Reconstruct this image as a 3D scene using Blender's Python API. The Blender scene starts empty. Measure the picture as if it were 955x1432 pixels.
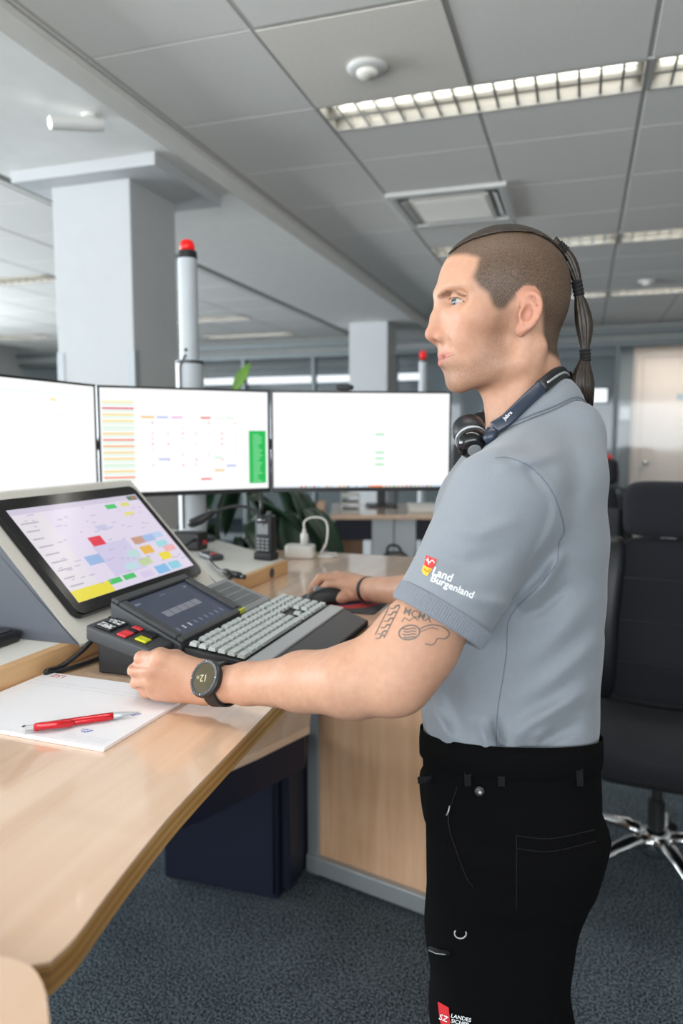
import bpy, bmesh, math, random
import numpy as np
from mathutils import Vector, Matrix, Euler
from mathutils.bvhtree import BVHTree

random.seed(7)
scene = bpy.context.scene
COL = scene.collection

# ------------------------------------------------------------------ camera
F = 1030.0                      # focal length in pixels of the 955 x 1432 frame
PITCH = math.atan(104 / 1030.0)
CT, ST = math.cos(PITCH), math.sin(PITCH)
CAMZ = 1.5
cam_data = bpy.data.cameras.new('camera')
cam_data.sensor_fit = 'VERTICAL'
cam_data.sensor_height = 36.0
cam_data.lens = 36.0 * F / 1432.0
cam_data.clip_start = 0.02
cam_data.clip_end = 100
cam_data.dof.use_dof = True
cam_data.dof.focus_distance = 1.02
cam_data.dof.aperture_fstop = 3.5
cam = bpy.data.objects.new('camera', cam_data)
cam.location = (0, 0, CAMZ)
cam.rotation_euler = (math.pi / 2 - PITCH, 0, 0)
COL.objects.link(cam)
scene.camera = cam

# ------------------------------------------------------------------ colour management
scene.view_settings.view_transform = 'Standard'
scene.view_settings.look = 'None'
scene.view_settings.gamma = 1.0
scene.view_settings.use_curve_mapping = False
scene.view_settings.exposure = 0.8
scene.cycles.use_denoising = True
scene.cycles.max_bounces = 8
scene.cycles.diffuse_bounces = 5
scene.cycles.glossy_bounces = 4
scene.cycles.transparent_max_bounces = 12
scene.cycles.caustics_reflective = False
scene.cycles.caustics_refractive = False
scene.cycles.sample_clamp_indirect = 4.0

# ------------------------------------------------------------------ world and daylight
world = bpy.data.worlds.new('world')
scene.world = world
world.use_nodes = True
bg = world.node_tree.nodes['Background']
bg.inputs['Color'].default_value = (0.86, 0.93, 1.0, 1)
bg.inputs['Strength'].default_value = 1.0

A18 = math.radians(18.0)        # the room's axes are turned 18 degrees from the camera's
S18, C18 = math.sin(A18), math.cos(A18)
RZ = -A18


def R(a, b, z=0.0):
    """room frame (a to the right, b into the room) -> world"""
    return Vector((a * C18 + b * S18, -a * S18 + b * C18, z))


def window_light(name, loc, target, sx, sy, energy, color):
    d = bpy.data.lights.new(name, 'AREA')
    d.shape = 'RECTANGLE'
    d.size, d.size_y = sx, sy
    d.energy = energy
    d.color = color
    o = bpy.data.objects.new(name, d)
    o.location = loc
    o.rotation_euler = (Vector(target) - Vector(loc)).to_track_quat('-Z', 'Y').to_euler()
    COL.objects.link(o)
    return o


# daylight standing in the two window bands (left wall, wall behind the camera)
window_light('daylight_left', R(-8.45, 1.75, 1.75), R(0, 1.75, 6.0), 9.3, 1.75, 480, (0.88, 0.95, 1.0))
window_light('daylight_rear', R(-0.6, -3.15, 1.85), R(-0.6, 3, 6.2), 7.0, 1.65, 150, (0.93, 0.97, 1.0))
window_light('corridor_light', R(1.7, 10.2, 2.66), R(1.75, 10.45, 0.0), 2.2, 0.4, 11, (1.0, 0.93, 0.86))


# ------------------------------------------------------------------ pixel helpers (955 x 1432 photo frame)
def ray(px, py):
    u = (px - 477.5) / F
    v = (716 - py) / F
    return u, CT + v * ST, v * CT - ST


def atY(px, py, Y):
    a, b, c = ray(px, py)
    s = Y / b
    return Vector((a * s, Y, CAMZ + c * s))


def atz(px, py, z):
    a, b, c = ray(px, py)
    s = (z - CAMZ) / c
    return Vector((a * s, b * s, z))


def proj(p):
    d = p[2] - CAMZ
    f = p[1] * CT - d * ST
    up = p[1] * ST + d * CT
    if f < 0.05:
        return (-9999, -9999)
    return (477.5 + F * p[0] / f, 716 - F * up / f)


# ------------------------------------------------------------------ materials
def srgb(r, g, b):
    def f(c):
        c /= 255.0
        return c / 12.92 if c <= 0.04045 else ((c + 0.055) / 1.055) ** 2.4
    return (f(r), f(g), f(b), 1.0)


def new_mat(name):
    m = bpy.data.materials.new(name)
    m.use_nodes = True
    nt = m.node_tree
    return m, nt, nt.nodes, nt.links, nt.nodes['Principled BSDF']


def tex_coord(nt, scale=(1, 1, 1), rot=(0, 0, 0), kind='Object'):
    tc = nt.nodes.new('ShaderNodeTexCoord')
    mp = nt.nodes.new('ShaderNodeMapping')
    mp.inputs['Scale'].default_value = scale
    mp.inputs['Rotation'].default_value = rot
    nt.links.new(tc.outputs[kind], mp.inputs['Vector'])
    return mp.outputs['Vector']


def mat(name, col, rough=0.6, metal=0.0, spec=0.5, vary=0.0, vscale=8.0, stretch=(1, 1, 1), bump=0.0, bscale=80.0,
        coat=0.0, emit=None, estr=0.0, alpha=1.0, sheen=0.0):
    m, nt, N, L, P = new_mat(name)
    P.inputs['Roughness'].default_value = rough
    P.inputs['Metallic'].default_value = metal
    P.inputs['Specular IOR Level'].default_value = spec
    P.inputs['Coat Weight'].default_value = coat
    P.inputs['Sheen Weight'].default_value = sheen
    P.inputs['Base Color'].default_value = col
    if emit is not None:
        P.inputs['Emission Color'].default_value = emit
        P.inputs['Emission Strength'].default_value = estr
    if vary > 0:
        vec = tex_coord(nt, stretch)
        nz = N.new('ShaderNodeTexNoise')
        nz.inputs['Scale'].default_value = vscale
        nz.inputs['Detail'].default_value = 5
        L.new(vec, nz.inputs['Vector'])
        cr = N.new('ShaderNodeValToRGB')
        cr.color_ramp.elements[0].position = 0.3
        cr.color_ramp.elements[1].position = 0.7
        cr.color_ramp.elements[0].color = [c * (1 - vary) for c in col[:3]] + [1]
        cr.color_ramp.elements[1].color = [min(1, c * (1 + vary)) for c in col[:3]] + [1]
        L.new(nz.outputs['Fac'], cr.inputs['Fac'])
        L.new(cr.outputs['Color'], P.inputs['Base Color'])
    if bump > 0:
        vec2 = tex_coord(nt, stretch)
        n2 = N.new('ShaderNodeTexNoise')
        n2.inputs['Scale'].default_value = bscale
        n2.inputs['Detail'].default_value = 3
        L.new(vec2, n2.inputs['Vector'])
        bp = N.new('ShaderNodeBump')
        bp.inputs['Strength'].default_value = bump
        bp.inputs['Distance'].default_value = 0.002
        L.new(n2.outputs['Fac'], bp.inputs['Height'])
        L.new(bp.outputs['Normal'], P.inputs['Normal'])
    return m


def emission_mat(name, col, strength):
    m = bpy.data.materials.new(name)
    m.use_nodes = True
    nt = m.node_tree
    nt.nodes.clear()
    e = nt.nodes.new('ShaderNodeEmission')
    e.inputs['Color'].default_value = col
    e.inputs['Strength'].default_value = strength
    o = nt.nodes.new('ShaderNodeOutputMaterial')
    nt.links.new(e.outputs[0], o.inputs[0])
    return m


def screen_mat(name, strength, gloss=0.06):
    """lit display: emission colour comes from the print laid on the screen (a colour attribute)"""
    m, nt, N, L, P = new_mat(name)
    at = N.new('ShaderNodeAttribute')
    at.attribute_name = 'print'
    P.inputs['Base Color'].default_value = (0.01, 0.01, 0.01, 1)
    P.inputs['Roughness'].default_value = 0.15
    P.inputs['Specular IOR Level'].default_value = gloss
    L.new(at.outputs['Color'], P.inputs['Emission Color'])
    P.inputs['Emission Strength'].default_value = strength
    return m


def glass_mat(name, tint=(0.95, 0.98, 1, 1), refl=0.025):
    m = bpy.data.materials.new(name)
    m.use_nodes = True
    nt = m.node_tree
    nt.nodes.clear()
    t = nt.nodes.new('ShaderNodeBsdfTransparent')
    t.inputs['Color'].default_value = tint
    g = nt.nodes.new('ShaderNodeBsdfGlossy')
    g.inputs['Roughness'].default_value = 0.05
    mx = nt.nodes.new('ShaderNodeMixShader')
    mx.inputs[0].default_value = refl
    o = nt.nodes.new('ShaderNodeOutputMaterial')
    nt.links.new(t.outputs[0], mx.inputs[1])
    nt.links.new(g.outputs[0], mx.inputs[2])
    nt.links.new(mx.outputs[0], o.inputs[0])
    return m


def wood_mat(name, c1, c2, rough, grain_axis='y', coat=0.0):
    m, nt, N, L, P = new_mat(name)
    sc = {'y': (14, 1.1, 14), 'x': (1.1, 14, 14), 'z': (14, 14, 1.1)}[grain_axis]
    vec = tex_coord(nt, sc)
    nz = N.new('ShaderNodeTexNoise')
    nz.inputs['Scale'].default_value = 2.2
    nz.inputs['Detail'].default_value = 8
    nz.inputs['Distortion'].default_value = 0.6
    L.new(vec, nz.inputs['Vector'])
    vec2 = tex_coord(nt, (1.6, 0.7, 1.6))
    n2 = N.new('ShaderNodeTexNoise')
    n2.inputs['Scale'].default_value = 3.0
    L.new(vec2, n2.inputs['Vector'])
    ad = N.new('ShaderNodeMath')
    ad.operation = 'ADD'
    mu = N.new('ShaderNodeMath')
    mu.operation = 'MULTIPLY'
    mu.inputs[1].default_value = 0.5
    L.new(nz.outputs['Fac'], ad.inputs[0])
    L.new(n2.outputs['Fac'], mu.inputs[0])
    L.new(mu.outputs[0], ad.inputs[1])
    cr = N.new('ShaderNodeValToRGB')
    cr.color_ramp.elements[0].position = 0.45
    cr.color_ramp.elements[1].position = 1.05
    cr.color_ramp.elements[0].color = c1
    cr.color_ramp.elements[1].color = c2
    L.new(ad.outputs[0], cr.inputs['Fac'])
    L.new(cr.outputs['Color'], P.inputs['Base Color'])
    P.inputs['Roughness'].default_value = rough
    P.inputs['Coat Weight'].default_value = coat
    P.inputs['Coat Roughness'].default_value = 0.06
    return m


M = {}
M['ceiling_tile'] = mat('ceiling_tile_white', srgb(242, 240, 235), 0.9, vary=0.015, vscale=60, bump=0.15, bscale=300)
M['ceiling_tile_warm'] = mat('ceiling_tile_warm', srgb(245, 240, 231), 0.85, vary=0.02, vscale=60)
M['ceiling_grid'] = mat('ceiling_grid_grey', srgb(198, 197, 193), 0.8, vary=0.03)
M['plaster'] = mat('white_plaster', srgb(240, 239, 235), 0.9, vary=0.02, vscale=12, bump=0.05)
M['column'] = mat('column_paint', srgb(200, 202, 203), 0.75, vary=0.015, vscale=10)
M['gap'] = mat('dark_gap', srgb(110, 108, 102), 0.8, vary=0.05)
M['wall_grey'] = mat('wall_grey', srgb(150, 152, 150), 0.85, vary=0.03)
M['wall_white'] = mat('wall_white', srgb(215, 214, 210), 0.85, vary=0.02)
M['cream'] = mat('cream_door', srgb(242, 222, 206), 0.55, vary=0.02)
M['frame_grey'] = mat('frame_grey_metal', srgb(110, 118, 120), 0.45, 0.5, vary=0.04)
M['glass'] = glass_mat('partition_glass')
M['alu'] = mat('polished_aluminium', srgb(205, 205, 200), 0.22, 0.9, vary=0.05)
M['alu_dark'] = mat('white_reflector', srgb(160, 159, 153), 0.3, 0.15, vary=0.05)
M['tube'] = mat('lamp_tube', srgb(240, 240, 232), 0.3, emit=(1.0, 0.96, 0.88, 1), estr=0.15)
M['white_plastic'] = mat('white_plastic', srgb(222, 222, 218), 0.45, vary=0.02)
M['grey_plastic'] = mat('pale_grey_plastic', srgb(190, 196, 200), 0.4, vary=0.03)
M['black_plastic'] = mat('black_plastic', srgb(28, 29, 31), 0.42, vary=0.1, bump=0.05, bscale=400)
M['black_gloss'] = mat('black_gloss', srgb(14, 15, 17), 0.12, vary=0.05)
M['dark_grey'] = mat('dark_grey_plastic', srgb(58, 61, 64), 0.45, vary=0.06, bump=0.05, bscale=400)
M['mid_grey'] = mat('mid_grey_plastic', srgb(128, 132, 134), 0.45, vary=0.05)
M['silver'] = mat('silver_plastic', srgb(176, 180, 182), 0.35, 0.3, vary=0.03)
M['chrome'] = mat('chrome', srgb(225, 225, 225), 0.12, 1.0, vary=0.02)
M['red_lens'] = mat('red_lens', srgb(215, 24, 22), 0.3, emit=srgb(220, 15, 12), estr=0.25, vary=0.05)
M['laminate'] = mat('grey_laminate', srgb(226, 225, 218), 0.45, vary=0.03, vscale=200, bump=0.04, bscale=500)
M['console'] = mat('console_beige_grey', srgb(226, 223, 214), 0.5, vary=0.03, vscale=300, bump=0.06, bscale=700)
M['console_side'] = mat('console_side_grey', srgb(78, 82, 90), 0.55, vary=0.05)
M['beech'] = wood_mat('beech_veneer', srgb(220, 182, 150), srgb(235, 205, 178), 0.26, 'y', coat=1.0)
M['beech_edge'] = wood_mat('beech_edge', srgb(196, 152, 104), srgb(220, 180, 132), 0.45, 'y')
M['ply'] = wood_mat('plywood_edge', srgb(166, 120, 62), srgb(212, 168, 104), 0.45, 'y')
M['ply_dark'] = wood_mat('plywood_dark_ply', srgb(146, 102, 54), srgb(184, 140, 84), 0.5, 'y')
M['beech_panel'] = wood_mat('beech_panel', srgb(188, 146, 110), srgb(212, 172, 138), 0.5, 'z')
M['navy'] = mat('navy_panel', srgb(13, 19, 40), 0.5, vary=0.08)
M['frame_silver'] = mat('frame_silver', srgb(172, 178, 180), 0.35, 0.55, vary=0.03)
M['paper'] = mat('paper', srgb(240, 240, 244), 0.8, vary=0.008, vscale=20)
M['red_ink'] = mat('red_ink', srgb(206, 40, 56), 0.7, vary=0.03)
M['grey_ink'] = mat('grey_ink', srgb(196, 196, 206), 0.8, vary=0.03)
M['blue_ink'] = mat('blue_ink', srgb(120, 130, 190), 0.7, vary=0.03)
M['red_pen'] = mat('red_metallic_barrel', srgb(196, 16, 30), 0.22, 0.35, vary=0.04, coat=0.5)
M['leaf'] = mat('leaf_green', srgb(26, 54, 34), 0.4, vary=0.25, vscale=18, stretch=(1, 1, 4))
M['leaf_light'] = mat('leaf_light_green', srgb(112, 160, 62), 0.4, vary=0.15, vscale=18)
M['terracotta'] = mat('pot_grey', srgb(120, 118, 112), 0.7, vary=0.08)
M['chair_fabric'] = mat('chair_fabric_black', srgb(22, 24, 31), 0.9, vary=0.18, vscale=300, bump=0.25, bscale=900, sheen=0.03)
M['chair_leather'] = mat('chair_leather_black', srgb(24, 26, 31), 0.42, vary=0.08, bump=0.15, bscale=160)
M['white_letter'] = mat('white_lettering', srgb(235, 238, 240), 0.6, vary=0.01)
M['pad_grey'] = mat('mousepad_grey', srgb(70, 72, 76), 0.8, vary=0.08, vscale=300)
M['pad_red'] = mat('mousepad_red', srgb(178, 60, 62), 0.8, vary=0.05)
M['pad_navy'] = mat('mousepad_navy', srgb(58, 52, 84), 0.8, vary=0.08)
M['key_cap'] = mat('key_cap_grey', srgb(196, 204, 202), 0.4, vary=0.03)
M['red_button'] = mat('red_button', srgb(226, 62, 70), 0.4, vary=0.03)
M['yellow_button'] = mat('yellow_button', srgb(206, 210, 40), 0.4, vary=0.03)
M['blue_window'] = emission_mat('daylight_pane', srgb(190, 222, 246), 0.8)
M['lit_pane'] = emission_mat('bright_pane', srgb(255, 255, 255), 0.8)


def carpet_mat():
    m, nt, N, L, P = new_mat('carpet_blue_grey')
    vec = tex_coord(nt)
    n1 = N.new('ShaderNodeTexNoise')
    n1.inputs['Scale'].default_value = 170
    n1.inputs['Detail'].default_value = 4
    L.new(vec, n1.inputs['Vector'])
    n2 = N.new('ShaderNodeTexNoise')
    n2.inputs['Scale'].default_value = 7
    L.new(vec, n2.inputs['Vector'])
    mx = N.new('ShaderNodeMath')
    mx.operation = 'MULTIPLY_ADD'
    mx.inputs[1].default_value = 0.07
    L.new(n2.outputs['Fac'], mx.inputs[0])
    L.new(n1.outputs['Fac'], mx.inputs[2])
    cr = N.new('ShaderNodeValToRGB')
    cr.color_ramp.elements[0].position = 0.47
    cr.color_ramp.elements[1].position = 0.60
    cr.color_ramp.elements[0].color = srgb(14, 19, 24)
    cr.color_ramp.elements[1].color = srgb(108, 120, 128)
    L.new(mx.outputs[0], cr.inputs['Fac'])
    L.new(cr.outputs['Color'], P.inputs['Base Color'])
    P.inputs['Roughness'].default_value = 1.0
    P.inputs['Specular IOR Level'].default_value = 0.1
    bp = N.new('ShaderNodeBump')
    bp.inputs['Strength'].default_value = 0.7
    bp.inputs['Distance'].default_value = 0.004
    L.new(n1.outputs['Fac'], bp.inputs['Height'])
    L.new(bp.outputs['Normal'], P.inputs['Normal'])
    return m


M['carpet'] = carpet_mat()


# ------------------------------------------------------------------ mesh helpers
class MB:
    def __init__(self):
        self.v, self.f, self.m = [], [], []

    def add(self, vs, fs, mi=0):
        o = len(self.v)
        self.v += [tuple(p) for p in vs]
        self.f += [tuple(i + o for i in f) for f in fs]
        self.m += [mi] * len(fs)
        return self

    def box(self, x0, x1, y0, y1, z0, z1, mi=0, mtx=None):
        vs = [Vector((x, y, z)) for z in (z0, z1) for y in (y0, y1) for x in (x0, x1)]
        if mtx is not None:
            vs = [mtx @ p for p in vs]
        return self.add(vs, [(0, 2, 3, 1), (4, 5, 7, 6), (0, 1, 5, 4), (2, 6, 7, 3), (0, 4, 6, 2), (1, 3, 7, 5)], mi)

    def quad(self, a, b, c, d, mi=0):
        return self.add([a, b, c, d], [(0, 1, 2, 3)], mi)

    def prism(self, poly, z0, z1, mi=0):
        """extrude a counter-clockwise (x, y) outline"""
        n = len(poly)
        vs = [(p[0], p[1], z0) for p in poly] + [(p[0], p[1], z1) for p in poly]
        fs = [tuple(range(n - 1, -1, -1)), tuple(range(n, 2 * n))]
        fs += [(i, (i + 1) % n, n + (i + 1) % n, n + i) for i in range(n)]
        return self.add(vs, fs, mi)

    def tube(self, path, rad, n=12, mi=0, caps=True, squash=None):
        path = [Vector(p) for p in path]
        if not hasattr(rad, '__len__'):
            rad = [rad] * len(path)
        rings = []
        t0 = (path[1] - path[0]).normalized()
        up = Vector((0, 0, 1)) if abs(t0.z) < 0.9 else Vector((0, 1, 0))
        nrm = (up - t0 * up.dot(t0)).normalized()
        for i, p in enumerate(path):
            if i == 0:
                t = path[1] - path[0]
            elif i == len(path) - 1:
                t = path[-1] - path[-2]
            else:
                t = path[i + 1] - path[i - 1]
            t.normalize()
            nrm = (nrm - t * nrm.dot(t)).normalized()
            b = t.cross(nrm)
            ring = []
            for k in range(n):
                an = 2 * math.pi * k / n
                c, s = math.cos(an), math.sin(an)
                if squash:
                    c *= squash[0]
                    s *= squash[1]
                ring.append(p + (nrm * c + b * s) * rad[i])
            rings.append(ring)
        return self.loft(rings, mi, caps)

    def loft(self, rings, mi=0, caps=True, closed=True):
        n = len(rings[0])
        vs = [p for r in rings for p in r]
        fs = []
        for i in range(len(rings) - 1):
            for k in range(n if closed else n - 1):
                k2 = (k + 1) % n
                fs.append((i * n + k, i * n + k2, (i + 1) * n + k2, (i + 1) * n + k))
        if caps:
            fs.append(tuple(range(n - 1, -1, -1)))
            o = (len(rings) - 1) * n
            fs.append(tuple(o + k for k in range(n)))
        return self.add(vs, fs, mi)

    def lathe(self, prof, n=24, origin=(0, 0, 0), axis='z', mi=0, caps=True):
        ox, oy, oz = origin
        rings = []
        for r, h in prof:
            ring = []
            for k in range(n):
                an = 2 * math.pi * k / n
                c, s = r * math.cos(an), r * math.sin(an)
                if axis == 'z':
                    ring.append((ox + c, oy + s, oz + h))
                elif axis == 'y':
                    ring.append((ox + s, oy + h, oz + c))
                else:
                    ring.append((ox + h, oy + c, oz + s))
            rings.append(ring)
        return self.loft(rings, mi, caps)

    def build(self, name, m=None, parent=None, loc=(0, 0, 0), rotz=0.0, smooth=False, bevel=0.0, seg=2, rot=None):
        me = bpy.data.meshes.new(name)
        me.from_pydata([tuple(p) for p in self.v], [], self.f)
        ms = m if isinstance(m, (list, tuple)) else [m]
        for q in ms:
            if q is not None:
                me.materials.append(q)
        if len(ms) > 1:
            me.polygons.foreach_set('material_index', self.m)
        bm = bmesh.new()
        bm.from_mesh(me)
        bmesh.ops.recalc_face_normals(bm, faces=bm.faces)
        bm.to_mesh(me)
        bm.free()
        if smooth:
            me.polygons.foreach_set('use_smooth', [True] * len(me.polygons))
        me.update()
        o = bpy.data.objects.new(name, me)
        COL.objects.link(o)
        o.location = loc
        o.rotation_euler = rot if rot else (0, 0, rotz)
        if parent is not None:
            o.parent = parent
        if bevel > 0:
            b = o.modifiers.new('bevel', 'BEVEL')
            b.width = bevel
            b.segments = seg
            b.limit_method = 'ANGLE'
            b.angle_limit = math.radians(40)
            if seg > 1:
                me.polygons.foreach_set('use_smooth', [True] * len(me.polygons))
                w = o.modifiers.new('wn', 'WEIGHTED_NORMAL')
                w.keep_sharp = False
        return o


def rounded_rect(x0, x1, y0, y1, r, n=5):
    pts = []
    for cx, cy, a0 in ((x1 - r, y1 - r, 0), (x0 + r, y1 - r, 90), (x0 + r, y0 + r, 180), (x1 - r, y0 + r, 270)):
        for k in range(n + 1):
            an = math.radians(a0 + 90 * k / n)
            pts.append((cx + r * math.cos(an), cy + r * math.sin(an)))
    return pts


def spline(pts, n=8):
    """Catmull-Rom through the points"""
    pts = [Vector(p) for p in pts]
    out = []
    q = [pts[0] * 2 - pts[1]] + pts + [pts[-1] * 2 - pts[-2]]
    for i in range(1, len(q) - 2):
        p0, p1, p2, p3 = q[i - 1], q[i], q[i + 1], q[i + 2]
        for k in range(n):
            t = k / n
            out.append(0.5 * ((2 * p1) + (p2 - p0) * t + (2 * p0 - 5 * p1 + 4 * p2 - p3) * t * t + (3 * p1 - p0 - 3 * p2 + p3) * t ** 3))
    out.append(pts[-1])
    return out


def tag(o, label, cat, group=None):
    o['label'] = label
    o['category'] = cat
    if group:
        o['group'] = group
    return o


def thing(name, label, cat, loc=(0, 0, 0), rotz=0.0, group=None):
    o = bpy.data.objects.new(name, None)
    o.empty_display_size = 0.05
    COL.objects.link(o)
    o.location = loc
    o.rotation_euler = (0, 0, rotz)
    return tag(o, label, cat, group)


def struct(o):
    o['kind'] = 'structure'
    return o


def instance(o, parent, loc=None, rot=None, scale=None):
    c = o.copy()
    COL.objects.link(c)
    c.parent = parent
    if loc is not None:
        c.location = loc
    if rot is not None:
        c.rotation_euler = rot
    if scale is not None:
        c.scale = scale
    return c


def copy_tree(o, parent=None):
    c = o.copy()
    COL.objects.link(c)
    c.parent = parent
    for ch in list(o.children):
        copy_tree(ch, c)
    return c


_text_cache = {}


def text_mesh(txt, bold=False):
    """2D outline triangles of a word: height 1 unit, origin at its lower left; returns verts (x, y) and faces"""
    if txt in _text_cache:
        return _text_cache[txt]
    cu = bpy.data.curves.new('txt', 'FONT')
    cu.body = txt
    cu.size = 1.0
    cu.resolution_u = 3
    if bold:
        cu.offset = 0.012
    ob = bpy.data.objects.new('txt', cu)
    COL.objects.link(ob)
    dg = bpy.context.evaluated_depsgraph_get()
    me = bpy.data.meshes.new_from_object(ob.evaluated_get(dg))
    vs = [(v.co.x, v.co.y) for v in me.vertices]
    fs = [tuple(p.vertices) for p in me.polygons]
    bpy.data.objects.remove(ob)
    bpy.data.meshes.remove(me)
    _text_cache[txt] = (vs, fs)
    return vs, fs


def text_on_plane(name, txt, m, parent, origin, ex, ey, size, bold=False):
    vs, fs = text_mesh(txt, bold)
    o, ex, ey = Vector(origin), Vector(ex), Vector(ey)
    mb = MB()
    mb.add([o + ex * (x * size) + ey * (y * size) for x, y in vs], fs)
    return mb.build(name, m, parent)


def print_mesh(name, quads, origin, ex, ey, ez, m, parent, base=(1, 1, 1)):
    """a display's picture: one background quad and coloured fields (x0, y0, x1, y1, rgb) in 0..1 screen units"""
    o, ex, ey, ez = Vector(origin), Vector(ex), Vector(ey), Vector(ez)
    vs, fs, cs = [], [], []
    for i, (x0, y0, x1, y1, c) in enumerate([(0, 0, 1, 1, base)] + list(quads)):
        lift = ez * (0.0 if i == 0 else 0.0003 + 0.000004 * i)
        k = len(vs)
        vs += [o + ex * x + ey * y + lift for x, y in ((x0, y0), (x1, y0), (x1, y1), (x0, y1))]
        fs.append((k, k + 1, k + 2, k + 3))
        cs += [(c[0], c[1], c[2], 1.0)] * 4
    me = bpy.data.meshes.new(name)
    me.from_pydata([tuple(p) for p in vs], [], fs)
    at = me.color_attributes.new('print', 'FLOAT_COLOR', 'POINT')
    at.data.foreach_set('color', np.array(cs, dtype=np.float32).ravel())
    me.materials.append(m)
    ob = bpy.data.objects.new(name, me)
    COL.objects.link(ob)
    ob.parent = parent
    return ob
# ================================================================== ROOM SHELL
ZC = 2.86          # tiled ceiling
ZS = 2.77          # plastered soffit with the columns
B_BACK = 9.7


def room_obj(mb, name, m, parent=None, **k):
    return mb.build(name, m, parent, rotz=RZ if parent is None else 0.0, **k)


floor = struct(room_obj(MB().box(-8.5, 5.0, -3.2, 13.0, -0.05, 0.0), 'floor', M['carpet']))

TA, TB = 0.64, 0.62
tile_mesh = {}
ceiling = None


def ceiling_tile(a0, a1, b0, b1, key, m, drop=0.0):
    if key not in tile_mesh:
        w, h = (a1 - a0) / 2, (b1 - b0) / 2
        mb = MB().box(-w, w, -h, h, -0.0012, 0.002)
        o = mb.build('ceiling_tile', m, ceiling, bevel=0.003, seg=1)
        tile_mesh[key] = o
    else:
        o = instance(tile_mesh[key], ceiling)
    o.location = ((a0 + a1) / 2, (b0 + b1) / 2, ZC - drop)
    return o


def in_view(a0, a1, b0, b1, z, margin=170):
    for a in (a0, (a0 + a1) / 2, a1):
        for b in (b0, (b0 + b1) / 2, b1):
            p = R(a, b, z)
            if p.y < 0.3:
                continue
            x, y = proj(p)
            if -margin < x < 955 + margin and -margin < y < 1432 + margin:
                return True
    return False


LIGHTS = [  # a0, b0 (near left corner), length along a, label
    (-1.085, 3.01, 1.27, 'long louvred ceiling light above the man, nearest and largest one'),
    (0.205, 3.01, 1.27, 'louvred ceiling light cut by the right frame edge, end to end with the largest one'),
    (-1.085, 0.62, 1.27, 'louvred ceiling light above the desk, just outside the upper frame edge'),
    (0.205, 0.62, 1.27, 'louvred ceiling light above the photographer, outside the upper frame edge'),
    (-1.085, 5.40, 1.27, 'louvred ceiling light partly behind the top of the man\'s head'),
    (0.205, 5.40, 1.27, 'louvred ceiling light at right, one row beyond the ventilation cassette'),
    (0.205, 7.47, 1.27, 'pinkish louvred ceiling light at right, just beyond the small round detector'),
    (1.495, 7.47, 1.27, 'unseen louvred ceiling light added to brighten the cream door, outside the right frame edge'),  # unseen fitting, added to throw more light on the door
    (-1.085, 7.47, 1.27, 'faint louvred ceiling light seen beside the hair tail'),
    (-5.565, 5.25, 1.27, 'louvred ceiling light left of the big white column'),
    (-4.925, 7.65, 1.27, 'short louvred ceiling light right of the big column, nearer of the pair'),
    (-4.925, 9.0, 1.27, 'louvred ceiling light in front of the far glass partition, left of small column'),
    (-8.125, 8.2, 1.27, 'small far louvred ceiling light low beside the big column'),
]
VENT = (-1.09, -0.43, 4.16, 4.82)
light_cells = [(l[0], l[0] + l[2], l[1], l[1] + 0.25) for l in LIGHTS]


def hits(a0, a1, b0, b1):
    for c in light_cells:
        if a0 < c[1] - 0.02 and a1 > c[0] + 0.02 and b0 < c[3] - 0.02 and b1 > c[2] + 0.02:
            return c
    return None


def ceiling_cells():
    for ka in range(-12, 10):
        a0 = -1.09 + TA * ka
        a1 = a0 + TA
        if a1 > 5.0 or a0 < -8.45:
            continue
        if a0 < -1.77 < a1:
            a0 = -1.755
        elif a0 < -2.78 < a1:
            a1 = -2.78
        elif a1 <= -1.77 and a0 >= -2.78:
            continue
        for kb in range(-10, 11):
            b0 = 3.01 + TB * kb
            b1 = min(b0 + TB, B_BACK - 0.01)
            if b1 - b0 < 0.1 or b1 < -3.1:
                continue
            yield ka, kb, a0, a1, b0, b1


# carrier grid: backing of every module, left open where a light is let in; roof slab above
gm_ = MB().box(-8.5, 5.0, -3.2, 9.7, ZC + 0.09, ZC + 0.16)
for ka, kb, a0, a1, b0, b1 in ceiling_cells():
    c = hits(a0, a1, b0, b1)
    for q0, q1 in (((b0, c[2]), (c[3], b1)) if c else ((b0, b1),)):
        if q1 > q0:
            gm_.box(a0, a1, q0, q1, ZC + 0.001, ZC + 0.012)
for b_ in (0.62, 3.01, 5.40, 7.47):
    gm_.box(0.183, 0.207, b_ - 0.005, b_ + 0.255, ZC - 0.004, ZC + 0.08)
ceiling = struct(room_obj(gm_, 'ceiling', M['ceiling_grid']))
for ka, kb, a0, a1, b0, b1 in ceiling_cells():
    if not in_view(a0, a1, b0, b1, ZC):
        continue
    if ka == 0 and kb == 2:
        continue
    c = hits(a0, a1, b0, b1)
    if c:
        # the light takes a strip of this module; the rest is filled by narrower panels
        for q0, q1 in ((b0, c[2]), (c[3], b1)):
            if q1 - q0 > 0.05:
                ceiling_tile(a0 + 0.009, a1 - 0.009, q0 + 0.004, q1 - 0.004, ('c', round(a1 - a0, 3), round(q1 - q0, 3)), M['ceiling_tile'])
        continue
    if ka == 0 and kb == -1:
        ceiling_tile(a0 + 0.006, a1 - 0.009, b0 + 0.006, b1 - 0.004, ('w', 1), M['ceiling_tile_warm'], 0.006)
        continue
    ceiling_tile(a0 + 0.009, a1 - 0.009, b0 + 0.004, b1 - 0.004, ('t', round(a1 - a0, 3), round(b1 - b0, 3)), M['ceiling_tile'])

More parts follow.
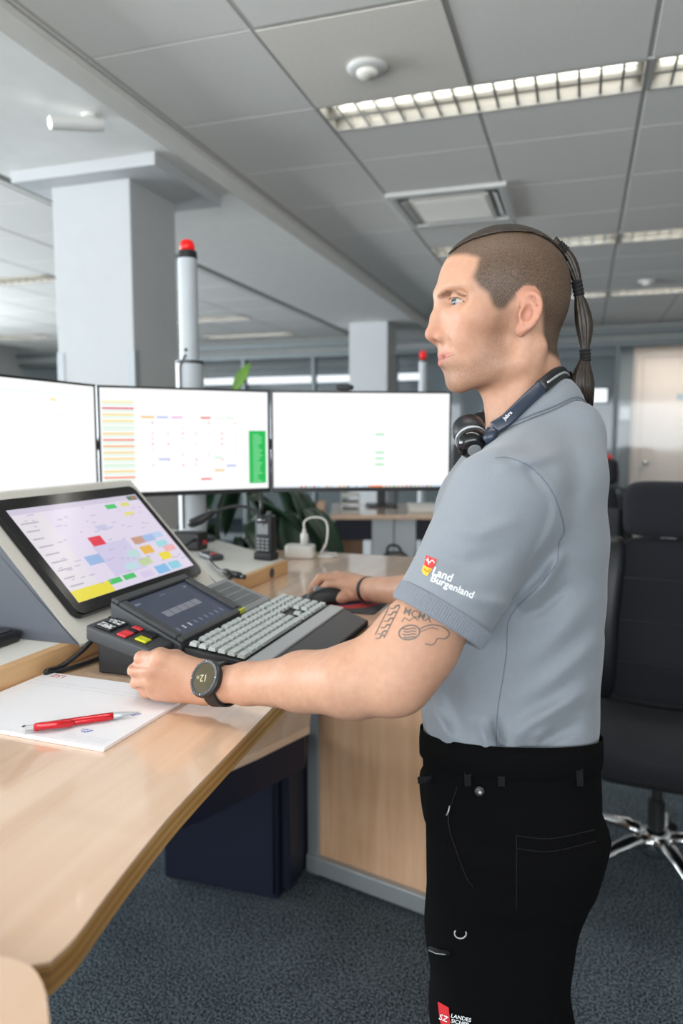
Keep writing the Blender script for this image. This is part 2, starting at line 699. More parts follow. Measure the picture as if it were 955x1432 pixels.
soffit = struct(room_obj(MB().box(-2.72, -1.775, -3.1, B_BACK, ZS, ZC + 0.09), 'trim_1', M['plaster'], bevel=0.004))
struct(room_obj(MB().box(-1.775, -1.760, -3.1, B_BACK, ZS + 0.075, ZC + 0.02), 'trim_2', M['plaster']))
struct(room_obj(MB().box(-2.79, -2.725, -3.1, B_BACK, ZS + 0.005, ZC + 0.02), 'trim_3', M['gap']))


def column(name, b0, cap):
    mb = MB().box(-2.503, -2.063, b0, b0 + 0.41, 0, ZS)
    o = struct(room_obj(mb, name, M['column'], bevel=0.006))
    # corner guards up to head height
    for a in (-2.506, -2.100):
        MB().box(a, a + 0.040, b0 - 0.004, b0 - 0.001, 0.0, 1.92).build('corner_guard', M['grey_plastic'], o)
    MB().box(-2.062, -2.057, b0 + 0.002, b0 + 0.035, 0.0, 1.92).build('corner_guard', M['frame_silver'], o)
    MB().box(-2.062, -2.057, b0 + 0.375, b0 + 0.408, 0.0, 1.86).build('corner_guard', M['frame_silver'], o)
    if cap:
        MB().box(-2.64, -1.85, b0 - 0.12, b0 + 0.52, ZS - 0.057, ZS).build('capital_slab', M['column'], o, bevel=0.004)
    return o


column('column_1', 3.12, True)
column('column_2', 7.98, False)

# ---- far glazed partition, header and walls
struct(room_obj(MB().box(-8.5, 5.0, B_BACK, B_BACK + 0.12, 2.60, ZC + 0.1), 'wall_back', M['wall_grey']))
hd = struct(room_obj(MB().box(-8.5, 5.0, B_BACK - 0.05, B_BACK + 0.0, 2.60, 2.655).box(-8.5, 5.0, B_BACK - 0.09, B_BACK, 2.74, 2.80), 'trim_4', M['frame_grey']))
win = struct(room_obj(MB().box(-8.5, 5.0, B_BACK + 0.03, B_BACK + 0.04, 0.1, 2.60), 'window_1', M['glass']))
for a in (-6.9, -5.75, -4.62, -3.56, -2.4, -1.2, -0.35, 0.38, 2.3, 4.0):
    MB().box(a - 0.025, a + 0.025, B_BACK - 0.02, B_BACK + 0.08, 0.0, 2.60).build('mullion', M['frame_grey'], win)
MB().box(-8.5, 5.0, B_BACK - 0.02, B_BACK + 0.08, 0.0, 0.1).build('bottom_rail', M['frame_grey'], win)
MB().box(-8.5, -1.9, B_BACK - 0.02, B_BACK + 0.02, 1.02, 1.06).build('transom', M['frame_grey'], win)
# corridor behind the glass: cream wall with a door at right, darker far wall with bright windows at left
BC = 11.0
wr = struct(room_obj(MB().box(0.47, 0.64, BC, 12.4, 0.0, 2.75), 'wall_corridor_end', M['wall_grey']))
struct(room_obj(MB().box(0.64, 5.0, BC, BC + 0.1, 0.0, 2.75), 'wall_corridor_cream', M['cream']))
MB().box(0.49, 0.62, BC - 0.012, BC - 0.001, 1.75, 1.92).build('switch_plate', M['white_plastic'], wr)
dr = struct(room_obj(MB().box(0.76, 2.1, BC - 0.04, BC - 0.002, 0.02, 2.58), 'door_1', M['cream'], bevel=0.004))
MB().lathe([(0.001, -0.05), (0.035, -0.045), (0.035, -0.03), (0.015, -0.025), (0.015, 0.0)], 16, (0.84, BC - 0.04, 1.15), 'y').build('knob', M['chrome'], dr, smooth=True)
MB().box(1.20, 1.42, BC - 0.05, BC - 0.041, 2.0, 2.09).build('name_plate', M['grey_plastic'], dr)
struct(room_obj(MB().box(0.68, 0.755, BC - 0.05, BC - 0.001, 0.0, 2.66).box(0.755, 2.15, BC - 0.05, BC - 0.001, 2.59, 2.66), 'trim_5', M['cream']))
cor = struct(room_obj(MB().box(-8.5, 0.47, 12.4, 12.5, 0, 2.9), 'wall_corridor', M['wall_grey']))
struct(room_obj(MB().box(-8.5, 5.0, B_BACK + 0.13, 12.4, 2.75, 2.82), 'ceiling_corridor', M['wall_white']))
for i, (a0, a1, z0, z1, mm) in enumerate(((-0.55, 0.35, 2.06, 2.26, 'lit_pane'), (-0.55, 0.18, 1.02, 1.85, 'blue_window'), (-7.2, -2.6, 2.47, 2.58, 'lit_pane'))):
    f = struct(room_obj(MB().box(a0 - 0.04, a1 + 0.04, 12.36, 12.395, z0 - 0.04, z1 + 0.04), 'window_%d' % (i + 2), M['frame_grey']))
    MB().box(a0, a1, 12.35, 12.358, z0, z1).build('pane', M[mm], f)

# ---- side walls, window wall behind the camera (daylight comes through these openings)
def window_wall(name, along, fixed, lo, hi, openings, z0, z1, thick=0.2):
    mb = MB()

    def bx(p0, p1, q0, q1):
        if along == 'b':
            mb.box(fixed, fixed + thick, p0, p1, q0, q1)
        else:
            mb.box(p0, p1, fixed, fixed + thick, q0, q1)
    bx(lo, hi, 0, z0)
    bx(lo, hi, z1, 2.95)
    cur = lo
    for s, e in openings:
        bx(cur, s, z0, z1)
        cur = e
    bx(cur, hi, z0, z1)
    return struct(room_obj(mb, name, M['wall_white']))


wl = window_wall('wall_left', 'b', -8.7, -3.2, 12.5, [(-2.9, 0.2), (0.35, 3.2), (3.35, 6.4)], 0.85, 2.65)
wb = window_wall('wall_rear', 'a', -3.4, -8.5, 5.0, [(-4.2, -1.2), (-1.05, 2.9)], 1.0, 2.7)
struct(room_obj(MB().box(5.0, 5.2, -3.2, 12.5, 0, 2.95), 'wall_right', M['wall_white']))

# ================================================================== CEILING FITTINGS
def blade_profile(mb, length, h=0.045, w=0.010):
    """louvre blade across the fitting: a slim V"""
    return mb.prism([(-w, 0), (0, -h), (w, 0)], -length / 2, length / 2)


light_parts = {}


def louvred_light(a0, b0, ln, label):
    W = 0.25
    root = thing('ceiling_light', label, 'ceiling light', R(a0, b0, ZC + 0.0), RZ, 'louvred ceiling lights')
    if not light_parts:
        # recessed housing: sides, ends and reflector top, open at the bottom
        mb = MB()
        mb.box(0, ln, 0, 0.006, -0.006, 0.07)
        mb.box(0, ln, W - 0.006, W, -0.006, 0.07)
        mb.box(0, 0.006, 0, W, -0.006, 0.07)
        mb.box(ln - 0.006, ln, 0, W, -0.006, 0.07)
        mb.box(0, ln, 0, W, 0.066, 0.072)
        light_parts['housing'] = mb.build('housing', M['alu_dark'], root)
        mb = MB().box(0.008, ln - 0.008, W / 2 - 0.006, W / 2 + 0.006, -0.003, 0.045)
        light_parts['rail'] = mb.build('centre_rail', M['alu'], root, bevel=0.002, seg=1)
        for i, y in enumerate((0.0655, W - 0.0655)):
            t = MB().lathe([(0.004, 0.03), (0.013, 0.04), (0.013, ln - 0.04), (0.004, ln - 0.03)], 14, (0, y, 0.042), 'x').build('tube', M['tube'], root, smooth=True)
            light_parts['tube%d' % i] = t
        mb = MB()
        for y0, y1 in ((0.008, W / 2 - 0.007), (W / 2 + 0.007, W - 0.008)):
            mb.add([(-0.005, y0, 0.0), (0.005, y0, 0.0), (0.0012, y0, 0.04), (-0.0012, y0, 0.04),
                    (-0.005, y1, 0.0), (0.005, y1, 0.0), (0.0012, y1, 0.04), (-0.0012, y1, 0.04)],
                   [(0, 1, 2, 3), (7, 6, 5, 4), (0, 4, 5, 1), (1, 5, 6, 2), (2, 6, 7, 3), (3, 7, 4, 0)])
        light_parts['blade'] = mb.build('louvre_blade', M['alu'], root)
        light_parts['blade'].location = (ln / 16, 0, -0.002)
        ks = range(2, 16)
    else:
        for k in ('housing', 'rail', 'tube0', 'tube1'):
            instance(light_parts[k], root)
        ks = range(1, 16)
    ld = bpy.data.lights.get('louvre_lamp')
    if ld is None:
        ld = bpy.data.lights.new('louvre_lamp', 'AREA')
        ld.shape = 'RECTANGLE'
        ld.size, ld.size_y = ln - 0.06, W - 0.05
        ld.energy = 4.7
        ld.color = (1.0, 0.965, 0.92)
        ld.spread = math.radians(125)
    lo = bpy.data.objects.new('lamp_light', ld)
    COL.objects.link(lo)
    lo.parent = root
    lo.location = (ln / 2, W / 2, 0.060)
    for k in ks:
        instance(light_parts['blade'], root, (ln * k / 16, 0, -0.002))
    return root


for l in LIGHTS:
    louvred_light(*l)


def smoke_detector(a, b, z, s, label):
    root = thing('smoke_detector', label, 'detector', R(a, b, z), RZ, 'round ceiling detectors')
    MB().lathe([(0.001, 0.0), (0.075 * s, 0.0), (0.075 * s, -0.006 * s), (0.062 * s, -0.014 * s), (0.05 * s, -0.016 * s)], 32).build('base_ring', M['white_plastic'], root, smooth=True)
    MB().lathe([(0.040 * s, -0.014 * s), (0.040 * s, -0.024 * s), (0.034 * s, -0.032 * s), (0.001, -0.034 * s)], 32).build('sensor_cap', M['ceiling_tile_warm'], root, smooth=True)
    return root


smoke_detector(-0.79, 2.74, ZC - 0.010, 1.0, 'round white smoke detector on the warm ceiling tile before the big light')
smoke_detector(0.50, 7.08, ZC - 0.005, 1.0, 'small round detector on the far ceiling at right near the hair tail')

# ceiling ventilation cassette
v0, v1, w0, w1 = VENT
root = thing('ventilation_cassette', 'square white air cassette in the ceiling above the man\'s forehead', 'air vent', R((v0 + v1) / 2, (w0 + w1) / 2, ZC), RZ)
hw = 0.335
mb = MB()
for x0, x1, y0, y1 in ((-hw, hw, -hw, -hw + 0.05), (-hw, hw, hw - 0.05, hw), (-hw, -hw + 0.05, -hw + 0.05, hw - 0.05), (hw - 0.05, hw, -hw + 0.05, hw - 0.05)):
    mb.box(x0, x1, y0, y1, -0.022, 0.004)
mb.build('outer_frame', M['white_plastic'], root, bevel=0.006)
MB().box(-hw + 0.04, hw - 0.04, -hw + 0.04, hw - 0.04, -0.004, 0.003).build('recess', M['mid_grey'], root)
MB().box(-0.225, 0.225, -0.225, 0.225, -0.020, -0.006).build('grille_panel', M['ceiling_tile_warm'], root, bevel=0.004)
for k in range(12):
    y = -0.19 + 0.38 * k / 11
    (MB().box(-0.2, 0.2, y - 0.006, y + 0.006, -0.025, -0.020) if k == 0 else MB().box(-0.2, 0.2, y - 0.006, y + 0.006, -0.025, -0.020)).build('grille_slat', M['ceiling_tile'], root)
for i in range(4):
    fl = MB().box(-0.21, 0.21, -0.018, 0.018, -0.003, 0.003).build('air_flap', M['white_plastic'], root, bevel=0.002, seg=1)
    an = i * math.pi / 2
    fl.location = (0.256 * math.cos(an), 0.256 * math.sin(an), -0.012)
    fl.rotation_euler = Euler((0.5, 0, an + math.pi / 2))

# small spot on the soffit
sp = thing('ceiling_spot', 'small white ceiling spot with a bright lens on the soffit', 'spotlight', R(-1.89, 2.60, ZS), RZ)
MB().lathe([(0.001, 0.0), (0.03, 0.0), (0.03, -0.012), (0.001, -0.012)], 20).build('mount', M['white_plastic'], sp, smooth=False)
ang = Matrix.Rotation(math.radians(-8), 4, 'Y')
body = MB()
body.lathe([(0.001, 0.03), (0.024, 0.03), (0.026, 0.0), (0.026, -0.17), (0.022, -0.175), (0.022, -0.16), (0.001, -0.16)], 20, (0, 0, 0), 'x')
bo = body.build('barrel', M['white_plastic'], sp, smooth=False, loc=(0.02, 0, -0.040), rot=(0, math.radians(-10), math.radians(52)))
ln = MB().lathe([(0.001, -0.174), (0.016, -0.172), (0.020, -0.165)], 16, (0, 0, 0), 'x').build('lens', emission_mat('spot_lens', (1, 0.97, 0.93, 1), 4.0), sp, smooth=True, loc=(0.02, 0, -0.040), rot=(0, math.radians(-10), math.radians(52)))
# ================================================================== WORKSTATION (drawn in the room frame)
ZD = 1.12      # raised desk top
ZH = 1.155     # shelf board lying on it
TH = 0.026


def desk_top(name, outline, z, label):
    root = thing(name, label, 'desk', (0, 0, 0), RZ)
    MB().prism(outline, z - 0.003, z).build('veneer_top', M['beech'], root)
    n = 5
    h = (TH - 0.003) / n
    for i in range(n):
        MB().prism(outline, z - 0.003 - (i + 1) * h, z - 0.003 - i * h).build('ply_layer', M['ply'] if i % 2 == 0 else M['ply_dark'], root)
    return root


front = spline([(-0.357, 0.411), (-0.357, 0.44), (-0.366, 0.492), (-0.376, 0.557), (-0.386, 0.638), (-0.395, 0.77), (-0.404, 0.914), (-0.413, 1.10),
                (-0.413, 1.279), (-0.388, 1.478), (-0.34, 1.70), (-0.30, 2.0), (-0.30, 2.25)], 5)
outline = [(p.x, p.y) for p in [Vector((q[0], q[1], 0)) if not hasattr(q, 'z') else q for q in front]] if False else [(p[0], p[1]) for p in front]
outline += [(-0.34, 2.29), (-1.75, 2.29), (-1.75, 0.40), (-0.42, 0.395), (-0.375, 0.398)]
desk = desk_top('raised_desk', outline, ZD, 'raised beech desk top with plywood edge where the hands rest')
# lifting legs and frame below
MB().box(-1.7, -1.5, 0.6, 2.1, ZD - TH - 0.05, ZD - TH).build('under_frame', M['dark_grey'], desk, bevel=0.004, seg=1)
for b in (0.75, 1.95):
    MB().box(-1.70, -1.60, b - 0.05, b + 0.05, 0.02, ZD - TH - 0.05).build('lifting_leg', M['grey_plastic'], desk, bevel=0.004, seg=1)
    MB().box(-1.74, -1.45, b - 0.04, b + 0.04, 0.0, 0.03).build('foot_bar', M['dark_grey'], desk, bevel=0.004, seg=1)

# side wing nearest to the camera, rounded corner
def room_of(p):
    return (p.x * C18 - p.y * S18, p.x * S18 + p.y * C18)


wz = ZD + 0.012
w = [(-0.20, -0.1)] + [(p[0], p[1]) for p in spline([room_of(atz(x, y, wz)) + (0,) for x, y in ((74, 1470), (69, 1432), (66, 1400), (59, 1374), (46, 1354), (26, 1343), (0, 1337))], 4)] + [(-0.9, 0.43), (-1.6, 0.43), (-1.6, -0.1)]
wing = desk_top('desk_wing', w, ZD + 0.012, 'beech desk wing with a rounded corner at the lower left frame edge')
for b in (0.0, 0.3):
    MB().box(-1.2, -1.1, b - 0.04, b + 0.04, 0.0, ZD + 0.012 - TH).build('support_leg', M['grey_plastic'], wing, bevel=0.004, seg=1)

# shelf board: light laminate with a beech lip
shelf_poly = [(-0.832, 0.42), (-0.812, 0.90), (-0.780, 1.905), (-1.40, 2.42), (-1.75, 2.42), (-1.75, 0.42)]
sh = thing('shelf_board', 'pale grey shelf board with beech front edge lying on the raised desk', 'shelf', (0, 0, 0), RZ)
MB().prism(shelf_poly, ZD + 0.001, ZH - 0.006).build('board', M['beech_edge'], sh)
MB().prism(shelf_poly, ZH - 0.006, ZH).build('laminate_top', M['laminate'], sh)
MB().prism([(-0.8305, 0.42), (-0.8105, 0.90), (-0.7785, 1.907), (-0.7965, 1.907), (-0.8285, 0.90), (-0.8485, 0.42)], ZD + 0.001, ZH + 0.0005).build('front_lip', M['beech_edge'], sh)
hole = MB().lathe([(0.001, 0), (0.012, 0.001), (0.014, 0.003)], 16, (0, 0, 0), 'x').build('grommet', M['dark_grey'], sh)
hole.location = (-0.7835, 1.80, ZD + 0.018)

# lower fixed desk, navy pedestal, end panel
low = thing('lower_desk', 'lower beech desk with navy apron seen below the raised desk edge', 'desk', (0, 0, 0), RZ)
ZL = 0.645
lp = [(-0.745, 1.985), (-0.78, 2.09), (-1.7, 2.09), (-1.7, 0.9), (-1.30, 0.9), (-1.15, 1.2), (-0.95, 1.50), (-0.885, 1.612), (-0.82, 1.77)]
MB().prism(lp, ZL - 0.022, ZL).build('desk_top', M['beech'], low)
ap = [(-0.760, 1.985), (-0.79, 2.08), (-1.69, 2.08), (-1.69, 0.92), (-1.31, 0.92), (-1.165, 1.21), (-0.965, 1.51), (-0.9, 1.62), (-0.835, 1.78)]
MB().prism(ap, ZL - 0.13, ZL - 0.022).build('apron', M['navy'], low)
ped = thing('navy_pedestal', 'dark navy pedestal cabinet standing under the lower desk', 'cabinet', R(-0.895, 2.086, 0), RZ)
MB().box(-0.42, 0.0, 0.0, 0.42, 0.0, ZL - 0.135).build('carcass', M['navy'], ped, bevel=0.004, seg=1)
MB().box(0.0, 0.03, 0.03, 0.40, 0.02, ZL - 0.14).build('front_panel', M['navy'], ped, bevel=0.003, seg=1)
MB().box(-0.41, -0.01, -0.016, 0.0, 0.02, 0.46).build('side_panel', M['navy'], ped, bevel=0.003, seg=1)

p0, p1 = atz(430, 1220, 0), atz(595, 1283, 0)
d = (p1 - p0)
L_ = d.length
panel = thing('end_panel', 'beech end panel in a silver metal frame behind the man', 'panel', p0, math.atan2(d.y, d.x))
ZP = 0.74
MB().box(0.045, 0.69, 0.012, 0.030, 0.075, ZP - 0.012).build('beech_infill', M['beech_panel'], panel)
MB().box(0.0, 0.045, 0.0, 0.045, 0.0, ZP - 0.10).build('frame_post', M['frame_silver'], panel, bevel=0.004)
MB().box(0.69, 0.735, 0.0, 0.045, 0.0, ZP).build('frame_post', M['frame_silver'], panel, bevel=0.004)
MB().box(0.0, 0.735, -0.012, 0.045, 0.012, 0.075).build('bottom_rail', M['frame_silver'], panel, bevel=0.006)
MB().box(0.045, 0.69, -0.004, 0.040, ZP - 0.012, ZP + 0.012).build('top_edge', M['beech_edge'], panel, bevel=0.003)
MB().box(-0.10, 0.05, -0.02, 0.07, ZP - 0.10, ZP - 0.075).build('post_cap', M['navy'], panel, bevel=0.006)
MB().box(-0.11, 0.01, 0.0, 0.06, ZP - 0.075, ZP - 0.03).build('bracket', M['grey_plastic'], panel, bevel=0.006)

# ================================================================== MONITORS
screen_bright = screen_mat('monitor_screen', 0.585)
screen_touch = screen_mat('touch_screen', 0.52, 0.4)


def rgb(r, g, b):
    return srgb(r, g, b)[:3]


def monitor(label, left, right, ztop, zbot, quads, wtot=None, base=(1, 1, 1)):
    """left / right: world (x, y) of the lower corners seen from the front"""
    l, r = Vector((left[0], left[1], 0)), Vector((right[0], right[1], 0))
    d = r - l
    w = wtot or d.length
    root = thing('monitor', label, 'monitor', (l.x, l.y, 0), math.atan2(d.y, d.x), 'three bright desk monitors')
    bz = 0.006
    MB().box(0, w, 0.0, 0.022, zbot, ztop).build('housing', M['black_plastic'], root, bevel=0.003)
    MB().box(0.12, w - 0.12, 0.022, 0.05, zbot + 0.06, ztop - 0.06).build('rear_cover', M['black_plastic'], root, bevel=0.01)
    mb = MB()
    for x0, x1, z0, z1 in ((0, w, zbot, zbot + 0.013), (0, w, ztop - bz, ztop), (0, bz, zbot + 0.013, ztop - bz), (w - bz, w, zbot + 0.013, ztop - bz)):
        mb.box(x0, x1, -0.004, 0.0, z0, z1)
    mb.build('bezel', M['black_plastic'], root)
    print_mesh('screen', quads, (bz, -0.002, zbot + 0.013), (w - 2 * bz, 0, 0), (0, 0, ztop - zbot - bz - 0.013), (0, -1, 0), screen_bright, root, base)
    return root


rnd = random.Random(3)
# left monitor: pale map
q = []
for i in range(60):
    x, y = rnd.uniform(0.35, 0.98), rnd.uniform(0.08, 0.8)
    s = rnd.uniform(0.004, 0.03)
    q.append((x, y, x + s, y + s * 0.7, rnd.choice([(0.86, 1.0, 0.9), (0.93, 0.98, 1.0), (0.9, 0.97, 0.93), (1, 0.93, 0.93)])))
q += [(0.66, 0.845, 0.70, 0.865, (1.0, 0.85, 0.45)), (0.0, 0.90, 1, 0.915, (0.9, 0.95, 0.98)), (0.80, 0.36, 0.82, 0.37, (1, 0.75, 0.75))]
pl1, pl0 = atY(136.5, 690, 2.02), atY(0, 525, 1.69)
dirL = Vector((pl0.x - pl1.x, pl0.y - pl1.y, 0)).normalized()
LM = (pl1.x + dirL.x * 0.53, pl1.y + dirL.y * 0.53)
ZT, ZB = 1.643, 1.333
monitor('bright monitor with a pale map, cut by the left frame edge', LM, (pl1.x, pl1.y), ZT, ZB, q, base=(0.99, 1.0, 0.99))
# middle monitor: rows at left, timeline, green list
q = []
cols = [rgb(255, 214, 120), rgb(250, 120, 80), rgb(210, 240, 215), rgb(250, 240, 170), rgb(226, 60, 100), rgb(250, 170, 90), rgb(220, 245, 225), rgb(245, 110, 90), rgb(255, 225, 130)]
for i in range(26):
    y = 0.86 - i * 0.030
    c = rnd.choice(cols) if i % 2 == 0 else rgb(236, 248, 238)
    q.append((0.012, y, 0.185, y + (0.015 if i % 2 == 0 else 0.028), c))
for x0, x1, c in ((0.225, 0.30, rgb(250, 190, 60)), (0.315, 0.38, rgb(170, 190, 245)), (0.40, 0.465, rgb(240, 170, 235)), (0.575, 0.635, rgb(240, 60, 50)), (0.66, 0.71, rgb(235, 250, 235)), (0.73, 0.78, rgb(220, 245, 225))):
    q.append((x0, 0.72, x1, 0.735, c))
for x in (0.285, 0.375, 0.46, 0.54, 0.62, 0.70, 0.785):
    for k in range(9):
        if rnd.random() < 0.55:
            y = 0.25 + k * 0.052
            q.append((x, y, x + 0.008, y + 0.016, rnd.choice([rgb(240, 130, 130), rgb(250, 190, 190), rgb(225, 225, 240)])))
q += [(0.57, 0.105, 0.635, 0.12, rgb(240, 70, 60)), (0.655, 0.19, 0.715, 0.205, rgb(250, 190, 80)), (0.73, 0.235, 0.79, 0.25, rgb(170, 180, 240)),
      (0.655, 0.32, 0.70, 0.332, rgb(190, 240, 210)), (0.32, 0.31, 0.385, 0.325, rgb(180, 190, 245)), (0.875, 0.055, 0.985, 0.60, rgb(40, 190, 90))]
for k in range(19):
    q.append((0.90, 0.075 + k * 0.0265, 0.93 + 0.03 * rnd.random(), 0.083 + k * 0.0265, rgb(170, 235, 190)))
ml, mr = atY(140, 690, 2.035), atY(377.5, 688, 2.27)
monitor('middle bright monitor with colour rows and a green list', (ml.x, ml.y), (mr.x, mr.y), ZT, ZB, q)
# right monitor: almost empty page, taskbar
q = [(0.575, y, 0.625, y + 0.016, rgb(150, 230, 170)) for y in (0.555, 0.362, 0.300, 0.235)]
q.append((0.0, 0.0, 1.0, 0.018, rgb(225, 232, 240)))
for k in range(34):
    x = 0.15 + k * 0.024
    q.append((x, 0.002, x + 0.013, 0.016, rnd.choice([rgb(90, 110, 150), rgb(220, 170, 70), rgb(120, 190, 120), rgb(230, 240, 250), rgb(200, 90, 80), rgb(150, 200, 230)])))
q.append((0.55, 0.001, 0.62, 0.017, rgb(250, 130, 60)))
rl, rr = atY(380, 688, 2.27), atY(629, 685, 2.33)
monitor('right bright monitor with an almost empty white page beside the man\'s chest', (rl.x, rl.y), (rr.x, rr.y), ZT, ZB, q)

# monitor column with red beacon, stands behind the middle monitor
PY = 2.46
px_ = atY(265, 500, PY).x
mast = thing('beacon_mast', 'tall grey monitor mast topped by a red beacon, in front of the column', 'beacon', (px_, PY, 0))
zt = atY(265, 362, PY).z
MB().lathe([(0.031, 1.30), (0.031, zt), (0.001, zt)], 28).build('upper_tube', M['grey_plastic'], mast, smooth=False)
zc = atY(265, 506, PY).z
MB().lathe([(0.045, ZH + 0.002), (0.045, zc), (0.04, zc + 0.005), (0.03, zc + 0.005)], 28).build('lower_tube', M['grey_plastic'], mast, smooth=False)
MB().lathe([(0.047, zc - 0.008), (0.047, zc + 0.002), (0.031, zc + 0.004)], 28).build('collar', M['dark_grey'], mast)
MB().lathe([(0.0, 0.004), (0.006, 0.004), (0.006, 0.0)], 12, (-0.005, -0.032, zc + 0.035), 'y').build('clamp_screw', M['black_plastic'], mast)
z1 = atY(265, 352, PY).z
MB().lathe([(0.028, zt - 0.004), (0.032, zt), (0.030, z1), (0.024, z1 + 0.003)], 24).build('beacon_base', M['black_plastic'], mast)
z2 = atY(265, 336, PY).z
MB().lathe([(0.024, z1), (0.024, z1 + (z2 - z1) * 0.5), (0.020, z2 - 0.004), (0.014, z2), (0.001, z2 + 0.001)], 24).build('beacon_lens', M['red_lens'], mast, smooth=True)
MB().tube([(-0.022, -0.044, 1.2), (-0.022, -0.046, zc - 0.02), (-0.006, -0.036, zc + 0.02)], 0.003, 6).build('mast_cable', M['black_plastic'], mast)
MB().lathe([(0.075, ZH + 0.001), (0.075, ZH + 0.012), (0.047, ZH + 0.02)], 28).build('mast_foot', M['dark_grey'], mast)
for (x0_, y0_), (x1_, y1_) in ((LM, (pl1.x, pl1.y)), ((ml.x, ml.y), (mr.x, mr.y)), ((rl.x, rl.y), (rr.x, rr.y))):
    dn = Vector((x1_ - x0_, y1_ - y0_, 0)).normalized()
    bk_ = Vector((-dn.y, dn.x, 0))
    if bk_.y < 0 and abs(bk_.y) > abs(bk_.x):
        bk_ = -bk_
    c_ = Vector(((x0_ + x1_) / 2 - px_, (y0_ + y1_) / 2 - PY, 1.485)) + bk_ * 0.055
    el_ = (c_ + bk_ * 0.08)
    MB().tube(spline([(0, 0, 1.47), el_ * 0.6 + Vector((0, 0, 1.475 * 0.4)), el_, c_], 5), 0.016, 10).build('monitor_arm', M['dark_grey'], mast, smooth=True)

# ================================================================== TOUCH SCREEN CONSOLE
BL = Vector((-0.4545, 1.238, 1.19))
EX = Vector((S18, C18, 0))
UP = Vector((-C18 * 0.1827, S18 * 0.1827, 0.194)).normalized()
NR = EX.cross(UP).normalized()
if NR.x < 0:
    NR = -NR
con = thing('touch_console', 'slanted touch screen console with colour fields on the shelf board', 'touch screen', (0, 0, 0))


def tp(x, y, n=0.0):
    return BL + EX * x + UP * y + NR * n


# wedge housing
wl_, wr_, wb_, wt_ = -0.030, 0.475, -0.047, 0.292
sgn = -0.006
c_fb, c_ft = tp(wl_, wb_, sgn), tp(wl_, wt_, sgn)
d_fb, d_ft = tp(wr_, wb_, sgn), tp(wr_, wt_, sgn)
back = Vector((-C18, S18, 0))
mb = MB()
bk = 0.16
fb0 = Vector((c_fb.x, c_fb.y, ZH + 0.001))
fb1 = Vector((d_fb.x, d_fb.y, ZH + 0.001))
t0b = c_ft + back * 0.03
t1b = d_ft + back * 0.03
b0 = Vector((t0b.x, t0b.y, ZH + 0.001)) + back * 0.10
b1 = Vector((t1b.x, t1b.y, ZH + 0.001)) + back * 0.10
mb.add([c_fb, d_fb, d_ft, c_ft, fb0, fb1, t0b, t1b, b0, b1],
       [(0, 1, 2, 3), (3, 2, 7, 6), (6, 7, 9, 8), (4, 8, 9, 5), (0, 4, 5, 1)], 0)
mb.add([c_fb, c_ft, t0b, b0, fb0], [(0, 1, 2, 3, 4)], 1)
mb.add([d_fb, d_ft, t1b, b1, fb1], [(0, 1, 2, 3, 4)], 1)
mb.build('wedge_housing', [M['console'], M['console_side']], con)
# display slab with rounded corners
out = rounded_rect(0, 0.44, 0, 0.266, 0.018)
mb = MB()
n = len(out)
mb.add([tp(x, y, -0.004) for x, y in out] + [tp(x, y, 0.007) for x, y in out] + [tp(0.22 + (x - 0.22) * 0.992, 0.133 + (y - 0.133) * 0.988, 0.009) for x, y in out],
       [tuple(range(n - 1, -1, -1)), tuple(range(2 * n, 3 * n))] + [(i, (i + 1) % n, n + (i + 1) % n, n + i) for i in range(n)]
       + [(n + i, n + (i + 1) % n, 2 * n + (i + 1) % n, 2 * n + i) for i in range(n)])
mb.build('display_slab', M['black_gloss'], con)
# picture
q = [(0.0, 0.94, 1.0, 1.0, rgb(214, 206, 226)), (0.90, 0.93, 0.99, 0.985, rgb(80, 130, 100)), (0.93, 0.95, 0.99, 0.97, rgb(200, 120, 110)),
     (0.0, 0.08, 0.20, 0.93, rgb(234, 228, 236))]
cells = [  # x, y, w, h, colour (fractions of the picture)
    (0.355, 0.48, 0.10, 0.105, (232, 60, 80)), (0.235, 0.30, 0.115, 0.10, (160, 190, 232)), (0.0, 0.0, 0.27, 0.115, (240, 226, 70)),
    (0.27, 0.065, 0.095, 0.055, (80, 200, 110)), (0.385, 0.065, 0.095, 0.055, (80, 200, 110)), (0.665, 0.86, 0.09, 0.055, (80, 205, 110)), (0.80, 0.865, 0.075, 0.05, (226, 222, 130)),
    (0.77, 0.75, 0.085, 0.04, (238, 226, 130)), (0.66, 0.40, 0.10, 0.085, (205, 160, 140)), (0.76, 0.40, 0.10, 0.085, (170, 196, 240)), (0.86, 0.42, 0.09, 0.07, (190, 215, 245)),
    (0.67, 0.27, 0.10, 0.095, (240, 190, 80)), (0.83, 0.30, 0.105, 0.085, (170, 225, 235)), (0.54, 0.27, 0.10, 0.085, (196, 226, 226)),
    (0.585, 0.155, 0.10, 0.085, (200, 220, 160)), (0.78, 0.155, 0.10, 0.09, (245, 226, 70)), (0.86, 0.235, 0.11, 0.075, (245, 185, 190)),
    (0.46, 0.155, 0.10, 0.07, (196, 228, 235)), (0.66, 0.02, 0.115, 0.095, (140, 195, 240)), (0.79, 0.025, 0.105, 0.09, (150, 215, 235)), (0.52, 0.03, 0.10, 0.07, (222, 208, 240)),
    (0.34, 0.13, 0.28, 0.36, (216, 208, 238)), (0.47, 0.64, 0.09, 0.055, (205, 205, 235))]
for x, y, w_, h_, c in sorted(cells, key=lambda e: -e[2] * e[3]):
    q.append((x, y, x + w_, y + h_, rgb(*c)))
for i in range(70):
    x, y = rnd.uniform(0.02, 0.95), rnd.uniform(0.05, 0.92)
    q.append((x, y, x + rnd.uniform(0.015, 0.045), y + 0.010, rgb(196, 186, 214)))
for k in range(9):
    q.append((0.02, 0.15 + k * 0.085, 0.09 + 0.05 * rnd.random(), 0.165 + k * 0.085, rgb(188, 182, 196)))
